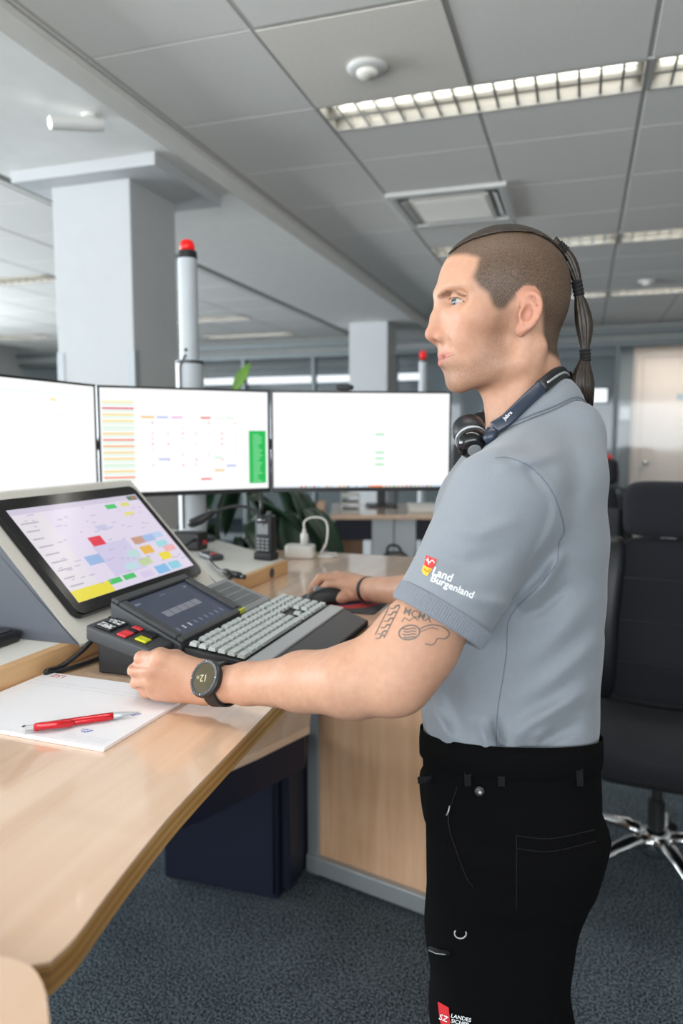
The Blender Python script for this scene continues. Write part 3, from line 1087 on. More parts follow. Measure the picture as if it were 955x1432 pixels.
print_mesh('screen', q, tp(0.020, 0.024, 0.0095), EX * 0.400, UP * 0.215, NR, screen_touch, con, rgb(232, 222, 242))

# black box at the very left on the shelf
bb = thing('black_device', 'flat black device on the shelf board at the left frame edge', 'device', R(-0.925, 0.965, ZH), RZ)
MB().box(-0.14, 0.028, -0.085, 0.035, 0.001, 0.020).build('case', M['black_plastic'], bb, bevel=0.006)
MB().box(-0.13, 0.018, -0.075, 0.025, 0.020, 0.0215).build('lid', M['black_gloss'], bb, bevel=0.001, seg=1)

# ================================================================== DISPATCH TERMINAL (screen, keypad, loudspeaker)
tr = thing('dispatch_terminal', 'black dispatch terminal with small dark screen, keypad and loudspeaker', 'terminal', R(0, 0, ZD), RZ)


def slab(corners, thick_down, name, m, parent, bevel=0.004, seg=2):
    """a plate given by its four upper corners (local), with vertical depth"""
    mb = MB()
    top = [Vector(c) for c in corners]
    bot = [Vector((c.x, c.y, max(0.001, c.z - thick_down))) for c in top]
    mb.add(top + bot, [(0, 1, 2, 3), (7, 6, 5, 4), (0, 4, 5, 1), (1, 5, 6, 2), (2, 6, 7, 3), (3, 7, 4, 0)])
    return mb.build(name, m, parent, bevel=bevel, seg=seg)


zb_, zt_ = 0.046, 0.108
# main screen body a -0.59 (front, z .046) .. -0.735 (rear, z .108), b 1.03 .. 1.265
A0, A1 = -0.608, -0.742
slab([(A0, 1.030, zb_), (A0, 1.270, zb_), (A1, 1.270, zt_), (A1, 1.030, zt_)], 0.040, 'housing', M['dark_grey'], tr)


def sp_(fa, b, lift=0.0):
    """point on the slanted face, fa 0 front .. 1 rear"""
    nz_ = Vector((zt_ - zb_, 0, A0 - A1)).normalized()
    p = Vector((A0 + (A1 - A0) * fa, b, zb_ + (zt_ - zb_) * fa))
    return p + nz_ * lift


q = [(0.02, 0.86, 0.12, 0.90, rgb(120, 128, 150)), (0.45, 0.88, 0.55, 0.91, rgb(100, 108, 130)), (0.88, 0.87, 0.93, 0.91, rgb(120, 128, 150))]
for k in range(5):
    q.append((0.18 + k * 0.125, 0.42, 0.295 + k * 0.125, 0.56, rgb(128, 130, 140)))
for k in range(9):
    q.append((0.06 + k * 0.10, 0.09, 0.09 + k * 0.10, 0.17, rgb(110, 118, 138) if k not in (1, 2) else rgb(170, 176, 190)))
scr_dark = screen_mat('terminal_screen', 0.5, 0.5)
print_mesh('screen', q, sp_(0.10, 1.052, 0.0012), sp_(0.10, 1.245) - sp_(0.10, 1.052), sp_(0.88, 1.052) - sp_(0.10, 1.052), (0, 0, 1), scr_dark, tr, rgb(62, 70, 88))
mb = MB()
for fa0, fa1, b0_, b1_ in ((0.0, 0.09, 1.032, 1.268), (0.89, 1.0, 1.032, 1.268), (0.09, 0.89, 1.032, 1.051), (0.09, 0.89, 1.246, 1.268)):
    vs = [sp_(fa0, b0_, 0.0), sp_(fa0, b1_, 0.0), sp_(fa1, b1_, 0.0), sp_(fa1, b0_, 0.0), sp_(fa0, b0_, 0.007), sp_(fa0, b1_, 0.007), sp_(fa1, b1_, 0.007), sp_(fa1, b0_, 0.007)]
    mb.add(vs, [(0, 3, 2, 1), (4, 5, 6, 7), (0, 1, 5, 4), (1, 2, 6, 5), (2, 3, 7, 6), (3, 0, 4, 7)])
mb.build('screen_frame', M['dark_grey'], tr, bevel=0.002, seg=1)
MB().box(-0.612, -0.606, 1.245, 1.268, 0.047, 0.055).build('status_light', M['yellow_button'], tr)
# loudspeaker
M['grille_grey'] = mat('grille_grey', srgb(140, 144, 146), 0.45, vary=0.04)
A2, A3 = -0.610, -0.716
slab([(A2, 1.272, 0.044), (A2, 1.402, 0.044), (A3, 1.402, 0.082), (A3, 1.272, 0.082)], 0.035, 'speaker_housing', M['grille_grey'], tr)
sl = Vector((A3 - A2, 0, 0.038))
spn = Vector((0.038, 0, A2 - A3)).normalized()
o_ = Vector((A2, 1.272, 0.044))
mb = MB()
e1 = sl * 0.13
mb.add([o_ + sl * 0.16 + Vector((0, 0.018, 0)) + spn * 0.0008, o_ + sl * 0.16 + Vector((0, 0.112, 0)) + spn * 0.0008, o_ + sl * 0.88 + Vector((0, 0.112, 0)) + spn * 0.0008, o_ + sl * 0.88 + Vector((0, 0.018, 0)) + spn * 0.0008], [(0, 1, 2, 3)])
mb.build('grille_back', M['black_plastic'], tr)
for k in range(13):
    y = 0.020 + 0.090 * k / 12
    mb = MB()
    a_, b_ = o_ + sl * 0.16 + Vector((0, y, 0)), o_ + sl * 0.88 + Vector((0, y, 0))
    ww = Vector((0, 0.0016, 0))
    mb.add([a_ - ww + spn * 0.001, a_ + ww + spn * 0.001, b_ + ww + spn * 0.001, b_ - ww + spn * 0.001, a_ - ww + spn * 0.0015, a_ + ww + spn * 0.0015, b_ + ww + spn * 0.0015, b_ - ww + spn * 0.0015],
           [(0, 3, 2, 1), (4, 5, 6, 7), (0, 1, 5, 4), (1, 2, 6, 5), (2, 3, 7, 6), (3, 0, 4, 7)])
    mb.build('grille_slat', M['grille_grey'], tr)
for k in range(5):
    f = 0.16 + 0.72 * k / 4
    mb = MB()
    a_ = o_ + sl * f + Vector((0, 0.018, 0))
    b_ = o_ + sl * f + Vector((0, 0.112, 0))
    ww = sl.normalized() * 0.0012
    mb.add([a_ - ww + spn * 0.001, a_ + ww + spn * 0.001, b_ + ww + spn * 0.001, b_ - ww + spn * 0.001, a_ - ww + spn * 0.0016, a_ + ww + spn * 0.0016, b_ + ww + spn * 0.0016, b_ - ww + spn * 0.0016],
           [(0, 3, 2, 1), (4, 5, 6, 7), (0, 1, 5, 4), (1, 2, 6, 5), (2, 3, 7, 6), (3, 0, 4, 7)])
    mb.build('grille_bar', M['grille_grey'], tr)
# keypad block
A4, A5 = -0.622, -0.748
kz0, kz1 = 0.050, 0.082
kb0, kb1 = 0.972, 1.031
slab([(A4, kb0, kz0), (A4, kb1, kz0), (A5, kb1, kz1), (A5, kb0, kz1)], 0.026, 'keypad_housing', M['dark_grey'], tr, bevel=0.005)
MB().box(-0.735, -0.665, kb0 + 0.012, kb1 - 0.012, 0.0, 0.060).build('keypad_foot', M['black_plastic'], tr, bevel=0.004)
ks = Vector((A5 - A4, 0, kz1 - kz0))
kn = Vector((kz1 - kz0, 0, A4 - A5)).normalized()
ko = Vector((A4, kb0, kz0))


def button(f, y, df, dy, m, name='button', h=0.004):
    mb = MB()
    c = [ko + ks * (f + sx * df) + Vector((0, y + sy * dy, 0)) for sx, sy in ((-1, -1), (-1, 1), (1, 1), (1, -1))]
    mb.add([p + kn * 0.0005 for p in c] + [p + kn * h for p in c], [(0, 3, 2, 1), (4, 5, 6, 7), (0, 1, 5, 4), (1, 2, 6, 5), (2, 3, 7, 6), (3, 0, 4, 7)])
    return mb.build(name, m, tr, bevel=0.0012, seg=1)


for y in (0.0165, 0.0425):
    b_ = button(0.78, y, 0.12, 0.0115, M['black_plastic'], 'label_key')
    mb = MB()
    for i in range(7):
        for j in range(7):
            if rnd.random() < 0.62:
                c = ko + ks * (0.70 + 0.16 * i / 6) + Vector((0, y - 0.0075 + 0.015 * j / 6, 0)) + kn * 0.0043
                hx, hy = ks * 0.013, Vector((0, 0.0014, 0))
                mb.add([c - hx - hy, c - hx + hy, c + hx + hy, c + hx - hy], [(0, 1, 2, 3)])
    mb.build('key_print', M['white_letter'], b_)
for y, m_ in ((0.010, 'red_button'), (0.0235, 'red_button'), (0.037, 'black_plastic'), (0.0505, 'red_button')):
    button(0.50, y, 0.065, 0.0058, M[m_])
button(0.26, 0.020, 0.08, 0.009, M['yellow_button'])
button(0.28, 0.044, 0.08, 0.010, M['black_plastic'])
# cable from the keypad to the shelf
cable = MB().tube(spline([atY(172, 858, 1.30), atY(150, 868, 1.26), atY(120, 905, 1.20), atY(85, 932, 1.165), atz(66, 938, ZD + 0.012), atz(70, 941, ZD + 0.006), atz(110, 931, ZD + 0.006), atz(146, 918, ZD + 0.006)], 6), 0.0042, 8)
tag(cable.build('connection_cable', M['black_plastic'], smooth=True), 'black looped cable on the desk between shelf board and terminal', 'cable')
plug = thing('cable_plug', 'black cable plug standing upright beside the keypad', 'plug', atz(152, 918, ZD), RZ)
MB().box(-0.013, 0.013, -0.010, 0.010, 0.0, 0.034).build('plug_body', M['black_plastic'], plug, bevel=0.003)
MB().box(-0.009, 0.009, -0.007, 0.007, 0.034, 0.046).build('plug_collar', M['dark_grey'], plug, bevel=0.002)

# ================================================================== KEYBOARD
kb = thing('keyboard', 'grey keyboard with pale keys and black palm rest in front of the terminal', 'keyboard', R(0, 0, ZD), RZ)
KF, KR = -0.470, -0.603           # front / rear edge (a)
KZ0, KZ1 = 0.022, 0.040
slab([(KF, 1.035, KZ0), (KF, 1.452, KZ0), (KR - 0.004, 1.452, KZ1), (KR - 0.004, 1.035, KZ1)], 0.018, 'case', M['black_plastic'], kb, bevel=0.003)
slab([(KF + 0.004, 1.035, KZ0 + 0.002), (KF + 0.004, 1.455, KZ0 + 0.002), (KF - 0.028, 1.455, KZ0 + 0.006), (KF - 0.028, 1.035, KZ0 + 0.006)], 0.010, 'silver_strip', M['silver'], kb, bevel=0.003)
slab([(KF + 0.072, 1.10, 0.016), (KF + 0.074, 1.395, 0.016), (KF + 0.005, 1.45, 0.022), (KF + 0.005, 1.035, 0.022)], 0.016, 'palm_rest', M['black_plastic'], kb, bevel=0.004)
kv = Vector((KR - (KF - 0.030), 0, KZ1 - KZ0 - 0.004))
kvn = Vector((KZ1 - KZ0 - 0.004, 0, (KF - 0.030) - KR)).normalized()
kor = Vector((KF - 0.030, 1.040, KZ0 + 0.005))
rows = 6
cw = 0.405 / 21.5
key_meshes = {}


def key(f0, y, wd, dp=1.0):
    k = (round(wd, 2), dp)
    c = kor + kv * (f0 + dp / rows / 2) + Vector((0, y + wd * cw / 2, 0)) + kvn * 0.001
    if k not in key_meshes:
        hx = kv * (dp / rows / 2 * 0.78)
        hy = Vector((0, wd * cw / 2 - 0.0021, 0))
        tx, ty = hx * 0.82, hy - Vector((0, 0.0012, 0))
        mb = MB()
        mb.add([-hx - hy, -hx + hy, hx + hy, hx - hy] + [p + kvn * 0.006 for p in (-tx - ty, -tx + ty, tx + ty, tx - ty)],
               [(0, 3, 2, 1), (4, 5, 6, 7), (0, 1, 5, 4), (1, 2, 6, 5), (2, 3, 7, 6), (3, 0, 4, 7)])
        o = mb.build('key', M['key_cap'], kb)
        key_meshes[k] = o
    else:
        o = instance(key_meshes[k], kb)
    o.location = c


layouts = [
    [1.5, 1.2, 1.2, 6.2, 1.2, 1.2, 1.5, 0.3, 1, 1, 1, 0.3, 2, 1, 1],
    [2.2, 1, 1, 1, 1, 1, 1, 1, 1, 1, 1, 2.1, 0.2, -1, 1, -1, 0.2, 1, 1, 1, 1],
    [1.8, 1, 1, 1, 1, 1, 1, 1, 1, 1, 1, 1, 1.2, -3.3, 1, 1, 1, 1],
    [1.5, 1, 1, 1, 1, 1, 1, 1, 1, 1, 1, 1, 1, 1, 0.3, 1, 1, 1, 0.3, 1, 1, 1, 1],
    [1, 1, 1, 1, 1, 1, 1, 1, 1, 1, 1, 1, 1, 2, 0.3, 1, 1, 1, 0.3, 1, 1, 1, 1],
    [1, -0.7, 1, 1, 1, 1, -0.5, 1, 1, 1, 1, -0.5, 1, 1, 1, 1, 0.3, 1, 1, 1, 0.3, 1, 1, 1, 1],
]
for r_, lay in enumerate(layouts):
    y = 0.0
    tot = sum(abs(x) for x in lay)
    for wd in lay:
        ww = abs(wd) * 21.3 / tot
        if wd > 0.6:
            key(r_ / rows, y, ww)
        y += ww * cw

# ================================================================== MOUSE, PAD, NOTEPAD, PEN
mp = thing('mouse_pad', 'dark mouse pad with a red and navy round print', 'mouse pad', R(-0.50, 1.615, ZD), RZ)
MB().prism(rounded_rect(-0.125, 0.085, -0.115, 0.115, 0.01), 0.0005, 0.003).build('pad', M['pad_grey'], mp)
MB().lathe([(0.001, 0.0034), (0.088, 0.0034), (0.088, 0.003)], 40, (-0.015, -0.005, 0)).build('red_disc', M['pad_red'], mp)
MB().lathe([(0.001, 0.0038), (0.062, 0.0038), (0.062, 0.0034)], 40, (-0.03, -0.005, 0)).build('navy_disc', M['pad_navy'], mp)
MB().box(-0.02, 0.06, 0.045, 0.060, 0.0039, 0.0042).build('white_band', M['white_letter'], mp)

# mouse lies under the right hand
mo = thing('computer_mouse', 'black computer mouse under the man\'s right hand', 'mouse', atz(462, 842, ZD + 0.004), math.radians(200))
rings = []
for i in range(13):
    t = i / 12
    x = -0.055 + 0.11 * t
    w_ = 0.030 * (math.sin(math.pi * (0.06 + 0.88 * t)) ** 0.45)
    h_ = 0.036 * (math.sin(math.pi * (0.08 + 0.80 * t)) ** 0.6)
    ring = []
    for k in range(16):
        an = math.pi * k / 15
        ring.append((x, w_ * math.cos(an), max(0.0005, h_ * math.sin(an) ** 0.8)))
    rings.append(ring)
MB().loft(rings, 0, True).build('shell', M['black_plastic'], mo, smooth=True)
wh = MB().lathe([(0.001, -0.004), (0.010, -0.004), (0.010, 0.004), (0.001, 0.004)], 16, (0, 0, 0), 'y').build('wheel', M['mid_grey'], mo)
wh.location = (0.030, 0, 0.030)

np_dir = Vector((-0.939, 0.345, 0)).normalized()
np_up = Vector((0.345, 0.939, 0))
nb = thing('notepad', 'white A4 notepad with red lettering under the man\'s left fist', 'notepad', (-0.289, 0.86, ZD))
mb = MB()
o_ = Vector((0, 0, 0))
mb.add([o_, np_dir * 0.272, np_dir * 0.272 + np_up * 0.21, np_up * 0.21], [(0, 1, 2, 3)])
pp = [(0, 0), (0.272, 0), (0.272, 0.21), (0, 0.21)]
mb = MB()
vs = [np_dir * x + np_up * y for x, y in pp]
for k in range(3):
    off = np_up * (0.0006 * (k % 2)) + np_dir * (-0.0005 * k)
    z0_, z1_ = 0.0005 + 0.0018 * k, 0.0020 + 0.0018 * k
    mb.add([v + off + Vector((0, 0, z0_)) for v in vs] + [v + off + Vector((0, 0, z1_)) for v in vs], [(0, 3, 2, 1), (4, 5, 6, 7), (0, 1, 5, 4), (1, 2, 6, 5), (2, 3, 7, 6), (3, 0, 4, 7)])
mb.build('paper_block', M['paper'], nb)
ZN = 0.0058
# printed header: reads from the far side
tl = Vector((0, 0, ZN)) + np_dir * 0.235 + np_up * 0.193
text_on_plane('header_print', 'LSZ', M['red_ink'], nb, Vector((0, 0, ZN)) + np_dir * 0.228 + np_up * 0.204, np_dir, -np_up, 0.016, True)
mb = MB()
for k in range(2):
    y = 0.172 - k * 0.012
    a_ = np_up * y + Vector((0, 0, ZN))
    mb.add([a_ + np_dir * 0.02, a_ + np_dir * 0.265, a_ + np_dir * 0.265 + np_up * 0.0005, a_ + np_dir * 0.02 + np_up * 0.0005], [(0, 1, 2, 3)])
for k in range(4):
    y = 0.010 + k * 0.004
    a_ = np_up * y + Vector((0, 0, ZN))
    mb.add([a_ + np_dir * 0.006, a_ + np_dir * 0.07, a_ + np_dir * 0.07 + np_up * 0.0004, a_ + np_dir * 0.006 + np_up * 0.0004], [(0, 1, 2, 3)])
mb.build('ruled_lines', M['grey_ink'], nb)
for (x, y, s) in ((0.045, 0.085, 1.0), (0.028, 0.105, 0.8), (0.05, 0.035, 0.7)):
    pts = [np_dir * (x + 0.010 * s * math.sin(t * 2.1)) + np_up * (y + 0.007 * s * math.sin(t * 3.3 + 1)) + np_dir * (0.0015 * t) + Vector((0, 0, ZN + 0.0001)) for t in np.linspace(0, 6, 28)]
    MB().tube(pts, 0.0003, 4).build('scribble', M['blue_ink'], nb)
MB().lathe([(0.001, 0.0), (0.003, 0.0)], 12, Vector((0, 0, ZN + 0.0002)) + np_dir * 0.14 + np_up * 0.02).build('print_dot', M['grey_ink'], nb)

pa, pb = atz(35, 1019, ZD + 0.012), atz(194, 996, ZD + 0.012)
dv = pb - pa
pl = dv.length
pn = thing('ballpoint_pen', 'red metallic ballpoint pen with silver tip lying on the notepad', 'pen', pa, math.atan2(dv.y, dv.x))
r0 = 0.0052
MB().lathe([(0.001, 0.0), (0.0038, 0.0), (0.0038, 0.011), (0.001, 0.011)], 16, axis='x').build('push_button', M['silver'], pn, smooth=False)
MB().lathe([(0.0045, 0.010), (r0, 0.013), (r0, pl * 0.72), (r0 * 0.93, pl * 0.765)], 20, axis='x').build('barrel', M['red_pen'], pn, smooth=True)
MB().lathe([(r0 * 0.93, pl * 0.762), (0.0036, pl * 0.86), (0.0014, pl * 0.955), (0.0006, pl)], 20, axis='x').build('tip', M['silver'], pn, smooth=True)
cl = spline([(0.012, -0.0035, 0.002), (0.02, -0.0085, 0.0035), (0.04, -0.0100, 0.003), (0.055, -0.0075, 0.001), (0.058, -0.005, 0.0)], 5)
MB().tube(cl, [0.0035] * 8 + [0.004] * 8 + [0.0030] * (len(cl) - 16), 10, squash=(1.3, 0.55)).build('clip', M['red_pen'], pn, smooth=True)
MB().tube(spline([(0.020, -0.0060, 0.0048), (0.032, -0.0085, 0.0066), (0.044, -0.0060, 0.0050)], 5), 0.0018, 8).build('clip_inset', M['silver'], pn, smooth=True)

# ================================================================== SHELF ITEMS
# hand radio standing in its holder
rp = R(-0.845, 1.905, ZH)
rd = thing('hand_radio', 'black hand radio with small grey display standing at the shelf end', 'radio', rp, RZ + math.radians(-10))
MB().box(-0.030, 0.030, -0.020, 0.022, 0.0, 0.022).build('charging_cup', M['black_plastic'], rd, bevel=0.004)
MB().box(-0.027, 0.027, -0.015, 0.017, 0.018, 0.128).build('body', M['black_plastic'], rd, bevel=0.006)
MB().box(-0.018, 0.018, -0.0165, -0.0152, 0.074, 0.104).build('display', M['mid_grey'], rd)
MB().lathe([(0.007, 0.125), (0.006, 0.15), (0.0045, 0.19), (0.001, 0.192)], 12, (-0.016, 0.004, 0)).build('antenna', M['black_plastic'], rd, smooth=True)
MB().lathe([(0.008, 0.126), (0.008, 0.138), (0.001, 0.139)], 14, (0.012, 0.002, 0)).build('dial', M['dark_grey'], rd)
key_b = None
for i in range(4):
    for j in range(3):
        x, z = -0.014 + 0.014 * j, 0.030 + 0.010 * i
        if key_b is None:
            key_b = MB().box(-0.005, 0.005, -0.0015, 0.0, -0.003, 0.003).build('radio_key', M['mid_grey'], rd)
            key_b.location = (x, -0.0155, z)
        else:
            instance(key_b, rd, (x, -0.0155, z))
text_mark = MB().box(-0.016, 0.006, -0.0165, -0.0152, 0.113, 0.116).build('front_mark', M['white_letter'], rd)

# gooseneck microphone
gm = thing('gooseneck_microphone', 'black gooseneck microphone arching over the shelf board', 'microphone', (0, 0, 0))
gy = 2.06
path = spline([atz(372, 779, ZH + 0.008), atY(371, 745, gy), atY(366, 724, gy), atY(350, 711, gy), atY(330, 708, gy - 0.01), atY(310, 712, gy - 0.02), atY(293, 720, gy - 0.03)], 8)
MB().tube(path, 0.0042, 10).build('gooseneck', M['black_plastic'], gm, smooth=True)
MB().tube([atY(300, 716, gy - 0.025), atY(292, 720, gy - 0.03), atY(280, 727, gy - 0.03), atY(268, 732, gy - 0.035), atY(264, 734, gy - 0.035)], [0.006, 0.011, 0.014, 0.013, 0.008], 14).build('microphone_head', M['black_plastic'], gm, smooth=True)
MB().lathe([(0.022, 0.0), (0.022, 0.012), (0.008, 0.02)], 20, atz(372, 780, ZH)).build('microphone_base', M['black_plastic'], gm)

dk = thing('docking_hub', 'dark hub with cables at the back of the shelf board', 'hub', R(-1.15, 2.01, ZH), RZ)
MB().box(-0.05, 0.05, -0.03, 0.03, 0.0, 0.055).build('case', M['black_plastic'], dk, bevel=0.006)
MB().tube(spline([(0.03, -0.03, 0.03), (0.05, -0.06, 0.04), (0.03, -0.09, 0.02), (0.0, -0.10, 0.004)], 6), 0.004, 8).build('lead', M['black_plastic'], dk, smooth=True)
MB().box(0.050, 0.053, -0.006, 0.012, 0.018, 0.030).build('red_port', M['red_button'], dk)

rc = thing('small_remote', 'small grey remote with a red key lying behind the touch console', 'remote', R(-1.00, 1.87, ZH), RZ + math.radians(50))
MB().prism(rounded_rect(-0.022, 0.022, -0.048, 0.048, 0.012), 0.001, 0.016).build('case', M['dark_grey'], rc, bevel=0.004)
MB().box(-0.008, 0.008, -0.025, -0.010, 0.016, 0.0175).build('red_key', M['red_button'], rc)
cp = [atz(292, 783, ZH + 0.01), atz(306, 797, ZH + 0.012), atz(317, 800, ZH + 0.015), atz(322, 806, ZH + 0.006), atz(318, 811, ZH + 0.006)]
tag(MB().tube(spline(cp, 8), 0.004, 8).build('short_cable', M['black_plastic'], smooth=True), 'short black cable behind the loudspeaker on the shelf board', 'cable')
for i, (x, y) in enumerate(((318, 800), (330, 803))):
    pt = atz(x, y + 6, ZH)
    o = thing('cable_connector', ('nearer' if i else 'farther') + ' black cable connector lying behind the loudspeaker', 'connector', pt, math.radians(-60 + 15 * i))
    MB().tube([(-0.028, 0, 0.009), (-0.012, 0, 0.010), (0.012, 0, 0.010), (0.026, 0, 0.008)], [0.005, 0.0085, 0.0085, 0.006], 10).build('connector_body', M['black_plastic'], o, smooth=True)
    MB().lathe([(0.006, 0.026), (0.0065, 0.034), (0.002, 0.035)], 10, (0, 0, 0.008), 'x').build('contact_ring', M['dark_grey'], o)

# white charger with cable at the far end of the desk
wc = thing('white_charger', 'white charger block with a plugged adapter at the far desk end', 'charger', R(-0.84, 2.165, ZD), RZ + math.radians(10))
MB().prism(rounded_rect(-0.048, 0.045, -0.03, 0.03, 0.014), 0.0, 0.042).build('block', M['white_plastic'], wc, bevel=0.006)
MB().lathe([(0.012, 0.04), (0.012, 0.075), (0.006, 0.082), (0.006, 0.092), (0.001, 0.093)], 14, (0.012, 0, 0)).build('adapter', M['white_plastic'], wc, smooth=True)
cpath = spline([(0.012, 0, 0.09), (0.012, 0.005, 0.115), (0.035, 0.01, 0.128), (0.07, 0.01, 0.125), (0.085, 0.01, 0.10), (0.083, 0.0, 0.05), (0.065, 0.0, 0.012), (0.09, 0.02, 0.004), (0.12, 0.01, 0.004)], 7)
MB().tube(cpath, 0.003, 8).build('lead', M['white_plastic'], wc, smooth=True)
MB().tube(spline([(0.12, 0.012, 0.004), (0.07, 0.03, 0.005), (0.06, -0.01, 0.006), (0.10, -0.02, 0.007), (0.11, 0.03, 0.010), (0.07, 0.02, 0.014)], 7), 0.003, 8).build('lead_coil', M['white_plastic'], wc, smooth=True)
# ================================================================== BACKGROUND FURNITURE
def cushion(sx, sy, sz, e1=0.35, e2=0.35, nu=20, nv=36, deform=None):
    """rounded box as a super-ellipsoid"""
    def sp(c, e):
        return math.copysign(abs(c) ** e, c)
    rings = []
    for i in range(nu + 1):
        ph = -math.pi / 2 + math.pi * i / nu
        ring = []
        for k in range(nv):
            th = 2 * math.pi * k / nv
            p = Vector((sx * sp(math.cos(ph), e1) * sp(math.cos(th), e2), sy * sp(math.cos(ph), e1) * sp(math.sin(th), e2), sz * sp(math.sin(ph), e1)))
            ring.append(deform(p) if deform else p)
        rings.append(ring)
    return MB().loft(rings, 0, False)


def office_chair(label, loc, rotz):
    """faces its own -y"""
    t = thing('office_chair', label, 'chair', loc, rotz, 'black office chairs')

    def seat_def(p):
        z = p.z - 0.02 * math.exp(-((p.x / 0.16) ** 2)) * (1 if p.z > 0 else 0)
        if p.y < -0.15:
            z -= (abs(p.y) - 0.15) ** 2 * 0.6
        return Vector((p.x, p.y, z))
    cushion(0.255, 0.255, 0.065, 0.5, 0.3, deform=seat_def).build('seat', M['chair_fabric'], t, loc=(0, 0, 0.48), smooth=True)
    cushion(0.20, 0.20, 0.035, 0.4, 0.3).build('seat_pan', M['black_plastic'], t, loc=(0, 0.02, 0.405), smooth=True)

    def back_def(p):
        w = 1.0 - 0.16 * max(0, (p.z - 0.05) / 0.3)
        return Vector((p.x * w, p.y + 0.10 * p.z * 0.6 - 0.35 * (p.x ** 2) - 0.04 * math.cos(p.z * 5), p.z))
    cushion(0.20, 0.05, 0.30, 0.35, 0.4, deform=back_def).build('backrest', M['chair_fabric'], t, loc=(0, 0.245, 0.84), smooth=True)
    for s in (-1, 1):
        def bol(p, s=s):
            w = 1.0 - 0.14 * max(0, (p.z - 0.05) / 0.3)
            return Vector((p.x + s * 0.205 * w, p.y + 0.06 * p.z - 0.045 - 0.04 * math.cos(p.z * 5) + 0.02, p.z))
        cushion(0.055, 0.06, 0.30, 0.5, 0.6, 16, 20, bol).build('side_bolster', M['chair_leather'], t, loc=(0, 0.235, 0.84), smooth=True)
    for k in range(3):
        z = 0.70 + 0.15 * k
        MB().tube([(x, 0.245 + 0.06 * (z - 0.84) - 0.35 * x * x - 0.04 * math.cos((z - 0.84) * 5) - 0.052, z) for x in np.linspace(-0.15, 0.15, 9)], 0.003, 6).build('cross_seam', M['black_plastic'], t)
    MB().box(-0.20, 0.20, 0.25, 0.285, 0.50, 0.98).build('back_shell', M['black_plastic'], t, bevel=0.012)

    def head_def(p):
        return Vector((p.x, p.y - 0.25 * p.x ** 2, p.z))
    cushion(0.155, 0.045, 0.10, 0.4, 0.4, deform=head_def).build('headrest', M['chair_fabric'], t, loc=(0, 0.235, 1.245), smooth=True)
    MB().box(-0.03, 0.03, 0.245, 0.265, 1.05, 1.20).build('headrest_stem', M['chrome'], t, bevel=0.004, seg=1)
    for s in (-1, 1):
        ar = cushion(0.045, 0.13, 0.018, 0.5, 0.4, 10, 20).build('armrest', M['black_plastic'], t, loc=(s * 0.30, -0.02, 0.70), smooth=True)
        MB().box(-0.02, 0.02, -0.03, 0.03, -0.24, -0.01).build('armrest_post', M['black_plastic'], ar, bevel=0.006)
        MB().box(-0.02 if s > 0 else -0.08, 0.08 - 0.0 if s < 0 else 0.02, -0.03, 0.03, -0.26, -0.235).build('armrest_bracket', M['dark_grey'], ar, bevel=0.004, seg=1)
    MB().lathe([(0.028, 0.10), (0.028, 0.27), (0.018, 0.28), (0.018, 0.40)], 20).build('gas_column', M['black_plastic'], t, smooth=False)
    MB().lathe([(0.055, 0.09), (0.06, 0.12), (0.05, 0.165), (0.03, 0.175)], 24).build('hub', M['chrome'], t, smooth=True)
    for k in range(5):
        an = math.radians(72 * k + 10)
        c, s = math.cos(an), math.sin(an)
        path = [(c * r, s * r, z) for r, z in ((0.04, 0.135), (0.10, 0.145), (0.18, 0.132), (0.26, 0.108), (0.315, 0.088))]
        MB().tube(path, [0.032, 0.029, 0.025, 0.021, 0.018], 12, squash=(0.75, 1.0)).build('star_leg', M['chrome'], t, smooth=True)
        cs = MB()
        wx, wy = c * 0.315, s * 0.315
        for off in (-0.014, 0.014):
            m4 = Matrix.Translation((wx, wy, 0.028)) @ Matrix.Rotation(an + 0.7, 4, 'Z')
            tmp = MB().lathe([(0.001, off - 0.008), (0.024, off - 0.008), (0.028, off - 0.004), (0.028, off + 0.004), (0.024, off + 0.008), (0.001, off + 0.008)], 18, axis='x')
            cs.add([m4 @ Vector(v) for v in tmp.v], tmp.f)
        cs.lathe([(0.008, 0.03), (0.008, 0.085)], 10, (wx, wy, 0))
        cs.build('caster', M['black_plastic'], t, smooth=False)
    return t


near_chair = office_chair('black office chair with chrome star base, large at the right frame edge', (1.075, 2.40, 0), math.radians(-24))


def chair_copy(label, loc, rotz, s=1.0):
    c = copy_tree(near_chair)
    c['label'] = label
    c.location = loc
    c.rotation_euler = (0, 0, rotz)
    c.scale = (s, s, s)
    return c


chair_copy('black office chair far behind the man\'s back, near the glass partition', R(0.20, 6.1, 0), math.radians(140))
chair_copy('black office chair behind the near chair, its head showing at the right edge', R(0.66, 5.0, 0), math.radians(200), 1.0)
chair_copy('black office chair in front of the cream door, farthest at right', R(0.95, 6.6, 0), math.radians(170))

# far workstation seen under the right monitor
fx0, FY = atY(462, 722, 4.2).x, 4.2
zf = atY(500, 720, 4.2).z
fd = thing('far_desk', 'distant beech desk with navy panels and white legs, under the right monitor', 'desk', (fx0, FY, 0))
MB().box(0.0, 1.5, 0.0, 0.75, zf - 0.028, zf).build('desk_top', M['beech'], fd, bevel=0.003, seg=1)
MB().box(0.03, 0.24, 0.06, 0.08, zf - 0.155, zf - 0.028).build('modesty_panel', M['navy'], fd)
MB().box(0.50, 1.40, 0.06, 0.08, zf - 0.155, zf - 0.028).build('modesty_panel', M['navy'], fd)
for x in (0.24, 0.37):
    MB().box(x, x + 0.125, 0.03, 0.15, 0.0, zf - 0.028).build('lifting_leg', M['grey_plastic'], fd, bevel=0.004, seg=1)
MB().box(-0.09, -0.04, 0.0, 0.6, 0.0, zf + 0.03).build('side_panel', M['beech_panel'], fd, bevel=0.003, seg=1)
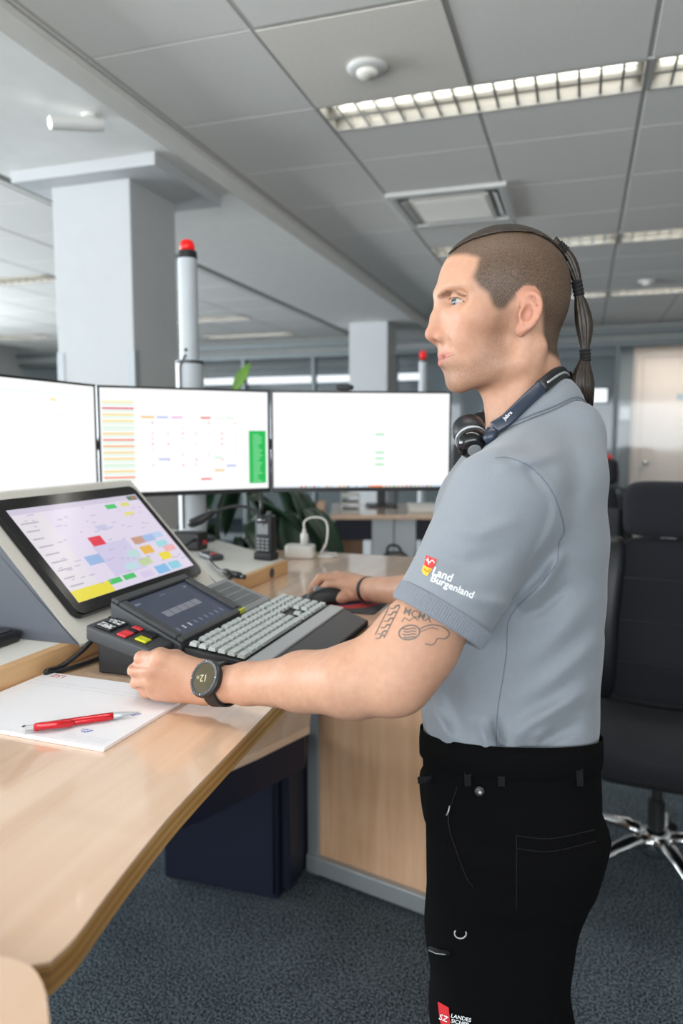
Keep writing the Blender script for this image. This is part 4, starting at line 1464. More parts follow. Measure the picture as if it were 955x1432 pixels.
MB().box(0.05, 0.20, 0.40, 0.43, 0.35, 0.90).build('rear_panel', M['beech_panel'], fd)
pb_ = thing('paper_stack', 'pale stack of paper trays on the distant desk', 'paper tray', (fx0 + 0.06, FY + 0.10, zf + 0.001))
for k in range(3):
    MB().box(0, 0.11, 0, 0.25, 0.002 + k * 0.045, 0.012 + k * 0.045).build('tray', M['white_plastic'], pb_)
MB().box(0, 0.006, 0, 0.25, 0.0, 0.13).build('tray_side', M['white_plastic'], pb_)
MB().box(0.104, 0.11, 0, 0.25, 0.0, 0.13).build('tray_side', M['white_plastic'], pb_)
wb_ = thing('white_box', 'low white box on the distant desk beside the man\'s sleeve', 'box', (fx0 + 0.46, FY + 0.10, zf + 0.001))
MB().box(0, 0.16, 0, 0.12, 0.0, 0.040).build('carton', M['white_plastic'], wb_, bevel=0.004)
MB().box(-0.003, 0.163, -0.003, 0.123, 0.040, 0.050).build('lid', M['white_plastic'], wb_, bevel=0.002, seg=1)
bm_ = thing('rear_facing_monitor', 'black back of a distant monitor between white screen and headset', 'monitor', (atY(655, 700, 4.45).x + 0.16, 4.55, zf + 0.001))
MB().box(-0.24, 0.24, 0.0, 0.03, 0.09, 0.40).build('housing', M['black_plastic'], bm_, bevel=0.006)
MB().box(-0.03, 0.03, 0.02, 0.05, 0.0, 0.25).build('stand', M['black_plastic'], bm_, bevel=0.004, seg=1)
MB().prism(rounded_rect(-0.12, 0.12, -0.07, 0.13, 0.03), 0.0, 0.012).build('foot', M['black_plastic'], bm_)
pm = thing('rear_facing_monitor', 'second dark monitor back on the distant desk, behind the white screens', 'monitor', (fx0 + 0.32, FY + 0.50, zf + 0.001))
MB().box(-0.22, 0.22, 0.0, 0.03, 0.12, 0.42).build('housing', M['grey_plastic'], pm, bevel=0.006)
MB().box(-0.03, 0.03, 0.02, 0.05, 0.0, 0.25).build('stand', M['black_plastic'], pm, bevel=0.004, seg=1)
MB().prism(rounded_rect(-0.10, 0.10, -0.07, 0.13, 0.03), 0.0, 0.012).build('foot', M['black_plastic'], pm)
bx_ = thing('black_bag', 'black bag lying behind the far end of the desk', 'bag', (atY(550, 770, 3.1).x, 3.1, 0))
MB().box(-0.03, 0.03, -0.03, 0.03, 0.0, 0.55).build('stand', M['dark_grey'], bx_)
cushion(0.085, 0.06, 0.24, 0.6, 0.6, 14, 22, lambda p: Vector((p.x + 0.12 * p.z * 0.3, p.y, p.z))).build('bag_body', M['black_plastic'], bx_, loc=(0, 0, 0.78), smooth=True)
MB().tube(spline([(-0.03, 0, 0.99), (-0.02, 0, 1.04), (0.02, 0, 1.04), (0.04, 0, 1.0)], 6), 0.006, 8).build('bag_handle', M['black_plastic'], bx_, smooth=True)

# distant beacon mast
q_ = atY(591, 520, 5.9)
fm = thing('beacon_mast', 'small distant mast with red beacon beside the far column', 'beacon', (q_.x, 5.9, 0))
zt = atY(591, 506, 5.9).z
MB().lathe([(0.03, 0.0), (0.03, zt), (0.001, zt)], 20).build('tube', M['grey_plastic'], fm)
MB().lathe([(0.031, zt), (0.031, zt + 0.02), (0.02, zt + 0.022)], 20).build('beacon_base', M['black_plastic'], fm)
MB().lathe([(0.024, zt + 0.02), (0.024, zt + 0.07), (0.012, zt + 0.085), (0.001, zt + 0.086)], 20).build('beacon_lens', M['red_lens'], fm, smooth=True)
# webcam clipped on the right monitor
wq = atY(482, 541, 2.29)
wcam = thing('webcam', 'small black webcam on top of the right monitor', 'webcam', (wq.x, 2.29, ZT))
cushion(0.028, 0.012, 0.009, 0.6, 0.5, 10, 20).build('body', M['black_plastic'], wcam, loc=(0, -0.006, 0.010), smooth=True)
MB().box(-0.012, 0.012, -0.002, 0.024, -0.001, 0.004).build('clip', M['black_plastic'], wcam)

# red and white things beyond the glass at right
rb = thing('red_bag', 'red bag with white stripe standing on a cabinet behind the man\'s back', 'bag', R(0.16, 8.4, 0), RZ)
MB().box(-0.22, 0.22, -0.2, 0.2, 0.0, 1.16).build('cabinet', M['dark_grey'], rb, bevel=0.005, seg=1)
cushion(0.16, 0.12, 0.085, 0.4, 0.4).build('bag_body', M['red_button'], rb, loc=(0, 0, 1.245), smooth=True)
MB().box(-0.03, 0.10, -0.125, -0.118, 1.22, 1.27).build('stripe', M['white_plastic'], rb)

# ---- pot plant between the desks
def leaf_mesh(L, W, curl, m, parent, name='leaf'):
    mb = MB()
    n = 9
    vs, fs = [], []
    for i in range(n + 1):
        t = i / n
        w_ = W * (math.sin(math.pi * min(1, t * 0.94 + 0.06)) ** 0.75) * (1 - 0.25 * t)
        x = L * t
        z = -curl * t * t
        for s in (-1, -0.5, 0, 0.5, 1):
            vs.append((x, s * w_, z + abs(s) * w_ * 0.35))
    for i in range(n):
        for k in range(4):
            a = i * 5 + k
            fs.append((a, a + 1, a + 6, a + 5))
    mb.add(vs, fs)
    o = mb.build(name, m, parent, smooth=True)
    sol = o.modifiers.new('thick', 'SOLIDIFY')
    sol.thickness = 0.0015
    return o


plx, ply = atY(365, 740, 2.95).x, 2.95
pt_ = thing('pot_plant', 'dark green broad-leaved pot plant behind the shelf board', 'plant', (plx, ply, 0))
MB().lathe([(0.001, 0.0), (0.13, 0.0), (0.16, 0.32), (0.17, 0.34), (0.15, 0.34), (0.14, 0.30), (0.001, 0.30)], 28).build('pot', M['terracotta'], pt_, smooth=False)
rl_ = random.Random(11)
lf0 = leaf_mesh(0.26, 0.052, 0.10, M['leaf'], pt_)
first = True
stems = []
for k in range(40):
    az = rl_.uniform(0, 2 * math.pi)
    z = rl_.uniform(0.86, 1.36)
    r = rl_.uniform(0.02, 0.20)
    off = Vector((math.cos(az) * r, math.sin(az) * r * 0.6, z))
    off.x += rl_.uniform(-0.12, 0.10)
    rot = Euler((rl_.uniform(-0.4, 0.4), rl_.uniform(0.2, 1.3), az))
    if first:
        lf0.location, lf0.rotation_euler = off, rot
        first = False
    else:
        c = instance(lf0, pt_, off, rot)
        s = rl_.uniform(0.8, 1.25)
        c.scale = (s, s, s)
    if k % 4 == 0:
        stems.append(off)
for s in stems:
    MB().tube(spline([(0.02 * rl_.uniform(-1, 1), 0.02 * rl_.uniform(-1, 1), 0.30), (s.x * 0.3, s.y * 0.3, 0.7), s], 6), 0.006, 7).build('stem', M['leaf'], pt_, smooth=True)
lt = leaf_mesh(0.13, 0.024, 0.02, M['leaf_light'], pt_, 'upright_leaf')
q_ = atY(327, 546, 2.95)
lt.location = (q_.x - plx, 0, q_.z)
lt.rotation_euler = Euler((math.pi / 2, -1.05, 0))
MB().tube(spline([(0.0, 0, 0.9), (-0.06, 0, 1.3), (q_.x - plx, 0, q_.z)], 6), 0.005, 7).build('stem', M['leaf'], pt_, smooth=True)
# ================================================================== PERSON: implicit surface modelling
class Field:
    """smooth blend of rounded shapes; turned into one continuous mesh"""

    def __init__(self):
        self.ops = []

    def add(self, fn, lo, hi, k=0.0, op='u'):
        self.ops.append((fn, np.array(lo, np.float32), np.array(hi, np.float32), k, op))

    def capsule(self, a, b, ra, rb=None, k=0.01, op='u'):
        a, b = np.array(a, np.float32), np.array(b, np.float32)
        rb = ra if rb is None else rb
        ab = b - a
        L2 = float(ab @ ab) + 1e-12
        rm = max(ra, rb)

        def fn(p):
            t = np.clip(((p - a) @ ab) / L2, 0, 1)
            return np.linalg.norm(p - a - t[:, None] * ab, axis=1) - (ra + (rb - ra) * t)
        self.add(fn, np.minimum(a, b) - rm, np.maximum(a, b) + rm, k, op)

    def ellipsoid(self, c, r, k=0.01, op='u', rot=None):
        c, r = np.array(c, np.float32), np.array(r, np.float32)
        Rm = None if rot is None else np.array(Euler(rot).to_matrix(), np.float32)

        def fn(p):
            q = p - c
            if Rm is not None:
                q = q @ Rm
            k0 = np.linalg.norm(q / r, axis=1)
            k1 = np.linalg.norm(q / (r * r), axis=1) + 1e-9
            return k0 * (k0 - 1.0) / k1
        m = r if rot is None else np.full(3, float(r.max()), np.float32)
        self.add(fn, c - m, c + m, k, op)

    def loft(self, secs, k=0.01, op='u', power=2.3):
        """stack of oval sections (z, cx, cy, rx, ry), interpolated smoothly along z"""
        s = np.array(sorted(secs), np.float32)
        zz = np.linspace(s[0, 0], s[-1, 0], 160)
        tab = []
        for j in range(1, 5):
            sp = spline([(float(a), float(b), 0) for a, b in zip(s[:, 0], s[:, j])], 12)
            tab.append(np.interp(zz, [q.x for q in sp], [q.y for q in sp]))

        def fn(p):
            z = np.clip(p[:, 2], zz[0], zz[-1])
            cx, cy, rx, ry = (np.interp(z, zz, t) for t in tab)
            d = ((np.abs(p[:, 0] - cx) / rx) ** power + (np.abs(p[:, 1] - cy) / ry) ** power) ** (1.0 / power)
            d = (d - 1.0) * np.minimum(rx, ry)
            dz = np.maximum(np.maximum(zz[0] - p[:, 2], p[:, 2] - zz[-1]), 0)
            return np.maximum(d, dz) if False else np.where(dz > 0, np.sqrt(np.maximum(d, 0) ** 2 + dz ** 2), d)
        r = max(float(s[:, 3].max()), float(s[:, 4].max()))
        self.add(fn, (float(s[:, 1].min()) - r, float(s[:, 2].min()) - r, float(zz[0])), (float(s[:, 1].max()) + r, float(s[:, 2].max()) + r, float(zz[-1])), k, op)

    def chain(self, pts, rad, k=0.006):
        for i in range(len(pts) - 1):
            self.capsule(pts[i], pts[i + 1], rad[i], rad[i + 1], k)

    def eval(self, p, margin=0.035):
        d = np.full(len(p), 1.0, np.float32)
        if len(p) == 0:
            return d
        plo, phi = p.min(0), p.max(0)
        for fn, lo, hi, k, op in self.ops:
            m = margin + k
            if np.any(lo - m > phi) or np.any(hi + m < plo):
                continue
            idx = np.where(np.all((p > lo - m) & (p < hi + m), axis=1))[0]
            if len(idx) == 0:
                continue
            e = fn(p[idx]).astype(np.float32)
            c = d[idx]
            if op == 'u':
                if k > 0:
                    h = np.clip(0.5 + 0.5 * (c - e) / k, 0, 1)
                    r = c + (e - c) * h - k * h * (1 - h)
                    # far away start value: plain union
                    r = np.where(c > 0.5, e, r)
                else:
                    r = np.minimum(c, e)
            elif op == 's':
                e = -e
                if k > 0:
                    h = np.clip(0.5 - 0.5 * (c - e) / k, 0, 1)
                    r = c + (e - c) * h + k * h * (1 - h)
                else:
                    r = np.maximum(c, e)
            elif op == 'i':
                r = np.maximum(c, e)
            else:            # displacement
                r = c + e
            d[idx] = r
        return d

    def mesh(self, lo, hi, h):
        """block-sparse sampling + surface nets"""
        B = 8
        lo, hi = np.array(lo, np.float64), np.array(hi, np.float64)
        nb = np.ceil((hi - lo) / (h * B)).astype(int)
        ii = np.stack(np.meshgrid(*[np.arange(n) for n in nb], indexing='ij'), -1).reshape(-1, 3)
        cen = (lo + (ii + 0.5) * h * B).astype(np.float32)
        dc = self.eval(cen, margin=0.06)
        act = ii[np.abs(dc) < h * B * 1.25 + 0.004]
        g = nb * B + 1
        V = np.where(np.zeros(tuple(g), bool), 0, 1).astype(np.float32)
        # fill coarse sign so that the inside of the body stays inside
        cs = dc.reshape(tuple(nb))
        V[:-1, :-1, :-1] = np.repeat(np.repeat(np.repeat(np.sign(cs), B, 0), B, 1), B, 2)
        loc = np.stack(np.meshgrid(*[np.arange(B + 1)] * 3, indexing='ij'), -1).reshape(-1, 3)
        grp = act // 4
        gid = (grp[:, 0] * 4096 + grp[:, 1]) * 4096 + grp[:, 2]
        order = np.argsort(gid, kind='stable')
        act, gid = act[order], gid[order]
        cuts = np.concatenate([[0], np.where(np.diff(gid))[0] + 1, [len(act)]])
        for s, e in zip(cuts[:-1], cuts[1:]):
            blk = act[s:e]
            idx = (blk[:, None, :] * B + loc[None]).reshape(-1, 3)
            V[idx[:, 0], idx[:, 1], idx[:, 2]] = self.eval((lo + idx * h).astype(np.float32))
        S = V < 0
        n0, n1, n2 = [x - 1 for x in S.shape]
        anyv = np.zeros((n0, n1, n2), bool)
        allv = np.ones((n0, n1, n2), bool)
        for a in (0, 1):
            for b in (0, 1):
                for c in (0, 1):
                    q = S[a:a + n0, b:b + n1, c:c + n2]
                    anyv |= q
                    allv &= q
        cells = np.argwhere(anyv & ~allv)
        ids = np.full((n0, n1, n2), -1, np.int64)
        ids[cells[:, 0], cells[:, 1], cells[:, 2]] = np.arange(len(cells))
        acc = np.zeros((len(cells), 3))
        cnt = np.zeros(len(cells))
        corners = [(a, b, c) for a in (0, 1) for b in (0, 1) for c in (0, 1)]
        cv = {q: V[cells[:, 0] + q[0], cells[:, 1] + q[1], cells[:, 2] + q[2]] for q in corners}
        for q in corners:
            for ax in range(3):
                if q[ax] == 0:
                    r = list(q)
                    r[ax] = 1
                    va, vb = cv[q], cv[tuple(r)]
                    m = (va < 0) != (vb < 0)
                    t = np.zeros(len(cells))
                    t[m] = va[m] / (va[m] - vb[m])
                    pos = np.array(q, float)[None] + np.zeros((len(cells), 3))
                    pos[:, ax] += t
                    acc[m] += pos[m]
                    cnt[m] += 1
        verts = lo + (cells + acc / np.maximum(cnt, 1)[:, None]) * h
        faces = []
        for ax in range(3):
            u, w = (ax + 1) % 3, (ax + 2) % 3
            sl0 = [slice(None)] * 3
            sl1 = [slice(None)] * 3
            sl0[ax] = slice(0, -1)
            sl1[ax] = slice(1, None)
            e = S[tuple(sl0)] != S[tuple(sl1)]
            E_ = np.argwhere(e)
            ok = (E_[:, u] > 0) & (E_[:, w] > 0) & (E_[:, u] < S.shape[u] - 1) & (E_[:, w] < S.shape[w] - 1)
            E_ = E_[ok]

            def cid(du, dw):
                q = E_.copy()
                q[:, u] += du
                q[:, w] += dw
                return ids[q[:, 0], q[:, 1], q[:, 2]]
            quad = np.stack([cid(-1, -1), cid(0, -1), cid(0, 0), cid(-1, 0)], 1)
            flip = ~S[E_[:, 0], E_[:, 1], E_[:, 2]]
            quad[flip] = quad[flip][:, ::-1]
            faces.append(quad)
        faces = np.concatenate(faces)
        faces = faces[(faces >= 0).all(1)]
        return verts, faces


def np_mesh(name, verts, faces, m, parent=None, smooth=True, keep_largest=False):
    me = bpy.data.meshes.new(name)
    me.vertices.add(len(verts))
    me.vertices.foreach_set('co', np.asarray(verts, np.float32).ravel())
    me.loops.add(len(faces) * 4)
    me.loops.foreach_set('vertex_index', np.asarray(faces, np.int32).ravel())
    me.polygons.add(len(faces))
    me.polygons.foreach_set('loop_start', np.arange(0, len(faces) * 4, 4, dtype=np.int32))
    me.polygons.foreach_set('loop_total', np.full(len(faces), 4, np.int32))
    me.update(calc_edges=True)
    me.validate()
    if smooth:
        me.polygons.foreach_set('use_smooth', [True] * len(me.polygons))
    me.materials.append(m)
    o = bpy.data.objects.new(name, me)
    COL.objects.link(o)
    o.parent = parent
    return o


def relax(verts, faces, it=2, f=0.5):
    n = len(verts)
    e = np.concatenate([faces[:, [0, 1]], faces[:, [1, 2]], faces[:, [2, 3]], faces[:, [3, 0]]])
    for _ in range(it):
        s = np.zeros_like(verts)
        c = np.zeros(n)
        for ax in range(3):
            s[:, ax] = np.bincount(e[:, 0], verts[e[:, 1], ax], n) + np.bincount(e[:, 1], verts[e[:, 0], ax], n)
        c = np.bincount(e[:, 0], minlength=n) + np.bincount(e[:, 1], minlength=n)
        verts = verts * (1 - f) + f * s / np.maximum(c, 1)[:, None]
    return verts


# ---- head frame: u forward (towards the screens), v towards the camera, w up; millimetres
YM = 1.05                                   # the man's middle plane
HO = atY(700, 430, YM)
YAW = math.radians(7)
HU = Vector((-math.cos(YAW), -math.sin(YAW), 0))
HV = Vector((math.sin(YAW), -math.cos(YAW), 0))
HW = Vector((0, 0, 1))
HM = np.array([HU, HV, HW], np.float32)     # rows


def hw(u, v, w):
    return HO + (HU * u + HV * v + HW * w) * 0.001


def hl(px, py, v):
    """head-local (u, v, w) in mm of the photo pixel on the plane v = const"""
    d = Vector(ray(px, py))
    o = Vector((0, 0, CAMZ))
    t = ((HO + HV * (v * 0.001)) - o).dot(HV) / d.dot(HV)
    q = (o + d * t - HO) * 1000.0
    return np.array((q.dot(HU), q.dot(HV), q.dot(HW)), np.float32)


class HeadField(Field):
    """takes millimetre head coordinates"""

    def P(self, p):
        return np.array(hw(*[float(x) for x in p]), np.float32)

    def cap(self, a, b, ra, rb=None, k=8, op='u'):
        rb = ra if rb is None else rb
        self.capsule(self.P(a), self.P(b), ra * 0.001, rb * 0.001, k * 0.001, op)

    def ell(self, c, r, k=8, op='u', tilt=0.0, turn=0.0):
        """tilt: turn about v (nod); turn: about w"""
        c_ = np.array(c, np.float32)
        r_ = np.array(r, np.float32)
        Rm = np.array((Matrix.Rotation(turn, 3, 'Z') @ Matrix.Rotation(tilt, 3, 'Y')), np.float32)
        o_ = np.array(HO, np.float32)

        def fn(p):
            q = ((p - o_) * 1000.0) @ HM.T - c_
            q = q @ Rm
            k0 = np.linalg.norm(q / r_, axis=1)
            k1 = np.linalg.norm(q / (r_ * r_), axis=1) + 1e-9
            return k0 * (k0 - 1.0) / k1 * 0.001
        cw_ = self.P(c)
        m = float(r_.max()) * 0.001
        self.add(fn, cw_ - m, cw_ + m, k * 0.001, op)


body = HeadField()


_e = hl(631.5, 423, 30)
EYE_U, EYE_V, EYE_W = float(_e[0]) - 12.5, 30.0, float(_e[2]) + 1.0


def build_head(f):
    # skull
    f.ell((-6, 0, 28), (90, 73, 79), k=0)
    f.ell((36.5, 0, 19), (53, 61, 69), k=8)
    f.ell((-22, 0, 4), (70, 68, 70), k=12)
    # side of the face
    f.ell((38, 0, -20), (49, 58, 56), k=16)
    # upper jaw and mouth barrel
    f.ell((46, 0, -46), (42, 41, 36), k=12)
    f.ell((44, 0, -68), (41, 40, 34), k=10)
    # lower jaw
    f.ell((26, 0, -72), (54, 50, 40), k=14)
    for s in (-1, 1):
        f.cap((-20, 52 * s, -36), (-14, 49 * s, -78), 15, 15, k=14)
        f.cap((-14, 49 * s, -78), (56, 20 * s, -102), 15, 13, k=12)
        f.ell((48, 46 * s, -22), (24, 17, 17), k=14)        # cheek bone
        f.ell((56, 30 * s, -44), (22, 20, 24), k=12)
    f.ell((57, 0, -101), (16, 24, 17), k=12)                # chin
    f.ell((61, 0, -96), (12, 13, 14), k=8)
    # brow ridge
    for s in (-1, 1):
        f.cap((85, 9 * s, 17), (62, 45 * s, 20), 7.4, 7.2, k=14)
    # eye sockets
    for s in (-1, 1):
        f.ell((86, 30 * s, 5), (19, 16, 11), k=9, op='s')
        f.ell((72, 44 * s, 4), (12, 10, 9), k=10, op='s')
    # lids: a shell round the eyeball with an almond opening cut out
    for s in (-1, 1):
        f.ell((EYE_U, EYE_V * s, EYE_W), (14.4, 14.4, 13.6), k=4)
        f.cap((EYE_U - 2, EYE_V * s, EYE_W + 12.5), (EYE_U + 10, EYE_V * s, EYE_W + 8.5), 4, 3.2, k=4)
        f.ell((EYE_U + 9, (EYE_V + 2) * s, EYE_W - 0.6), (12, 14.5, 3.5), k=1.2, op='s', turn=0.35 * s)
    # nose
    f.cap((83, 0, 8), (91, 0, -16), 8, 8, k=10)
    f.cap((91, 0, -16), (96, 0, -36), 8.5, 9.5, k=6)
    f.ell((97, 0, -38.5), (10, 11, 9.2), k=5)
    for s in (-1, 1):
        f.ell((85, 13.5 * s, -43), (12, 8, 8.6), k=5)
    f.cap((94, 0, -45), (84, 0, -51), 5, 5.5, k=5)
    for s in (-1, 1):
        f.ell((91, 7 * s, -50), (6, 3.4, 4.4), k=2, op='s')
        f.cap((88, 22.5 * s, -40), (80, 28 * s, -52), 0.6, 0.6, k=6, op='s')   # nasolabial fold
        f.cap((80, 28 * s, -52), (71, 31 * s, -62), 0.6, 0.4, k=6, op='s')
    # lips
    for s in (-1, 1):
        f.cap((83.5, 3 * s, -66.5), (62, 28 * s, -64.5), 4.4, 3.4, k=5)
        f.cap((82.0, 0, -78.5), (62, 26 * s, -68.5), 5.4, 3.4, k=5)
    for s in (-1, 1):
        f.cap((91.5, 0, -72.5), (82, 13 * s, -70.5), 1.3, 1.3, k=2.2, op='s')
        f.cap((82, 13 * s, -70.5), (66, 31 * s, -66), 1.3, 0.8, k=3, op='s')
    f.cap((91, 0, -57), (92.5, 0, -61), 2, 2, k=4, op='s')  # philtrum
    f.ell((86, 0, -89.5), (7, 16, 4.2), k=8, op='s')        # below the lower lip
    # neck
    f.cap((-28, 0, -60), (-46, 0, -185), 51, 58, k=20)
    f.cap((-40, 0, -100), (-72, 0, -200), 40, 58, k=20)
    f.cap((6, 0, -116), (-10, 0, -165), 13, 15, k=18)       # throat
    for s in (-1, 1):                                       # sterno-mastoid
        f.cap((-36, 54 * s, -60), (-4, 20 * s, -185), 10, 9, k=14)


def build_ear(f, s):
    """ear on side s (+1 near the camera)"""
    vv = 73.0
    c = hl(737.5, 439.5, vv) if s > 0 else hl(737.5, 439.5, vv) * np.array((1, -1, 1), np.float32)
    cu, cw_ = float(c[0]), float(c[2])

    def e(du, dv, dw):
        # du: forward, dv: outward, dw: up, in the tilted plane of the ear
        t = math.radians(11)
        u_ = du * math.cos(t) - dw * math.sin(t)
        w_ = du * math.sin(t) + dw * math.cos(t)
        u_ *= 0.76
        w_ *= 0.89
        return (cu + u_, s * (vv + dv - du * 0.32), cw_ + w_)
    f.ell(e(-1, -0.5, 3), (12, 5.2, 23.5), k=4, tilt=math.radians(-11), turn=math.radians(18) * s)
    for du, dv, dw in ((6, -2.5, 19), (-3, -1.8, 21), (-9.5, -1.2, 15), (-10.5, -1.6, 10), (-11, -1.2, 5), (-9.5, -1.5, -5), (-5, -2, -14)):
        f.ell(e(du, dv, dw), (5.5, 3.6, 7), k=4)                           # back of the shell under the helix
    f.ell(e(6, 0, -24), (8.5, 4.5, 9.5), k=5)                              # lobe
    f.ell(e(2.5, 6.0, -2), (7.5, 6.6, 12.5), k=2, op='s', tilt=math.radians(-11))  # concha
    ring = [(11, 1, 9), (12, 3, 19), (6, 4, 27), (-4, 5, 28.5), (-12, 5.5, 22), (-15.5, 5.5, 11), (-14.5, 5, -2), (-10, 4, -13), (-3, 3, -21), (4, 2, -26)]
    pts = [f.P(e(*q)) for q in [tuple(v) for v in spline([Vector(q) for q in ring], 3)]]
    for i in range(len(pts) - 1):
        f.capsule(pts[i], pts[i + 1], 0.0031, 0.0031, 0.0022)              # helix
    ring = [(5, 3, 19), (-3, 4, 16), (-8, 4.5, 8), (-8, 4.5, -3), (-4, 4, -12), (3, 3, -15)]
    pts = [f.P(e(*q)) for q in [tuple(v) for v in spline([Vector(q) for q in ring], 3)]]
    for i in range(len(pts) - 1):
        f.capsule(pts[i], pts[i + 1], 0.0021, 0.0021, 0.0020)              # antihelix
    f.ell(e(11.5, 2.5, -4), (4, 3.4, 6.5), k=4)                            # tragus
    f.ell(e(7, 3, -14.5), (4, 3, 3.2), k=3)                                # antitragus
    f.ell(e(6, 5, -4), (4.5, 5, 6), k=2, op='s')                           # ear canal


build_head(body)
build_ear(body, 1)
build_ear(body, -1)

# ---- torso core under the shirt (keeps the figure one continuous surface)
TORSO = [  # z, cx, cy, rx, ry   (x: front is the smaller value)
    (0.98, 0.252, YM, 0.118, 0.165), (1.05, 0.248, YM, 0.116, 0.158), (1.15, 0.248, YM, 0.116, 0.152), (1.27, 0.255, YM, 0.118, 0.165),
    (1.37, 0.260, YM, 0.116, 0.178), (1.43, 0.266, YM, 0.104, 0.178), (1.475, 0.272, YM, 0.082, 0.140), (1.52, 0.275, YM, 0.062, 0.085)]
body.loft([(z, cx - 0.012 * min(1, (1.50 - min(z, 1.50)) / 0.1), cy, rx - (0.034 if z < 1.45 else 0.016), ry - 0.03) for z, cx, cy, rx, ry in TORSO], k=0.03)

# ---- left arm (near the camera)
S_L = atY(702, 705, 0.885)
E_L = atY(556, 950, 0.825)
W_L = atY(302, 957, 0.985)
mid_u = S_L.lerp(E_L, 0.45)
body.capsule(S_L, mid_u, 0.052, 0.047, 0.02)
body.capsule(mid_u, E_L.lerp(S_L, 0.16), 0.047, 0.043, 0.02)
body.capsule(E_L.lerp(S_L, 0.18), E_L, 0.043, 0.036, 0.02)
el_tip = atY(541, 969, 0.828)
body.ellipsoid(el_tip, (0.022, 0.022, 0.018), 0.02)
f1 = E_L.lerp(W_L, 0.20) + Vector((0, 0, -0.002))
f2 = E_L.lerp(W_L, 0.48) + Vector((0, 0, 0.0))
f3 = E_L.lerp(W_L, 0.80)
body.capsule(E_L, f1, 0.037, 0.0405, 0.02)
body.capsule(f1, f2, 0.0405, 0.0355, 0.015)
body.capsule(f2, f3, 0.0355, 0.0265, 0.012)
body.capsule(f3, W_L, 0.0265, 0.0245, 0.012)
br = [E_L.lerp(S_L, 0.22) + Vector((-0.02, -0.004, 0.012)), f1 + Vector((-0.012, -0.012, 0.006)), f2 + Vector((0, -0.006, 0.004))]
body.capsule(br[0], br[1], 0.024, 0.026, 0.03)
body.capsule(br[1], br[2], 0.026, 0.020, 0.03)

# ---- left hand: loose fist, back of the hand towards the camera, resting on the little-finger side
def Pn(px, py, Y):
    return np.array(atY(px, py, Y), np.float32)


HY = 1.005
wr = Pn(285, 954, 0.992)
body.capsule(np.array(W_L, np.float32), wr, 0.0245, 0.025, 0.012)
mcp = [Pn(226, 921, HY - 0.012), Pn(214, 937, HY - 0.012), Pn(213, 953, HY - 0.006), Pn(220, 967, HY + 0.004)]
for i, q in enumerate(mcp):
    base = wr + np.array((0.0, 0.004, 0.012 - 0.009 * i), np.float32)
    body.capsule(base, q, 0.0175, 0.0125, 0.012)
body.ellipsoid(Pn(247, 945, HY + 0.006), (0.034, 0.022, 0.031), 0.016)
pip = [Pn(199, 921, HY + 0.012), Pn(190, 938, HY + 0.010), Pn(193, 955, HY + 0.012), Pn(205, 967, HY + 0.016)]
dip = [Pn(205, 932, HY + 0.040), Pn(199, 946, HY + 0.040), Pn(203, 960, HY + 0.038), Pn(213, 969, HY + 0.036)]
tip = [Pn(223, 934, HY + 0.046), Pn(219, 948, HY + 0.046), Pn(222, 961, HY + 0.044), Pn(229, 968, HY + 0.042)]
frad = [(0.0112, 0.0104, 0.0090, 0.0082), (0.0114, 0.0106, 0.0092, 0.0084), (0.0110, 0.0098, 0.0088, 0.0080), (0.0102, 0.0088, 0.0078, 0.0072)]
for m_, p_, d_, t_, r_ in zip(mcp, pip, dip, tip, frad):
    body.capsule(m_, p_, r_[0], r_[1], 0.005)
    body.capsule(p_, d_, r_[1], r_[2], 0.003)
    body.capsule(d_, t_, r_[2], r_[3], 0.003)
    body.ellipsoid(p_, (r_[1] * 1.08,) * 3, 0.004)
    body.ellipsoid(m_ + np.array((0, -0.003, 0.002), np.float32), (0.0108, 0.0096, 0.0096), 0.008)
for i in range(3):      # creases between the fingers
    a_ = (mcp[i] + mcp[i + 1]) / 2 + np.array((-0.011, -0.010, 0.0), np.float32)
    b_ = (pip[i] + pip[i + 1]) / 2 + np.array((-0.008, -0.004, 0.0), np.float32)
    body.capsule(a_, b_, 0.0010, 0.0022, 0.006, 's')
# thumb, leaves the palm near the wrist and lies over the index finger on the far side
th = [Pn(268, 936, HY + 0.018), Pn(246, 922, HY + 0.034), Pn(224, 917, HY + 0.044), Pn(204, 921, HY + 0.048)]
body.chain(th, (0.0165, 0.0125, 0.0108, 0.0090), 0.008)

# ---- right arm (far side) and hand on the mouse
S_R = Vector((0.265, YM + 0.165, 1.435))
E_R = Vector((0.245, 1.43, 1.195))
W_R = atY(512, 824, 1.655)
body.capsule(S_R, E_R, 0.058, 0.042, 0.03)
g1 = E_R.lerp(W_R, 0.28)
body.capsule(E_R, g1, 0.042, 0.043, 0.015)
body.capsule(g1, W_R.lerp(E_R, 0.15), 0.043, 0.027, 0.015)
body.capsule(W_R.lerp(E_R, 0.15), W_R, 0.027, 0.026, 0.012)
MY = 1.70
rw = Pn(508, 822, 1.665)
body.capsule(np.array(W_R, np.float32), rw, 0.026, 0.026, 0.012)
kn_ = [Pn(478, 817, MY - 0.030), Pn(472, 809, MY - 0.005), Pn(470, 806, MY + 0.018), Pn(474, 808, MY + 0.036)]
for q in kn_:
    body.capsule(rw, q, 0.021, 0.0135, 0.012)
body.ellipsoid(Pn(487, 816, MY - 0.005), (0.034, 0.036, 0.022), 0.014)
pp_ = [Pn(459, 817, MY - 0.032), Pn(448, 808, MY - 0.006), Pn(447, 808, MY + 0.018), Pn(455, 812, MY + 0.040)]
dd_ = [Pn(449, 826, MY - 0.032), Pn(438, 820, MY - 0.006), Pn(438, 819, MY + 0.018), Pn(446, 824, MY + 0.042)]
